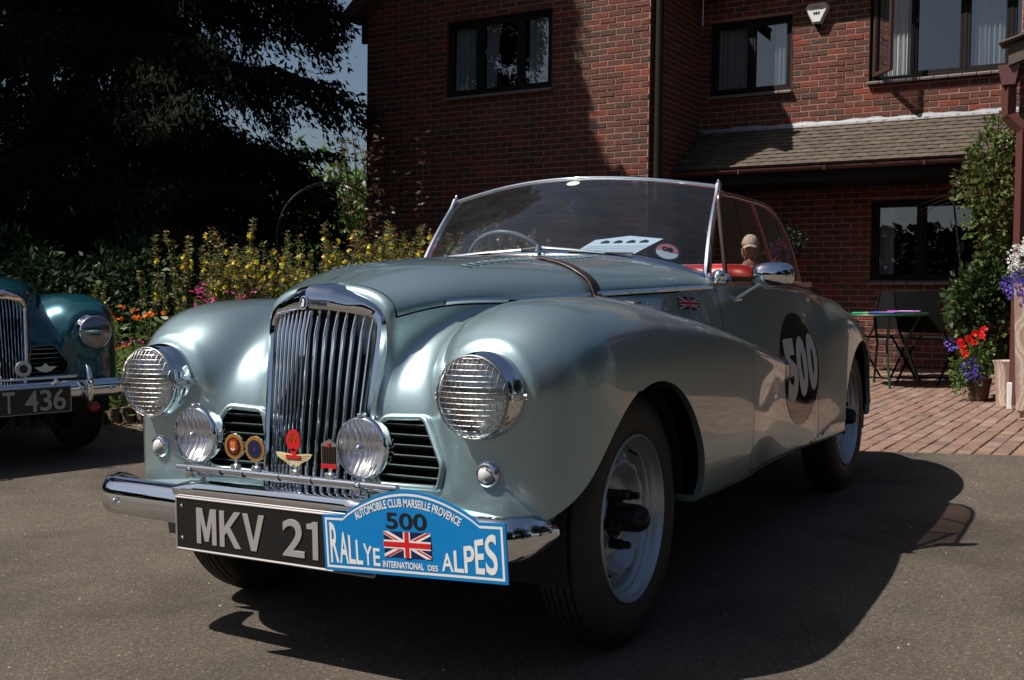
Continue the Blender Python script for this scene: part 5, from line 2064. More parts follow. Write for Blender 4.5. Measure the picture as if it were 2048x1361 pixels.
rows, cols = 11, 26
tw = 4.0 / cols; gauge = RL / rows
tmesh = []
for k in range(3):
    m = MB(); nn_ = 4; V = []
    for i in range(nn_ + 1):
        u = -tw / 2 + .0015 + (tw - .003) * i / nn_; cam_ = .003 * (1 - (2 * i / nn_ - 1) ** 2) + random.uniform(-.0006, .0006)
        V += [(u, gauge * .62, cam_), (u, -gauge * .62 + random.uniform(-.001, .001), cam_), (u, -gauge * .62 + .003, cam_ - .026)]
    m.add(V, [(i * 3 + j, i * 3 + j + 1, (i + 1) * 3 + j + 1, (i + 1) * 3 + j) for i in range(nn_) for j in range(2)])
    me = bpy.data.meshes.new('roof_tile'); me.from_pydata(m.V, [], m.F); me.materials.append(M_TILE); me.update(); tmesh.append(me)
for r in range(rows):
    for cidx in range(cols):
        x = -1.80 + (cidx + .5) * tw + (tw / 2 if r % 2 else 0) - .04
        if x > 2.2: continue
        t = (r + .5) / rows
        o = link('roof_tile', random.choice(tmesh), None, lt, (x, -.82 * t, -.015 - .55 * t + .026), (slope - .10, random.uniform(-.012, .012), random.uniform(-.006, .006)))
m = MB()
V = []
n = 90
for i in range(n + 1):
    x = -1.80 + 4.0 * i / n; wv = .008 * math.sin(x * 9) + .006 * math.sin(x * 23 + 1) + random.uniform(-.003, .003)
    V += [(x, -.012, .035 + wv), (x, -.020, -.002), (x, -.075, -.030)]
m.add(V, [(i * 3 + j, i * 3 + j + 1, (i + 1) * 3 + j + 1, (i + 1) * 3 + j) for i in range(n) for j in range(2)]); m.build('flashing', M_LEAD, house, smooth=True, angle=60)
def gutter(p0, p1, name='gutter'):
    m = MB(); V = []
    for p in (p0, p1):
        for k in range(9):
            t = math.pi * k / 8; V.append((p[0], p[1] - .042 * math.cos(t) , p[2] - .045 * math.sin(t)))
        for k in range(8, -1, -1):
            t = math.pi * k / 8; V.append((p[0], p[1] - .038 * math.cos(t), p[2] - .041 * math.sin(t)))
    m.add(V, [(j, (j + 1) % 18, 18 + (j + 1) % 18, 18 + j) for j in range(18)]); return m.build(name, M_PIPE, house, smooth=True, angle=40)
gt = gutter((-1.80, -.87, -.585), (2.2, -.87, -.585))
for x in (-.98, -.02, 1.0, 1.9):
    b = MB(); b.box((x, -.87, -.61), (.022, .094, .05), bev=.003); b.build('gutter_bracket', M_PIPE, gt)
f = MB(); f.box((.2, -.80, -.66), (4.0, .02, .16)); f.build('fascia', M_FRAME, house)
f = MB(); f.box((.2, -.40, -.735), (4.0, .8, .012)); f.build('soffit', M_FRAME, house)
for x in (-1.72,):
    f = MB(); f.box((x, -.74, -1.78), (.09, .09, 2.1)); f.build('lean_to_post', M_FRAME, house)
# main eaves over the recess and gable verge on the left wing
f = MB(); f.box((.5, -.20, 1.98), (4.6, .50, .03)); f.build('main_soffit', M_FRAME, house); f = MB(); f.box((.5, -.46, 2.05), (4.6, .03, .18)); f.build('main_fascia', M_FRAME, house)
f = MB(); f.add([(-1.85, -.5, 2.14), (2.9, -.5, 2.14), (2.9, 3.2, 4.8), (-1.85, 3.2, 4.8)], [(0, 1, 2, 3)]); f.add([(-1.85, -.5, 2.12), (2.9, -.5, 2.12), (2.9, 3.2, 4.78), (-1.85, 3.2, 4.78)], [(3, 2, 1, 0)]); f.build('main_roof', M_TILE, house)
f = MB()
for s_ in (-1, 1):
    x0_, x1_ = -3.81 + s_ * 2.28, -3.81
    a, b = (x0_, 1.44), (x1_, 1.44 + 2.28 * .85)
    f.add([(a[0], -1.62, a[1]), (b[0], -1.62, b[1]), (b[0], -1.62, b[1] + .16), (a[0], -1.62, a[1] + .16), (a[0], -1.59, a[1]), (b[0], -1.59, b[1]), (b[0], -1.59, b[1] + .16), (a[0], -1.59, a[1] + .16)], [(0, 1, 2, 3), (4, 7, 6, 5), (0, 4, 5, 1), (3, 2, 6, 7), (0, 3, 7, 4)])
    f.add([(a[0], -1.66, a[1] + .17), (b[0], -1.66, b[1] + .17), (b[0], 3, b[1] + .17), (a[0], 3, a[1] + .17), (a[0], -1.66, a[1] + .13), (b[0], -1.66, b[1] + .13), (b[0], 3, b[1] + .13), (a[0], 3, a[1] + .13)], [(0, 1, 2, 3), (7, 6, 5, 4), (0, 4, 5, 1), (0, 3, 7, 4)])
f.build('gable_roof', M_TILE, house)
f = MB(); f.box((-5.93, -1.50, 1.53), (.20, .24, .07), bev=.01); f.box((-5.83, -1.52, 1.38), (.07, .06, .34), bev=.01); f.tube([(-6.0, -1.55, 1.40), (-5.86, -1.55, 1.40)], .006, 6); f.build('eaves_box', M_FRAME, house)
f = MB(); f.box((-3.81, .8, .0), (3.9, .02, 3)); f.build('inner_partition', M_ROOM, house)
# corner downpipe beside the return wall
f = MB(); f.tube([(-1.735, -1.42, 2.1), (-1.735, -1.42, -2.8)], .045, 12); f.build('corner_downpipe', M_FRAME, house, smooth=True)
# right wing: roof edge, hopper, square pipe with a swan neck
f = MB()
f.add([(2.17, -3.95, -.18), (6.5, -3.95, 1.4), (6.5, -3.95, 1.25), (2.17, -3.95, -.32), (2.17, -3.0, -.18), (6.5, -3.0, 1.4), (6.5, -3.0, 1.25), (2.17, -3.0, -.32)], [(3, 2, 1, 0), (4, 5, 6, 7), (0, 1, 5, 4), (2, 3, 7, 6), (0, 4, 7, 3)])
wrf = f.build('wing_roof', M_TILE, house)
for k in range(9):
    t = MB(); x = 2.20 + k * .155; z = -.20 + (x - 2.05) * .364
    t.box((x, -3.90, z + .012), (.19, .20, .016), TR(x, 0, z) @ RY(-.349 + .06) @ TR(-x, 0, -z), bev=.004); t.build('verge_tile', M_TILE, wrf)
f = MB()
f.prism([(-.075, .055), (-.045, -.09), (.045, -.09), (.075, .055)], -.06, .06, TR(2.17, -3.86, -.36) @ RX(math.pi / 2))
sq = lambda pts: f.tube(pts, .050, 4)
sq([(2.17, -3.86, -.43), (2.17, -3.86, -.68)]); sq([(2.16, -3.86, -.66), (2.29, -3.86, -.80)]); sq([(2.275, -3.86, -.77), (2.275, -3.86, -2.80)])
f.build('square_downpipe', M_PIPE, house)
print('house', round(time.time() - T0, 1))

# ---- alarm box on the wall
al = empty('alarm_box', label='white tapered burglar alarm box high on the brick wall between two windows', cat='alarm box')
al.location = Vector(h2w((-.385, -.012, 1.255))); al.rotation_euler = HM.to_euler()
out = [(-.10, .118), (.10, .118), (.138, .065), (.045, -.115), (-.045, -.115), (-.138, .065)]
m = MB(); ins = [(x * .86, z * .86 + .004) for x, z in out]
V = [(x, 0, z) for x, z in out] + [(x, -.055, z) for x, z in out] + [(x, -.080, z) for x, z in ins]
n = 6; F = [tuple(range(12, 18))[::-1]] + [(i, n + i, n + (i + 1) % n, (i + 1) % n) for i in range(n)] + [(n + i, 2 * n + i, 2 * n + (i + 1) % n, n + (i + 1) % n) for i in range(n)]
m.add(V, F); m.build('cover', mat('off_white_plastic', (.62, .62, .58), .5), al)
def atext(t, x0, x1, z0, z1, mt):
    V, F = text_data(t, .1, .001); V = fit2d(V, x0, x1, z0, z1); link('lettering', mesh('lettering', [(a, -.0815, b) for a, b, _ in V], F), mt, al)
atext('CMEC', -.085, .085, .058, .088, mat('faded_red_print', (.45, .13, .10), .6)); atext('SECURITY SYSTEMS', -.078, .078, .036, .050, M_BLACKP)
m = MB()
for c_, d_ in (((-.028, -.0815, .0), (.014, .002, .036)), ((.028, -.0815, .0), (.014, .002, .036)), ((0, -.0815, 0), (.05, .002, .010)), ((0, -.0815, .010), (.016, .002, .016)), ((0, -.0815, -.010), (.016, .002, .016))): m.box(c_, d_)
m.build('emblem', M_BLACKP, al)
m = MB(); m.box((0, -.03, -.125), (.07, .05, .03), bev=.006); m.build('strobe', M_FRAME, al)
# ------------------------------------------------------------------ foliage
def leaf_mat(name, c1, c2, rough=.5, trans=.25):
    m = mat(name, c1, rough)
    N = NT(m); gi = N.n('NewGeometry')
    N.col(N.mix(gi.outputs['Random Per Island'], c1, c2))
    if trans > 0:
        t = N.n('BsdfTranslucent'); mx = N.n('MixShader'); mx.inputs[0].default_value = trans
        N.l(N.mix(gi.outputs['Random Per Island'], tuple(min(1, a * 1.5) for a in c1), tuple(min(1, a * 1.5) for a in c2)), t.inputs[0])
        out = [x for x in N.t.nodes if x.type == 'OUTPUT_MATERIAL'][0]
        N.l(N.b.outputs[0], mx.inputs[1]); N.l(t.outputs[0], mx.inputs[2]); N.l(mx.outputs[0], out.inputs[0])
    return m


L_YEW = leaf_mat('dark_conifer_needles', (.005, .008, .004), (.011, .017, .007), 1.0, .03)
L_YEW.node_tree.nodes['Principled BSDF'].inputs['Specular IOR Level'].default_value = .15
L_PRIM = leaf_mat('primrose_leaves', (.05, .085, .02), (.13, .14, .04), .5, .3)
L_GREEN = leaf_mat('mid_green_leaves', (.05, .10, .022), (.10, .16, .035), .45, .3)
L_DARKG = leaf_mat('glossy_dark_leaves', (.010, .026, .008), (.030, .062, .016), .55, .1)
L_DARKG.node_tree.nodes['Principled BSDF'].inputs['Specular IOR Level'].default_value = .3
L_IVY = leaf_mat('climber_leaves', (.06, .105, .026), (.15, .18, .05), .5, .3)
L_BROWN = leaf_mat('bronze_leaves', (.06, .030, .014), (.11, .065, .025), .5, .25)
L_YEL = leaf_mat('yellow_petals', (.75, .55, .03), (.85, .70, .08), .5, .3)
L_PINK = leaf_mat('pink_petals', (.55, .05, .22), (.60, .12, .32), .5, .3)
L_ORANGE = leaf_mat('orange_petals', (.75, .12, .01), (.80, .22, .02), .5, .3)
L_REDF = leaf_mat('red_petals', (.70, .01, .015), (.75, .03, .03), .5, .3)
L_WHITEF = leaf_mat('white_petals', (.7, .7, .66), (.8, .8, .78), .5, .3)
L_PURP = leaf_mat('violet_petals', (.09, .05, .45), (.16, .10, .60), .5, .3)
L_STEM = mat('green_stem', (.07, .09, .03), .6)
L_BARK = mat('dark_bark', (.014, .011, .009), 1.0, Specular_IOR_Level=.1)
N = NT(L_BARK); N.bump(N.noise(30, 5), .9, .03)


def leaves(P, D, size, wid=.45, fold=.25, droop=0.0):
    """P points, D directions (n,3), size (n,) -> quads folded along the midrib (two tris pairs)"""
    n = len(P); D = D / np.maximum(np.linalg.norm(D, axis=1)[:, None], 1e-6)
    R = RNG.normal(size=(n, 3)); S = np.cross(D, R); S /= np.maximum(np.linalg.norm(S, axis=1)[:, None], 1e-6)
    U = np.cross(S, D)
    s = np.asarray(size)[:, None]
    V = np.empty((n, 4, 3)); V[:, 0] = P; V[:, 1] = P + D * s * .5 + S * s * wid * .5 + U * s * fold * .3
    V[:, 2] = P + D * s - np.array([0, 0, 1]) * s * droop; V[:, 3] = P + D * s * .5 - S * s * wid * .5 + U * s * fold * .3
    T = np.arange(n)[:, None] * 4 + np.array([[0, 1, 2, 3]])
    return V.reshape(-1, 3), T


def leaf_obj(name, P, D, size, matl, parent, wid=.45, fold=.25, droop=0.0, kind=None):
    V, T = leaves(np.asarray(P, float), np.asarray(D, float), size, wid, fold, droop)
    o = link(name, fast_mesh(name, V, T, smooth=False), matl, parent)
    if kind: o['kind'] = kind
    return o


def conifer(loc, h, r, nl, name='conifer_tree', label='', droop=.35, zlow=.7, dens=1.0, seed=0, group=None, extra=None):
    rg = np.random.default_rng(seed)
    t = empty(name, loc, label=label, cat='tree', group=group)
    m = MB(); m.tube([(0, 0, -.1), (.05, .03, h * .35), (-.05, .05, h * .7), (0, 0, h * .98)], [r * .06, r * .045, r * .03, .02], 10)
    m.build('trunk', L_BARK, t, smooth=True)
    P = []; D = []; S = []
    lb = MB()
    for i in range(nl):
        z = zlow + (h - zlow) * (i / nl) ** .9
        a = rg.uniform(0, 2 * math.pi)
        L = r * (1 - (z - zlow) / (h - zlow) * .78) ** .7 * rg.uniform(.72, 1.12)
        pts = []
        for k in range(7):
            q = k / 6
            pts.append(np.array([math.cos(a) * L * q, math.sin(a) * L * q, z + L * (.18 * q - droop * q * q)]) + rg.normal(size=3) * .05 * q)
        if i % 3 == 0: lb.tube([tuple(p) for p in pts], [.05 * (1 - k / 7) + .008 for k in range(7)], 5)
        n = int(L * 720 * dens)
        q = rg.uniform(.0, 1, n) ** .75
        idx = np.minimum((q * 6).astype(int), 5); f = (q * 6 - idx)[:, None]; pa = np.array(pts)
        c = pa[idx] * (1 - f) + pa[idx + 1] * f
        side = np.array([-math.sin(a), math.cos(a), 0])
        wv = rg.normal(size=n) * .30 * (1.1 - q) * L * .45
        hang = -np.abs(rg.normal(size=n)) * .22 * (1 - droop * .2)
        p = c + side * wv[:, None] + np.array([0, 0, 1]) * hang[:, None] + rg.normal(size=(n, 3)) * .05
        d = np.array([math.cos(a), math.sin(a), 0]) * .55 + np.array([0, 0, -.75]) + rg.normal(size=(n, 3)) * .45
        P.append(p); D.append(d); S.append(rg.uniform(.05, .115, n))
    lb.build('limbs', L_BARK, t)['kind'] = 'stuff'
    P = np.concatenate(P); D = np.concatenate(D); S = np.concatenate(S)
    if extra:
        nz = rg.normal(size=len(P)) * .12 + .22 * np.sin(P[:, 2] * 7)
        lim = np.where(P[:, 2] > 4.9, 9.0, np.where((P[:, 2] > 2.45) & (P[:, 2] < 2.95), 2.6, np.where(P[:, 2] <= 2.45, 1.45, 1.95)))
        kp = P[:, 0] < lim + nz
        P = P[kp]; D = D[kp]; S = S[kp]
    if extra:
        ex = np.array(extra, float); NE = 52000; k = rg.integers(0, len(ex), NE); e = rg.normal(size=(NE, 3)); e *= (rg.random(NE) ** .33 * .9 / np.linalg.norm(e, axis=1))[:, None]
        lb2 = MB(); lb2.tube([(0, 0, ex[0][2] - .6)] + [tuple(q[:3]) for q in ex], [.09] + [.06 - .008 * i for i in range(len(ex))], 6); lb2.build('added_shade_bough', L_BARK, t)  # bough and leaf clumps above the view, added to shade the house walls
        P = np.concatenate([P, ex[k, :3] + e * ex[k, 3:6]]); D = np.concatenate([D, np.array([.4, 0, -.7]) + rg.normal(size=(NE, 3)) * .5]); S = np.concatenate([S, rg.uniform(.10, .20, NE)])
    o = leaf_obj('crown', P, D, S, L_YEW, t, wid=.36, fold=.2, kind='stuff')
    return t


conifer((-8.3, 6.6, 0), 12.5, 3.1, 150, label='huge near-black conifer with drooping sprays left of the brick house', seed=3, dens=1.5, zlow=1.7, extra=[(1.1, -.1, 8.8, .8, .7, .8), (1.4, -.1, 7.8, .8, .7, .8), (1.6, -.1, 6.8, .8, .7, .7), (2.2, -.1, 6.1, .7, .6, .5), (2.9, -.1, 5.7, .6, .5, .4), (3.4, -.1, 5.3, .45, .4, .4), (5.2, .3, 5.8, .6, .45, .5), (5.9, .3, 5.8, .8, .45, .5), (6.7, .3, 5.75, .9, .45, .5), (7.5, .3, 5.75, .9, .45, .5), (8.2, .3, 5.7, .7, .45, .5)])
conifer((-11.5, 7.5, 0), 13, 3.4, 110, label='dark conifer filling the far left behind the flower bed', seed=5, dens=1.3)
# trees added outside the frame to shade the big conifer, also seen in reflections
conifer((-13.6, 2.0, 0), 18, 4.6, 90, label='unseen dark conifer added left of the frame for its shade', seed=8, dens=.8)


conifer((-13.9, -.4, 0), 17, 4.5, 90, label='second unseen dark conifer added on the left for its shade, nearer the camera', seed=9, dens=.8)


def blob_tree(loc, h, r, label, lm, n=9000, seed=1, size=(.10, .2), zc=.62, name='tree', cat='tree', trunk=True, flat=1.0, group=None, inner=True):
    rg = np.random.default_rng(seed)
    t = empty(name, loc, label=label, cat=cat, group=group)
    if trunk:
        m = MB(); m.tube([(0, 0, -.1), (.1, 0, h * .3), (0, .1, h * .6)], [r * .09, r * .07, r * .03], 9)
        for k in range(5):
            a = k * 1.3; m.tube([(0, .05, h * (.3 + .05 * k)), (math.cos(a) * r * .5, math.sin(a) * r * .5, h * (.5 + .06 * k))], [r * .04, r * .012], 6)
        m.build('trunk', L_BARK, t, smooth=True)
    C_ = []
    nc = 38
    for k in range(nc):
        d = rg.normal(size=3); d /= np.linalg.norm(d); d *= rg.uniform(.35, .95)
        C_.append((d[0] * r * .8, d[1] * r * .8, h * zc + d[2] * (h * (1 - zc)) * .82 * flat))
    C_ = np.array(C_); rad = rg.uniform(.22, .42, nc) * r
    k = rg.integers(0, nc, n); d = rg.normal(size=(n, 3)); d /= np.linalg.norm(d, axis=1)[:, None]
    P = C_[k] + d * (rad[k] * rg.uniform(.55, 1.05, n))[:, None] * np.array([1, 1, .8])
    P[:, 2] = np.maximum(P[:, 2], .05)
    leaf_obj('crown' if trunk else 'foliage', P, d + rg.normal(size=(n, 3)) * .6, rg.uniform(*size, n), lm, t, kind='stuff')
    return t


# dark hedge and shrubs behind the bed: close off the view under the trees
for i, (x, y, h, r, lab) in enumerate([(-6.6, 4.2, 1.62, .95, 'glossy rhododendron-like shrub behind the teal car'), (-8.4, 4.6, 1.7, 1.1, 'dark shrub at the far left edge behind the teal car'), (-7.6, 6.2, 1.9, 1.3, 'dark shrub in shade under the big conifer'), (-6.1, 7.6, 1.35, 1.0, 'dark shrub beside the left corner of the brick house'), (-10.2, 5.6, 2.2, 1.6, 'dark shrub under the far left conifer')]):
    blob_tree((x, y, 0), h, r, lab, L_DARKG, 6500 if i < 2 else 3500, seed=20 + i, size=(.05, .10) if i < 2 else (.08, .14), zc=.5, name='shrub', cat='shrub', trunk=False)
# distant trees beyond the gap
for i, (x, y, h, r) in enumerate([(-15, 20, 4.0, 3.2), (-19, 19, 4.5, 3.5), (-23, 15, 5, 4.2), (-11.5, 21, 3.6, 2.6), (-28, 12, 7, 5)]):
    blob_tree((x, y, 0), h, r, ['low broad tree just visible in the gap beside the house', 'distant tree behind the big conifer', 'distant tree far left behind the conifers', 'distant bush beside the house corner', 'tall distant tree at the far left'][i], L_GREEN, 5000, seed=40 + i, size=(.2, .4), name='distant_tree', cat='tree')
# trees and hedge that the paintwork reflects, outside the frame on the right and behind
for i, (x, y, h, r) in enumerate([(9, 4, 6, 3.0), (9.5, -1.5, 6.5, 3.2), (10, 8.5, 7, 3), (8.8, -7, 6, 3)]):
    blob_tree((x, y, 0), h, r, ['broad dark tree right of the drive opposite the car door', 'broad dark tree right of the camera', 'dark tree behind the right wing of the house', 'dark tree behind the camera on the right'][i], L_YEW, 7000, seed=60 + i, size=(.18, .34), zc=.5, name='garden_tree', cat='tree')
for i, (x, y, h, r) in enumerate([(-6, -40, 5, 5.5), (-16, -38, 6, 6), (5, -42, 5, 6), (-27, -30, 6, 7)]):
    blob_tree((x, y, 0), h, r, ['tree across the drive behind the camera', 'tall tree behind the camera to the left', 'tree behind the camera to the right', 'tree far left behind the camera'][i], L_YEW, 4500, seed=80 + i, size=(.3, .5), zc=.5, name='garden_tree', cat='tree')

# unseen belt of trees added far behind the camera to darken window reflections
rgb = np.random.default_rng(3); nB = 34000; a_ = rgb.uniform(-1.9, 1.9, nB); rr_ = 46 + rgb.normal(size=nB) * 1.5
hB = 7.6 + 1.8 * np.sin(a_ * 9) + .9 * np.sin(a_ * 23 + 1)
PB = np.stack([rr_ * np.sin(a_), -6 - rr_ * np.cos(a_), hB * rgb.uniform(.0, 1, nB) ** .8], 1)
tb = leaf_obj('added_tree_belt', PB, rgb.normal(size=(nB, 3)), rgb.uniform(.6, 1.3, nB), L_YEW, None, .7, kind='stuff'); tagp(tb, 'far belt of dark trees added behind the camera for window reflections', 'trees')

# white cottage glimpsed through the trees
cot = empty('white_cottage', (-12.0, 9.8, .25), (0, 0, .5), label='white building glimpsed through a gap under the dark trees', cat='building')
m = MB(); m.box((0, 0, .9), (2.4, 2, 1.8)); m.build('wall', mat('white_render', (.75, .75, .73), .7), cot)
m = MB(); m.prism([(-1.4, 1.8), (1.4, 1.8), (0, 2.8)], -1.1, 1.1, RX(math.pi / 2)); m.build('roof', M_TILE, cot)
m = MB(); m.box((.2, -1.01, 1.1), (.8, .03, .6)); cw = m.build('window', M_FRAME, cot)
m = MB(); m.box((.2, -1.03, 1.1), (.7, .01, .5)); m.build('pane', M_PANE, cw)

# ------------------------------------------------------------------ flower bed
bed = MB(); bed.prism([(-7.2, .6), (-4.62, 2.72), (-4.25, 3.02), (-1.9, 5.5), (-1.9, 8.6), (-9, 8.6)], -.02, .075)
tagp(bed.build('flower_bed', M_EARTH), kind='structure')
ed = empty('log_edging', label='upright half-log edging along the front of the flower bed', cat='edging')
M_LOG = mat('weathered_log', (.16, .13, .08), .85); N = NT(M_LOG); N.bump(N.noise(40, 5), .7, .01); N.col(N.mix(N.noise(12, 5, N.geo()), (.09, .075, .045), (.22, .18, .11)))
p0, p1 = np.array([-7.2, .55]), np.array([-4.20, 3.02]); L = np.linalg.norm(p1 - p0); n = int(L / .098)
for seg in (((-7.2, .55), (-4.20, 3.02)), ((-4.20, 3.02), (-1.9, 5.45))):
    a, b = map(np.array, seg); L = np.linalg.norm(b - a); n = int(L / .098)
    for i in range(n):
        q = a + (b - a) * (i + .5) / n; hh = .135 + random.uniform(-.012, .012)
        m = MB(); m.lathe([(.001, -.02), (.047, -.02), (.047, hh - .004), (.043, hh), (.001, hh + .001)], 10, TR(q[0], q[1], 0)); m.build('log', M_LOG, ed, smooth=True, angle=40)


def petal_flower(P, D, S, U, n, base, rad, cone=.3):
    """append n-petal flower"""
    k = RNG.uniform(0, 6.28)
    ax = np.array(base[1]); ax = ax / np.linalg.norm(ax)
    t1 = np.cross(ax, [.3, .2, .9]); t1 /= np.linalg.norm(t1); t2 = np.cross(ax, t1)
    for i in range(n):
        a = k + 2 * math.pi * i / n
        d = (t1 * math.cos(a) + t2 * math.sin(a)) * (1 - cone) + ax * cone
        P.append(base[0]); D.append(d); S.append(rad)


def primrose_proto(h, seed, leafm=L_PRIM):
    rg = np.random.default_rng(seed)
    st = MB(); P = []; D = []; S = []; FP = []; FD = []; FS = []; BP = []; BD = []; BS = []
    for s in range(4):
        bx, by = rg.normal(size=2) * .05; tx, ty = rg.normal(size=2) * .10; hh = h * rg.uniform(.78, 1.0)
        pts = [(bx, by, 0), (bx + tx * .3, by + ty * .3, hh * .5), (bx + tx, by + ty, hh)]
        st.tube(pts, [.006, .005, .002], 5)
        n = int(95 * hh)
        for i in range(n):
            q = rg.uniform(.08, 1) ; z = hh * q
            c = np.array([bx + tx * q ** 1.5, by + ty * q ** 1.5, z])
            a = rg.uniform(0, 6.28); L = .09 * (1.15 - .7 * q) * rg.uniform(.7, 1.2)
            P.append(c); D.append([math.cos(a), math.sin(a), rg.uniform(.1, .9)]); S.append(L)
        for i in range(3):
            q = rg.uniform(.80, 1.0); c = np.array([bx + tx * q ** 1.5, by + ty * q ** 1.5, hh * q])
            a = rg.uniform(0, 6.28); d = np.array([math.cos(a) * .7, math.sin(a) * .7, rg.uniform(.0, .6)])
            if rg.random() < .38:
                petal_flower(FP, FD, FS, None, 5, (c + d * .02, d), .031, .45)
        for i in range(26):
            q = rg.uniform(.7, 1.02); c = np.array([bx + tx * q ** 1.5, by + ty * q ** 1.5, hh * q]); a = rg.uniform(0, 6.28)
            BP.append(c); BD.append([math.cos(a), math.sin(a), rg.uniform(-.5, .6)]); BS.append(rg.uniform(.02, .045))
    def mk(P, D, S, w_): V, T = leaves(np.array(P), np.array(D, float), np.array(S), w_, .3); return fast_mesh('leaf_mesh', V, T, False)
    sm = bpy.data.meshes.new('stem'); sm.from_pydata(st.V, [], st.F); sm.materials.append(L_STEM)
    lm = mk(P, D, S, .26); lm.materials.append(leafm)
    fm = mk(FP, FD, FS, .9); fm.materials.append(L_YEL)
    bm_ = mk(BP, BD, BS, .35); bm_.materials.append(leaf_mat('seed_pods_%d' % seed, (.13, .12, .035), (.36, .18, .055), .5, .3))
    return {'stem': sm, 'leaves': lm, 'flowers': fm, 'seed_pods': bm_}


def place_plant(kind, protos, loc, s, rz, label, cat, group=None):
    t = empty(kind, loc, (0, 0, rz), label=label, cat=cat, group=group); t.scale = (s, s, s)
    for k, me in protos.items():
        o = bpy.data.objects.new(k, me); COL.objects.link(o); o.parent = t
        if k in ('leaves', 'flowers', 'seed_pods', 'florets'): o['kind'] = 'stuff'
    return t


prim = [primrose_proto(1.35, 100 + i) for i in range(4)]
# stands of evening primrose: position, count, height
rg = np.random.default_rng(77)
stands = [(-4.15, 3.55, 12, .38, 1.0), (-3.55, 4.15, 22, .55, .98), (-3.0, 4.7, 18, .5, .97), (-4.45, 4.3, 12, .5, .88), (-2.55, 5.3, 12, .45, .96), (-3.9, 5.1, 14, .6, 1.0)]
STAND = ['evening primrose in the clump just above the left headlight', 'evening primrose in the tall stand above the left wing', 'evening primrose in the stand behind the left edge of the bonnet', 'evening primrose in the shaded clump between the glossy shrub and the tall stand', 'evening primrose in the last clump against the house wall beside the windscreen', 'evening primrose in the rear row below the rose arch']
for si, (sx, sy, k, sp, hs) in enumerate(stands):
    for i in range(k):
        x, y = sx + rg.normal() * sp * .55, sy + rg.normal() * sp * .5
        # keep behind the edging line
        if (y - 3.02) < (x + 4.25) * 1.055 + .05 and x > -4.25: y = 3.05 + (x + 4.25) * 1.055 + .12
        place_plant('evening_primrose', prim[rg.integers(0, 4)], (x, y, .07), hs * rg.uniform(.82, 1.10), rg.uniform(0, 6.28), STAND[si], 'flower', 'evening primroses, ' + STAND[si].split(' in the ')[1])
for (x, y, s_, lab) in [(-5.15, 3.15, .74, 'single primrose spike with drooping pale buds just right of the glossy shrub'), (-4.78, 3.35, .80, 'primrose spike with curled buds standing alone above the teal wing'), (-4.52, 3.2, .70, 'short primrose spike right above the orange flowers'), (-5.45, 2.75, .66, 'primrose spike behind the teal bonnet top'), (-4.95, 2.95, .62, 'low primrose with yellow flowers behind the teal headlight')]:
    place_plant('evening_primrose', prim[rg.integers(0, 4)], (x, y, .07), s_, rg.uniform(0, 6), lab, 'flower', 'evening primroses crowded in the flower bed')


def clump_proto(h, r, seed, lm, fm, fcol_n=26, head=.05, petal=.016, nleaf=260, lsize=(.06, .12), per=9):
    rg = np.random.default_rng(seed); st = MB(); P = []; D = []; S = []; FP = []; FD = []; FS = []
    for s in range(fcol_n):
        a = rg.uniform(0, 6.28); rr = r * math.sqrt(rg.random()); x, y = rr * math.cos(a), rr * math.sin(a); hh = h * rg.uniform(.6, 1)
        st.tube([(x * .4, y * .4, 0), (x, y, hh)], [.004, .002], 4)
        c = np.array([x, y, hh])
        for k in range(per):
            p = c + rg.normal(size=3) * head * .5
            for j in range(4):
                aa = rg.uniform(0, 6.28); FP.append(p); FD.append([math.cos(aa), math.sin(aa), rg.uniform(-.2, .6)]); FS.append(petal * rg.uniform(.8, 1.3))
    for i in range(nleaf):
        a = rg.uniform(0, 6.28); rr = r * 1.1 * math.sqrt(rg.random()); P.append([rr * math.cos(a), rr * math.sin(a), h * rg.uniform(.03, .9)]); D.append([rg.normal(), rg.normal(), rg.uniform(-.2, 1)]); S.append(rg.uniform(*lsize))
    def mk(P, D, S, w_, mm): V, T = leaves(np.array(P, float), np.array(D, float), np.array(S), w_, .3); me = fast_mesh('m', V, T, False); me.materials.append(mm); return me
    sm = bpy.data.meshes.new('stem'); sm.from_pydata(st.V, [], st.F); sm.materials.append(L_STEM)
    return {'stem': sm, 'leaves': mk(P, D, S, .35, lm), 'florets': mk(FP, FD, FS, .9, fm)}


phlox = clump_proto(.75, .22, 1, L_GREEN, L_PINK, 20, .06, .018)
pinks = clump_proto(.42, .25, 2, L_GREEN, L_PINK, 14, .02, .014, 300, (.05, .10), 3)
croc = clump_proto(.60, .25, 3, L_GREEN, L_ORANGE, 8, .05, .030, 240, (.05, .10), 2)
low = clump_proto(.45, .35, 4, L_GREEN, L_YEL, 3, .02, .012, 520, (.05, .11), 2)
place_plant('phlox', phlox, (-4.02, 3.42, .07), 1.18, .3, 'tall magenta phlox spires at the left edge of the primroses', 'flower', 'phlox clumps')
place_plant('phlox', phlox, (-3.95, 3.30, .07), .92, 1.3, 'lower pink phlox below the magenta spires above the left wing', 'flower', 'phlox clumps')
place_plant('phlox', phlox, (-2.55, 4.95, .07), 1.28, 2.3, 'pink phlox behind the bonnet near the house wall', 'flower', 'phlox clumps')
place_plant('phlox', phlox, (-2.15, 5.35, .07), 1.42, 4.3, 'deep pink phlox against the dark house wall beside the windscreen', 'flower', 'phlox clumps')
place_plant('crocosmia', croc, (-4.72, 3.05, .07), 1.28, .3, 'orange-red lilies beside the teal headlight', 'flower', 'orange lilies')
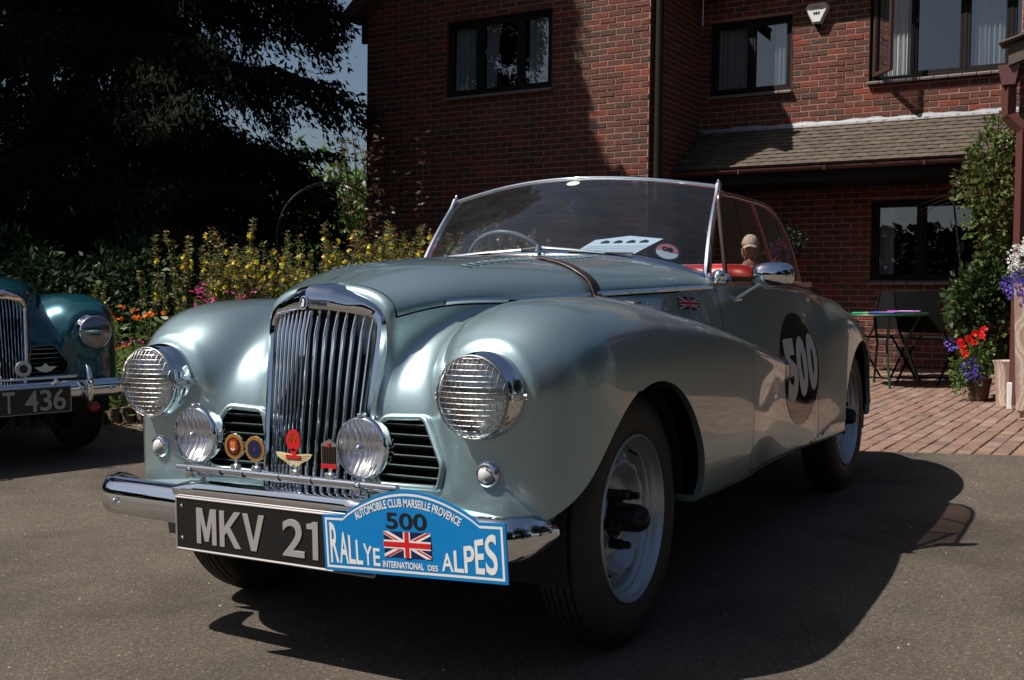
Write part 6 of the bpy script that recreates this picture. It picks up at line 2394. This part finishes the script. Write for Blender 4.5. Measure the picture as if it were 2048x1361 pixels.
for i, (x, y, s_) in enumerate([(-4.52, 2.88, 1.3), (-4.38, 3.0, 1.1), (-4.2, 3.15, 1.0)]):
    place_plant('pink_flowers', pinks, (x, y, .07), s_, i * 1.7, ['small pink flowers low beside the teal headlight', 'small pink flowers above the log edging', 'small pink flowers touching the wire-guarded headlight'][i], 'flower', 'low pink flowers')
kk = 0
P = []; D = []; S = []
for i in range(15000):
    t = rg.random(); u = rg.random() ** .8
    a = np.array([-6.6, 1.25]) + (np.array([-1.9, 5.6]) - np.array([-6.6, 1.25])) * t
    nrm = np.array([-.68, .73]); p = a + nrm * (.12 + u * 2.6)
    hgt = .18 + .5 * min(1, u * 2.2) * (0.7 + .3 * math.sin(9 * t * 3))
    P.append((p[0], p[1], .07 + hgt * rg.random())); D.append((rg.normal(), rg.normal(), rg.uniform(-.1, 1))); S.append(rg.uniform(.05, .12))
gc = leaf_obj('ground_cover', P, D, np.array(S), L_GREEN, None, .4, kind='stuff'); tagp(gc, 'low green ground cover leaves filling the flower bed', 'ground cover')

# dry litter along the foot of the edging
rgl = np.random.default_rng(12); nL = 900; tL = rgl.random(nL)
PL_ = np.array([-6.2, 1.15, .012]) + np.outer(tL, np.array([2.5, 2.3, 0])) + np.outer(rgl.random(nL) ** 2 * .55, np.array([.6, -.75, 0])); PL_[:, 2] = .012 + rgl.random(nL) * .006
o = leaf_obj('leaf_litter', PL_, np.c_[rgl.normal(size=(nL, 2)), np.zeros(nL) + .08], rgl.uniform(.015, .04, nL), leaf_mat('dry_litter', (.20, .12, .06), (.38, .26, .15), .8, 0), None, .5, kind='stuff'); tagp(o, 'dry brown leaves and bark litter on the asphalt below the edging', 'litter')

# rose arch with a climber, and a willow's hanging twigs by the house corner
ar = empty('rose_arch', (-5.45, 6.35, 0), (0, 0, .75), label='thin wire rose arch against the sky beside the house', cat='garden arch')
for k, yy in enumerate((0, .32)):
    m = MB(); R_ = .55
    pts = [(-R_, yy, 0), (-R_, yy, 1.5)] + [(-R_ * math.cos(t), yy, 1.5 + R_ * math.sin(t)) for t in np.linspace(.1, math.pi - .1, 18)] + [(R_, yy, 1.5), (R_, yy, 0)]
    m.tube(pts, .009, 6); m.build('hoop', M_DARKMET, ar, smooth=True)
m = MB(); R_ = .36; m.tube([(-R_ * math.cos(t), 0, 1.5 + R_ * math.sin(t)) for t in np.linspace(0, math.pi, 14)], .006, 5); m.build('inner_hoop', M_DARKMET, ar)
for t in np.linspace(.25, math.pi - .25, 7):
    m = MB(); m.tube([(-.55 * math.cos(t), 0, 1.5 + .55 * math.sin(t)), (-.36 * math.cos(t), 0, 1.5 + .36 * math.sin(t))], .005, 5); m.build('spoke', M_DARKMET, ar)
cl = empty('climbing_shrub', (-4.95, 6.55, 0), label='straggly bronze-leaved climber in the gap between arch and house', cat='climber')
m = MB(); P = []; D = []; S = []
for i in range(12):
    a = rg.uniform(0, 6.28); pts = [(0, 0, 0)]
    for k in range(1, 8): pts.append((pts[-1][0] + math.cos(a) * .05 + rg.normal() * .05, pts[-1][1] + math.sin(a) * .05 + rg.normal() * .05, k * .36 + rg.normal() * .05))
    m.tube(pts, [.010 - .001 * k for k in range(8)], 5)
    pa = np.array(pts)
    for k in range(60):
        q = rg.uniform(1.2, 6.9); j = int(q); f = q - j; c = pa[j] * (1 - f) + pa[min(j + 1, 7)] * f
        P.append(c + rg.normal(size=3) * .04); D.append((rg.normal(), rg.normal(), rg.uniform(-1, .5))); S.append(rg.uniform(.05, .10))
m.build('stems', L_BARK, cl)['kind'] = 'stuff'; leaf_obj('foliage', P, D, np.array(S), L_BROWN, cl, .4, kind='stuff')
wl = empty('willow', (-8.2, 12.6, 0), label='pale green weeping willow twigs hanging beside the house corner', cat='tree')
m = MB(); m.tube([(0, 0, 0), (.2, 0, 2.5), (0, .1, 4.6)], [.16, .12, .05], 8); m.build('trunk', L_BARK, wl)
P = []; D = []; S = []
for i in range(170):
    a = rg.uniform(0, 6.28); rr = rg.uniform(.4, 1.3); z0 = rg.uniform(3.0, 4.8)
    for k in range(45):
        q = k / 45; P.append((rr * math.cos(a) + .05 * math.sin(5 * q), rr * math.sin(a), z0 - q * 2.4)); D.append((rg.normal() * .4, rg.normal() * .4, -1)); S.append(rg.uniform(.07, .12))
leaf_obj('crown', P, D, np.array(S), leaf_mat('willow_leaves', (.16, .22, .07), (.26, .30, .12), .5, .35), wl, .18, kind='stuff')
print('green', round(time.time() - T0, 1))

# ------------------------------------------------------------------ right side: climber, pots, table, chairs
iv = empty('wall_climber', (.88, 6.95, 0), label='leafy green climber on the wall beside the brown downpipe', cat='climber')
m = MB()
for k in range(7):
    a = rg.uniform(-.3, .3); m.tube([(.12 * k - .3, .1, .1), (.08 * k - .25 + a * .3, .05, .9), (.06 * k - .2 + a, .05, 1.7), (.04 * k - .1, .1, 2.3)], [.014, .011, .008, .004], 6)
m.build('stems', L_BARK, iv)['kind'] = 'stuff'
def cloud(cs, n, rg, sz, spread=(1, 1, 1)):
    P = []; D = []; S = []
    cs = np.array(cs, float); w_ = cs[:, 3] ** 2; w_ /= w_.sum()
    k = rg.choice(len(cs), n, p=w_); d = rg.normal(size=(n, 3)); d /= np.linalg.norm(d, axis=1)[:, None]
    P = cs[k, :3] + d * (cs[k, 3] * rg.uniform(.45, 1.08, n))[:, None] * np.array(spread)
    return P, d + rg.normal(size=(n, 3)) * .5 + np.array([0, -.2, .1]), rg.uniform(*sz, n)
P, D, S = cloud([(-.02, 0, 2.15, .14), (-.10, 0, 1.95, .20), (-.12, 0, 1.7, .26), (-.05, .0, 1.45, .24), (.03, 0, 1.2, .17), (-.05, 0, 1.0, .22), (-.14, 0, .82, .26), (-.18, 0, .65, .22), (-.02, 0, .5, .24), (.05, 0, .32, .16), (.08, 0, 1.35, .12)], 3600, rg, (.035, .075), (1, .7, 1))
leaf_obj('foliage', P, D, S, L_IVY, iv, .62, .3, kind='stuff')
P, D, S = cloud([(-.18, -.05, .80, .26), (-.22, 0, .66, .2), (-.1, -.05, .95, .18)], 1300, rg, (.05, .085))
leaf_obj('glossy_foliage', P, D, S, L_DARKG, iv, .5, .3, kind='stuff')
P, D, S = cloud([(-.10, -.05, 1.75, .26), (-.05, -.1, .5, .15), (.05, -.1, .8, .12)], 380, rg, (.035, .06))
leaf_obj('bronze_foliage', P, D, S, L_BROWN, iv, .5, .3, kind='stuff')
for k in range(3):
    m = MB(); m.tube([(-.3, 0, 1.62 + .05 * k), (-.52, -.03, 1.56 + .03 * k), (-.66, -.02, 1.48 + .05 * k)], [.004, .003, .001], 4); m.build('shoot', L_BARK, iv)


def basket(loc, rad, lab, fm1, fm2, seed, chain=None, lm=L_GREEN, name='hanging_basket'):
    rg = np.random.default_rng(seed)
    t = empty(name, loc, label=lab, cat='hanging basket')
    m = MB(); m.lathe([(.001, -rad * .75), (rad * .5, -rad * .6), (rad * .85, -rad * .2), (rad * .9, 0), (.001, .01)], 18); m.build('basket', M_EARTH, t, smooth=True, angle=50)
    if chain:
        for k in range(3):
            a = k * 2.09; m = MB(); m.tube([(rad * .8 * math.cos(a), rad * .8 * math.sin(a), 0), (0, 0, chain)], .002, 4); m.build('chain', M_DARKMET, t)
    P, D, S = cloud([(0, 0, .02, rad), (0, 0, -rad * .5, rad * .8), (rad * .3, 0, rad * .4, rad * .6)], 700, rg, (.03, .06)); leaf_obj('foliage', P, D, S, lm, t, .5, .3, kind='stuff')
    for fm in (fm1, fm2):
        P, D, S = cloud([(rg.normal() * rad * .3, -rad * .3, rg.normal() * rad * .3, rad * .7)], 300, rg, (.018, .032)); leaf_obj('flowers', P, D, S, fm, t, .9, .3, kind='stuff')
    return t


wp = lambda p: tuple(h2w(p))
basket(wp((-2.45, -1.75, -1.05)), .16, 'hanging basket with blue flowers seen through the windscreen', L_PURP, L_WHITEF, 5, .5)
basket(wp((-.55, -.55, -1.45)), .22, 'shaded hanging basket on the wall behind the car tail', L_PURP, L_PINK, 6, .6, L_DARKG)
# red-flowered pot by the climber
t = empty('flower_pot', (.72, 6.75, 0), label='terracotta pot of bright red and violet petunias under the climber', cat='flower pot')
m = MB(); m.lathe([(.001, 0), (.07, 0), (.095, .15), (.10, .15), (.10, .18), (.09, .18), (.08, .16), (.001, .16)], 20); m.build('pot', mat('terracotta', (.10, .045, .03), .8), t, smooth=True, angle=40)
P, D, S = cloud([(0, 0, .38, .14), (-.05, 0, .25, .15), (-.1, -.05, .15, .1)], 700, rg, (.03, .06)); leaf_obj('foliage', P, D, S, L_GREEN, t, .5, .3, kind='stuff')
FP = []; FD = []; FS = []
for c in ((-.06, -.14, .50), (-.01, -.15, .545), (.04, -.14, .52), (-.10, -.14, .43), (-.085, -.15, .38), (-.02, -.15, .47), (.05, -.13, .57), (-.12, -.13, .47)): petal_flower(FP, FD, FS, None, 7, (np.array(c), [.2, -1, .2]), .036, .25)
leaf_obj('red_flowers', FP, FD, np.array(FS), L_REDF, t, .95, .2, kind='stuff')
P, D, S = cloud([(-.19, -.08, .45, .05), (-.05, -.15, .27, .07), (-.02, -.14, .2, .05)], 160, rg, (.015, .025)); leaf_obj('violet_flowers', P, D, S, L_PURP, t, .9, .3, kind='stuff')
# stone planter at the right edge
M_STONE = mat('swirled_pale_stone', (.5, .4, .33), .7)
N = NT(M_STONE); wv = N.n('TexWave'); wv.inputs['Scale'].default_value = 3.2; wv.inputs['Distortion'].default_value = 9; wv.inputs['Detail'].default_value = 4; wv.inputs['Detail Scale'].default_value = 1.3; N.l(N.geo(), wv.inputs['Vector'])
N.col(N.ramp(wv.outputs[1], [(0, (.30, .20, .16)), (.45, (.42, .33, .27)), (.8, (.52, .44, .37)), (1, (.36, .25, .20))])); N.bump(N.noise(90, 4, N.geo()), .4, .004)
pl = empty('stone_planter', (1.335, 5.75, 0), (0, 0, .05), label='tall square planter of swirled pale stone cut by the right edge', cat='planter')
m = MB(); m.prism([(-.20, -.20), (.20, -.20), (.20, .20), (-.20, .20)], .06, .10, TR(0, 0, 0)); 
m = MB(); V = []
for z, s_ in ((.055, .225), (.07, .245), (.90, .262), (.93, .262), (.93, .235), (.88, .23)):
    V += [(-s_, -s_, z), (s_, -s_, z), (s_, s_, z), (-s_, s_, z)]
F = [(i * 4 + j, i * 4 + (j + 1) % 4, (i + 1) * 4 + (j + 1) % 4, (i + 1) * 4 + j) for i in range(5) for j in range(4)] + [(3, 2, 1, 0), (20, 21, 22, 23)]
m.add(V, F); m.build('planter_body', M_STONE, pl)
for sx in (-1, 1):
    for sy in (-1, 1): m = MB(); m.box((sx * .17, sy * .17, .03), (.10, .10, .062), bev=.01); m.build('foot', M_STONE, pl)
e = empty('planter_flowers', (1.335, 5.75, .90), label='white and violet-blue flowers spilling over the stone planter', cat='flowers')
P, D, S = cloud([(-.12, -.12, .06, .15), (.1, -.1, .1, .2)], 900, rg, (.03, .06)); leaf_obj('foliage', P, D, S, L_GREEN, e, .5, .3, kind='stuff')
P, D, S = cloud([(-.20, -.16, .20, .10), (-.10, -.15, .26, .12), (-.25, -.1, .12, .05)], 950, rg, (.014, .026)); leaf_obj('white_flowers', P, D, S, L_WHITEF, e, .9, .3, kind='stuff')
P, D, S = cloud([(-.24, -.20, .02, .09), (-.18, -.24, -.02, .08), (-.10, -.2, .02, .12), (-.17, -.27, -.10, .04)], 1300, rg, (.011, .02)); leaf_obj('violet_flowers', P, D, S, L_PURP, e, .9, .3, kind='stuff')
t = empty('stone_pot', (.96, 6.50, 0), label='small pale stone pot at the foot of the climber', cat='pot')
m = MB(); m.lathe([(.001, .0), (.085, 0), (.10, .30), (.115, .34), (.10, .34), (.001, .30)], 18); m.build('pot', M_STONE, t, smooth=True, angle=40)
t = empty('white_marker', (1.0, 6.2, 0), label='short white post beside the foot of the downpipe', cat='post')
m = MB(); m.box((0, 0, .10), (.04, .03, .20), bev=.005); m.build('post', M_WHITE, t)

# garden table
gt = empty('garden_table', (-.22, 7.75, 0), label='round green glass-topped garden table with magazines on it behind the car', cat='table')
M_GREENM = mat('green_painted_metal', (.010, .045, .025), .4)
m = MB(); m.lathe([(.001, .655), (.40, .655), (.405, .66), (.40, .668), (.001, .668)], 40); m.build('tabletop', mat('green_glass', (.02, .13, .09), .08), gt, smooth=True, angle=40)
m = MB(); m.tube([(.40 * math.cos(t), .40 * math.sin(t), .655) for t in np.linspace(0, 2 * math.pi, 40, endpoint=False)], .012, 8, closed=True); m.build('table_rim', M_GREENM, gt, smooth=True)
for k in range(4):
    a = k * math.pi / 2 + .4; m = MB(); m.tube([(.34 * math.cos(a), .34 * math.sin(a), .65), (.2 * math.cos(a), .2 * math.sin(a), .38), (.34 * math.cos(a), .34 * math.sin(a), .0)], .012, 6); m.build('leg', M_GREENM, gt, smooth=True)
for k, (dx, dy, rz, col, lab, sz) in enumerate([(-.12, -.12, .3, (.05, .45, .18), 'green magazine at the left of the garden table', .22), (.06, -.16, -.2, (.10, .12, .5), 'blue and red magazine in the middle of the garden table', .24), (.2, -.05, .1, (.45, .15, .5), 'lilac folder on the garden table', .28)]):
    e = empty('magazine', (-.22 + dx, 7.75 + dy, .669 + .006 * k), (0, 0, rz), label=lab, cat='magazine', group='papers on the garden table')
    m = MB(); m.box((0, 0, .004), (sz, .2, .008), bev=.001); m.build('cover', mat('print_cover_%d' % k, col, .35), e)
    m = MB(); m.box((.02, 0, .0087), (sz * .4, .1, .001)); m.build('cover_picture', mat('print_patch_%d' % k, [(.7, .6, .05), (.6, .03, .03), (.7, .5, .7)][k], .4), e)


M_CHAIR = mat('black_canvas', (.008, .008, .008), 1.0, Specular_IOR_Level=.1)


def folding_chair(loc, rz, lab):
    c = empty('folding_chair', loc, (0, 0, rz), label=lab, cat='chair', group='black folding chairs by the wall')
    blk = M_CHAIR
    for s in (-1, 1):
        m = MB(); m.tube([(s * .22, -.24, .0), (s * .22, .16, .50), (s * .22, .26, .86)], .011, 6); m.build('side_frame', blk, c)
        m = MB(); m.tube([(s * .20, .24, 0), (s * .20, -.18, .44)], .011, 6); m.build('leg', blk, c)
        m = MB(); m.tube([(s * .23, -.16, .62), (s * .23, .20, .62)], .014, 6); m.build('armrest', blk, c)
    m = MB(); m.sheet(lambda u, v: (-.20 + .40 * u, -.18 + .36 * v, .43 - .03 * math.sin(math.pi * v)), 6, 6); m.build('seat', blk, c, smooth=True)
    m = MB(); m.sheet(lambda u, v: (-.21 + .42 * u, .15 + .12 * v + .02 * math.sin(math.pi * u), .48 + .38 * v), 6, 6); m.build('backrest', blk, c, smooth=True)
    for z in (.03,): m = MB(); m.tube([(-.22, -.22, z), (.22, -.22, z)], .010, 6); m.build('crossbar', blk, c)
    return c


folding_chair((.12, 8.2, 0), math.pi * .9, 'black folding chair right of the garden table, its back to the camera')
folding_chair((-.35, 8.5, 0), -.4, 'black folding chair half hidden behind the garden table')
print('env', round(time.time() - T0, 1))
# ------------------------------------------------------------------ the teal car
def build_teal_car():
    car = empty('vintage_car', (-3.944, 1.214, .018), (0, 0, 1.2734), label='dark teal vintage car with number 436 plate at the left edge', cat='car')
    make_body(car, M_TEAL)
    make_grille(car)
    for s in (1, -1):
        make_headlight(car, s, guard=False)
        make_intake(car, s, M_TEAL, M_CHROME_R)
    for y in (0.0, 2.455):
        for s in (1, -1): make_wheel(car, .668, y, s, M_TEALW, 0, .2)
    bp = make_bumper(car, True)
    for ch in bp.children:
        if ch.name.startswith('bumper_valance'):
            ch.material_slots[0].link = 'OBJECT'; ch.material_slots[0].material = M_TEAL
    u = MB()
    for yc in (.01, 2.46):
        for s in (1, -1):
            V = []; n = 14
            for i in range(n + 1):
                t = math.pi * (-.08 + 1.16 * i / n)
                for x in (.30, .66): V.append((s * x, yc + .385 * math.cos(t), .34 + .385 * math.sin(t)))
            u.add(V, [(2 * i, 2 * i + 1, 2 * i + 3, 2 * i + 2) for i in range(n)])
            u.add([(s * .30, yc - .39, .2), (s * .30, yc + .39, .2), (s * .30, yc + .39, .74), (s * .30, yc - .39, .74)], [(0, 1, 2, 3)])
    u.box((0, 1.5, .30), (1.16, 3.6, .03)); u.build('underbody', M_UNDER, car)
    m = MB(); m.tube([(-.33, -.655, .480), (.36, -.655, .480)], .008, 12)
    for x in (-.25, .25): m.box((x, -.645, .462), (.02, .03, .04), bev=.003)
    bar = m.build('badge_bar', M_CHROME, car, smooth=True, angle=50)
    for i, (x, lab) in enumerate(((.075, 'round grey badge on the teal car badge bar'), )):
        e = MB(); e.lathe([(.001, 0), (.042, 0), (.044, .004), (.040, .008), (.001, .008)], 28, TR(x, -.668, .535) @ RX(math.pi / 2)); b = e.build('round_badge', M_STEEL, car, smooth=True, angle=40)
        e = MB(); e.lathe([(.001, .008), (.022, .008), (.022, .0095), (.001, .0095)], 18, TR(x, -.668, .535) @ RX(math.pi / 2)); e.build('badge_centre', M_NAVY, b)
    m = MB(); m.prism([(-.06, .01), (-.02, .012), (0, .03), (.02, .012), (.06, .01), (.03, -.012), (0, -.02), (-.03, -.012)], 0, .005, TR(.19, -.668, .53) @ RX(math.pi / 2)); m.build('winged_badge', M_CHROME_R, car)
    # plate
    m = MB(); m.box((0, -.668, .362), (.64, .008, .136), bev=.004); pl = m.build('number_plate', M_PLATE, car)
    rim = MB()
    for a, b in (((-.32, .430), (.32, .430)), ((.32, .430), (.32, .294)), ((.32, .294), (-.32, .294)), ((-.32, .294), (-.32, .430))):
        rim.tube([(a[0], -.672, a[1]), (b[0], -.672, b[1])], .003, 6)
    rim.build('plate_border', M_PLATEC, pl)
    for c, x0, x1 in (('U', -.112, -.050), ('T', -.035, .026), ('4', .078, .146), ('3', .155, .216), ('6', .226, .290)):
        plate_text(c, x0, x1, .306, .418, -.6735, M_PLATEC, pl, 'plate_letter', .002, .001)
    m = MB(); m.lathe([(.001, 0), (.03, 0), (.03, .02), (.02, .028), (.001, .03)], 20, TR(.47, -.60, .30) @ RX(math.pi / 2)); m.build('red_lamp', mat('red_lens', (.35, .02, .02), .2), car, smooth=True, angle=50)
    return car


M_TEALW = paint('dark_teal_wheel_paint', (.01, .06, .08), .4, .35)
build_teal_car()
# ------------------------------------------------------------------ seated person on the patio, seen through the side window
def skin_body(name, V, E, R, matl, parent, sub=2, root=0):
    me = bpy.data.meshes.new(name); me.from_pydata(V, E, []); o = bpy.data.objects.new(name, me); COL.objects.link(o)
    sk = o.modifiers.new('skin', 'SKIN'); sk.use_smooth_shade = True
    for i, v in enumerate(me.skin_vertices[0].data): v.radius = (R[i], R[i]) if not isinstance(R[i], tuple) else R[i]; v.use_root = (i == root)
    ss = o.modifiers.new('sub', 'SUBSURF'); ss.levels = sub; ss.render_levels = sub
    bpy.context.view_layer.update()
    dg = bpy.context.evaluated_depsgraph_get(); m2 = bpy.data.meshes.new_from_object(o.evaluated_get(dg))
    bpy.data.objects.remove(o); m2.name = name; m2.materials.clear(); m2.materials.append(matl)
    m2.shade_smooth()
    return link(name, m2, None, parent)


pr_ = empty('person', (-1.45, 7.74, .10), (0, 0, .25), label='seated person in a pale cap and pink patterned blouse seen through the side window', cat='person')
M_SKINP = mat('skin', (.45, .25, .18), .55)
M_BLOUSE = mat('pink_blouse', (.45, .25, .24), .8); N = NT(M_BLOUSE); N.col(N.mix(N.ramp(N.noise(22, 2), [(.45, (0, 0, 0)), (.6, (1, 1, 1))]), (.55, .30, .28), (.22, .12, .13)))
M_TROU = mat('pale_trousers', (.25, .25, .28), .85)
V = [(0, .05, .47), (0, .07, .62), (0, .08, .80), (0, .07, .97), (0, .05, 1.04), (0, .04, 1.11),
     (-.16, .07, .96), (-.20, -.02, .75), (-.16, -.22, .68), (.16, .07, .96), (.20, -.02, .75), (.16, -.22, .68),
     (-.09, .0, .47), (-.11, -.36, .47), (-.11, -.36, .08), (-.11, -.46, .04), (.09, .0, .47), (.11, -.36, .47), (.11, -.36, .08), (.11, -.46, .04)]
Ed = [(0, 1), (1, 2), (2, 3), (3, 4), (4, 5), (3, 6), (6, 7), (7, 8), (3, 9), (9, 10), (10, 11), (0, 12), (12, 13), (13, 14), (14, 15), (0, 16), (16, 17), (17, 18), (18, 19)]
Rr = [(.15, .12), (.13, .11), (.15, .11), (.15, .10), (.07, .06), (.05, .05), (.06, .06), (.045, .045), (.032, .032), (.06, .06), (.045, .045), (.032, .032), (.09, .09), (.065, .065), (.04, .04), (.035, .03), (.09, .09), (.065, .065), (.04, .04), (.035, .03)]
body_ = skin_body('body', V, Ed, Rr, M_BLOUSE, pr_)
body_.data.materials.append(M_TROU); body_.data.materials.append(M_SKINP)
for p_ in body_.data.polygons:
    c_ = p_.center
    p_.material_index = 1 if (c_.z < .53 or (c_.y < -.1 and c_.z < .6)) else (2 if (c_.z > 1.03 or (abs(c_.x) > .12 and c_.y < -.06)) else 0)
# head: ellipsoid pushed into face shape
m = MB(); n, k_ = 28, 20; VV = []
for j in range(k_ + 1):
    ph = math.pi * j / k_
    for i in range(n):
        th = 2 * math.pi * i / n
        x, y, z = math.sin(ph) * math.cos(th), math.sin(ph) * math.sin(th), math.cos(ph)
        sx = .072 * (1 - .18 * max(0, -z)); sy = .088 * (1 - .12 * max(0, -z)); X, Y, Z = x * sx, y * sy, z * .108
        f = max(0, -y)
        if f > .6:
            Y -= .016 * math.exp(-((X / .011) ** 2)) * math.exp(-(((Z + .010) / .018) ** 2))
            Y += .008 * (math.exp(-(((abs(X) - .028) / .012) ** 2)) * math.exp(-(((Z - .012) / .010) ** 2)))
            Y -= .005 * math.exp(-((X / .022) ** 2)) * math.exp(-(((Z + .045) / .010) ** 2))
            Y -= .008 * math.exp(-((X / .02) ** 2)) * math.exp(-(((Z + .085) / .02) ** 2))
        VV.append((X, Y + .03, Z + 1.20))
m.add(VV, [(j * n + i, j * n + (i + 1) % n, (j + 1) * n + (i + 1) % n, (j + 1) * n + i) for j in range(k_) for i in range(n)])
hd = m.build('head', M_SKINP, pr_, smooth=True, angle=180)
for s in (-1, 1):
    m = MB(); m.lathe([(.001, .006), (.012, .004), (.018, 0), (.012, -.006)], 12, TR(s * .072, .035, 1.195) @ RY(math.pi / 2 * s) @ SC(1.5, .8, 1)); m.build('ear', M_SKINP, hd, smooth=True)
    m = MB(); m.lathe([(.001, .003), (.008, .0), (.001, -.003)], 10, TR(s * .028, -.048, 1.212) @ RX(math.pi / 2)); m.build('eye', M_BLACKP, hd, smooth=True)
m = MB(); m.lathe([(.001, .105), (.03, .10), (.055, .082), (.074, .05), (.082, .02), (.082, .0), (.078, -.004)], 26, TR(0, .035, 1.222) @ SC(1, 1.12, 1)); cp = m.build('cap', mat('pale_cap', (.80, .78, .72), .8), pr_, smooth=True, angle=60)
m = MB(); m.sheet(lambda u, v: ((u - .5) * .13 * (1 - .25 * v * v), -.045 - .075 * v * (1 - (2 * u - 1) ** 2 * .55), 1.228 - .022 * v - .02 * (2 * u - 1) ** 2), 12, 6); m.build('cap_peak', cp.data.materials[0], cp, smooth=True)
P, D, S = [], [], []
rg2 = np.random.default_rng(9)
q = rg2.normal(size=(900, 3)); q /= np.linalg.norm(q, axis=1)[:, None]; q = q[(q[:, 2] < .1) & (q[:, 1] > -.45) & (q[:, 2] > -.8)]
leaf_obj('hair', q * [.076, .094, .10] + [0, .035, 1.20], q * [.3, .3, .1] + [0, 0, -1], np.full(len(q), .04), mat('fair_hair', (.60, .50, .36), .5), pr_, .25, kind='stuff')
# hands: palm with five fingers resting on the knees
for s in (-1, 1):
    c = Vector((s * .15, -.27, .655))
    VH = [tuple(c), tuple(c + Vector((0, -.05, -.02)))]; EH = [(0, 1)]; RH = [.022, .026]
    for k in range(4):
        b = len(VH); off = (k - 1.5) * .018; L = (.034, .040, .037, .028)[k]
        VH += [tuple(c + Vector((off, -.075, -.028))), tuple(c + Vector((off * 1.1, -.075 - L * .6, -.034))), tuple(c + Vector((off * 1.1, -.075 - L, -.055)))]; EH += [(1, b), (b, b + 1), (b + 1, b + 2)]; RH += [.009, .008, .007]
    b = len(VH); VH += [tuple(c + Vector((-s * .030, -.035, -.02))), tuple(c + Vector((-s * .042, -.065, -.035)))]; EH += [(0, b), (b, b + 1)]; RH += [.010, .008]
    skin_body('hand', VH, EH, RH, M_SKINP, pr_, 1)
ch = empty('garden_chair', (-1.45, 7.74, .008), (0, 0, .25), label='dark garden chair carrying the seated person behind the car', cat='chair')
for s in (-1, 1):
    m = MB(); m.tube([(s * .24, .22, 0), (s * .24, .16, .45), (s * .24, .27, .92)], .013, 6); m.build('side_frame', M_BLACK, ch)
    m = MB(); m.tube([(s * .24, -.24, 0), (s * .24, -.20, .44)], .013, 6); m.build('leg', M_BLACK, ch)
m = MB(); m.box((0, -.02, .445), (.48, .46, .06), bev=.005); m.build('seat', M_BLACK, ch)
m = MB(); m.box((0, .235, .70), (.46, .02, .38), TR(0, .235, .70) @ RX(-.2) @ TR(0, -.235, -.70), bev=.005); m.build('backrest', M_BLACK, ch)
car, bp, bar = build_main_car()
build_front_items(car, bp, bar)
print('done', round(time.time() - T0, 1))
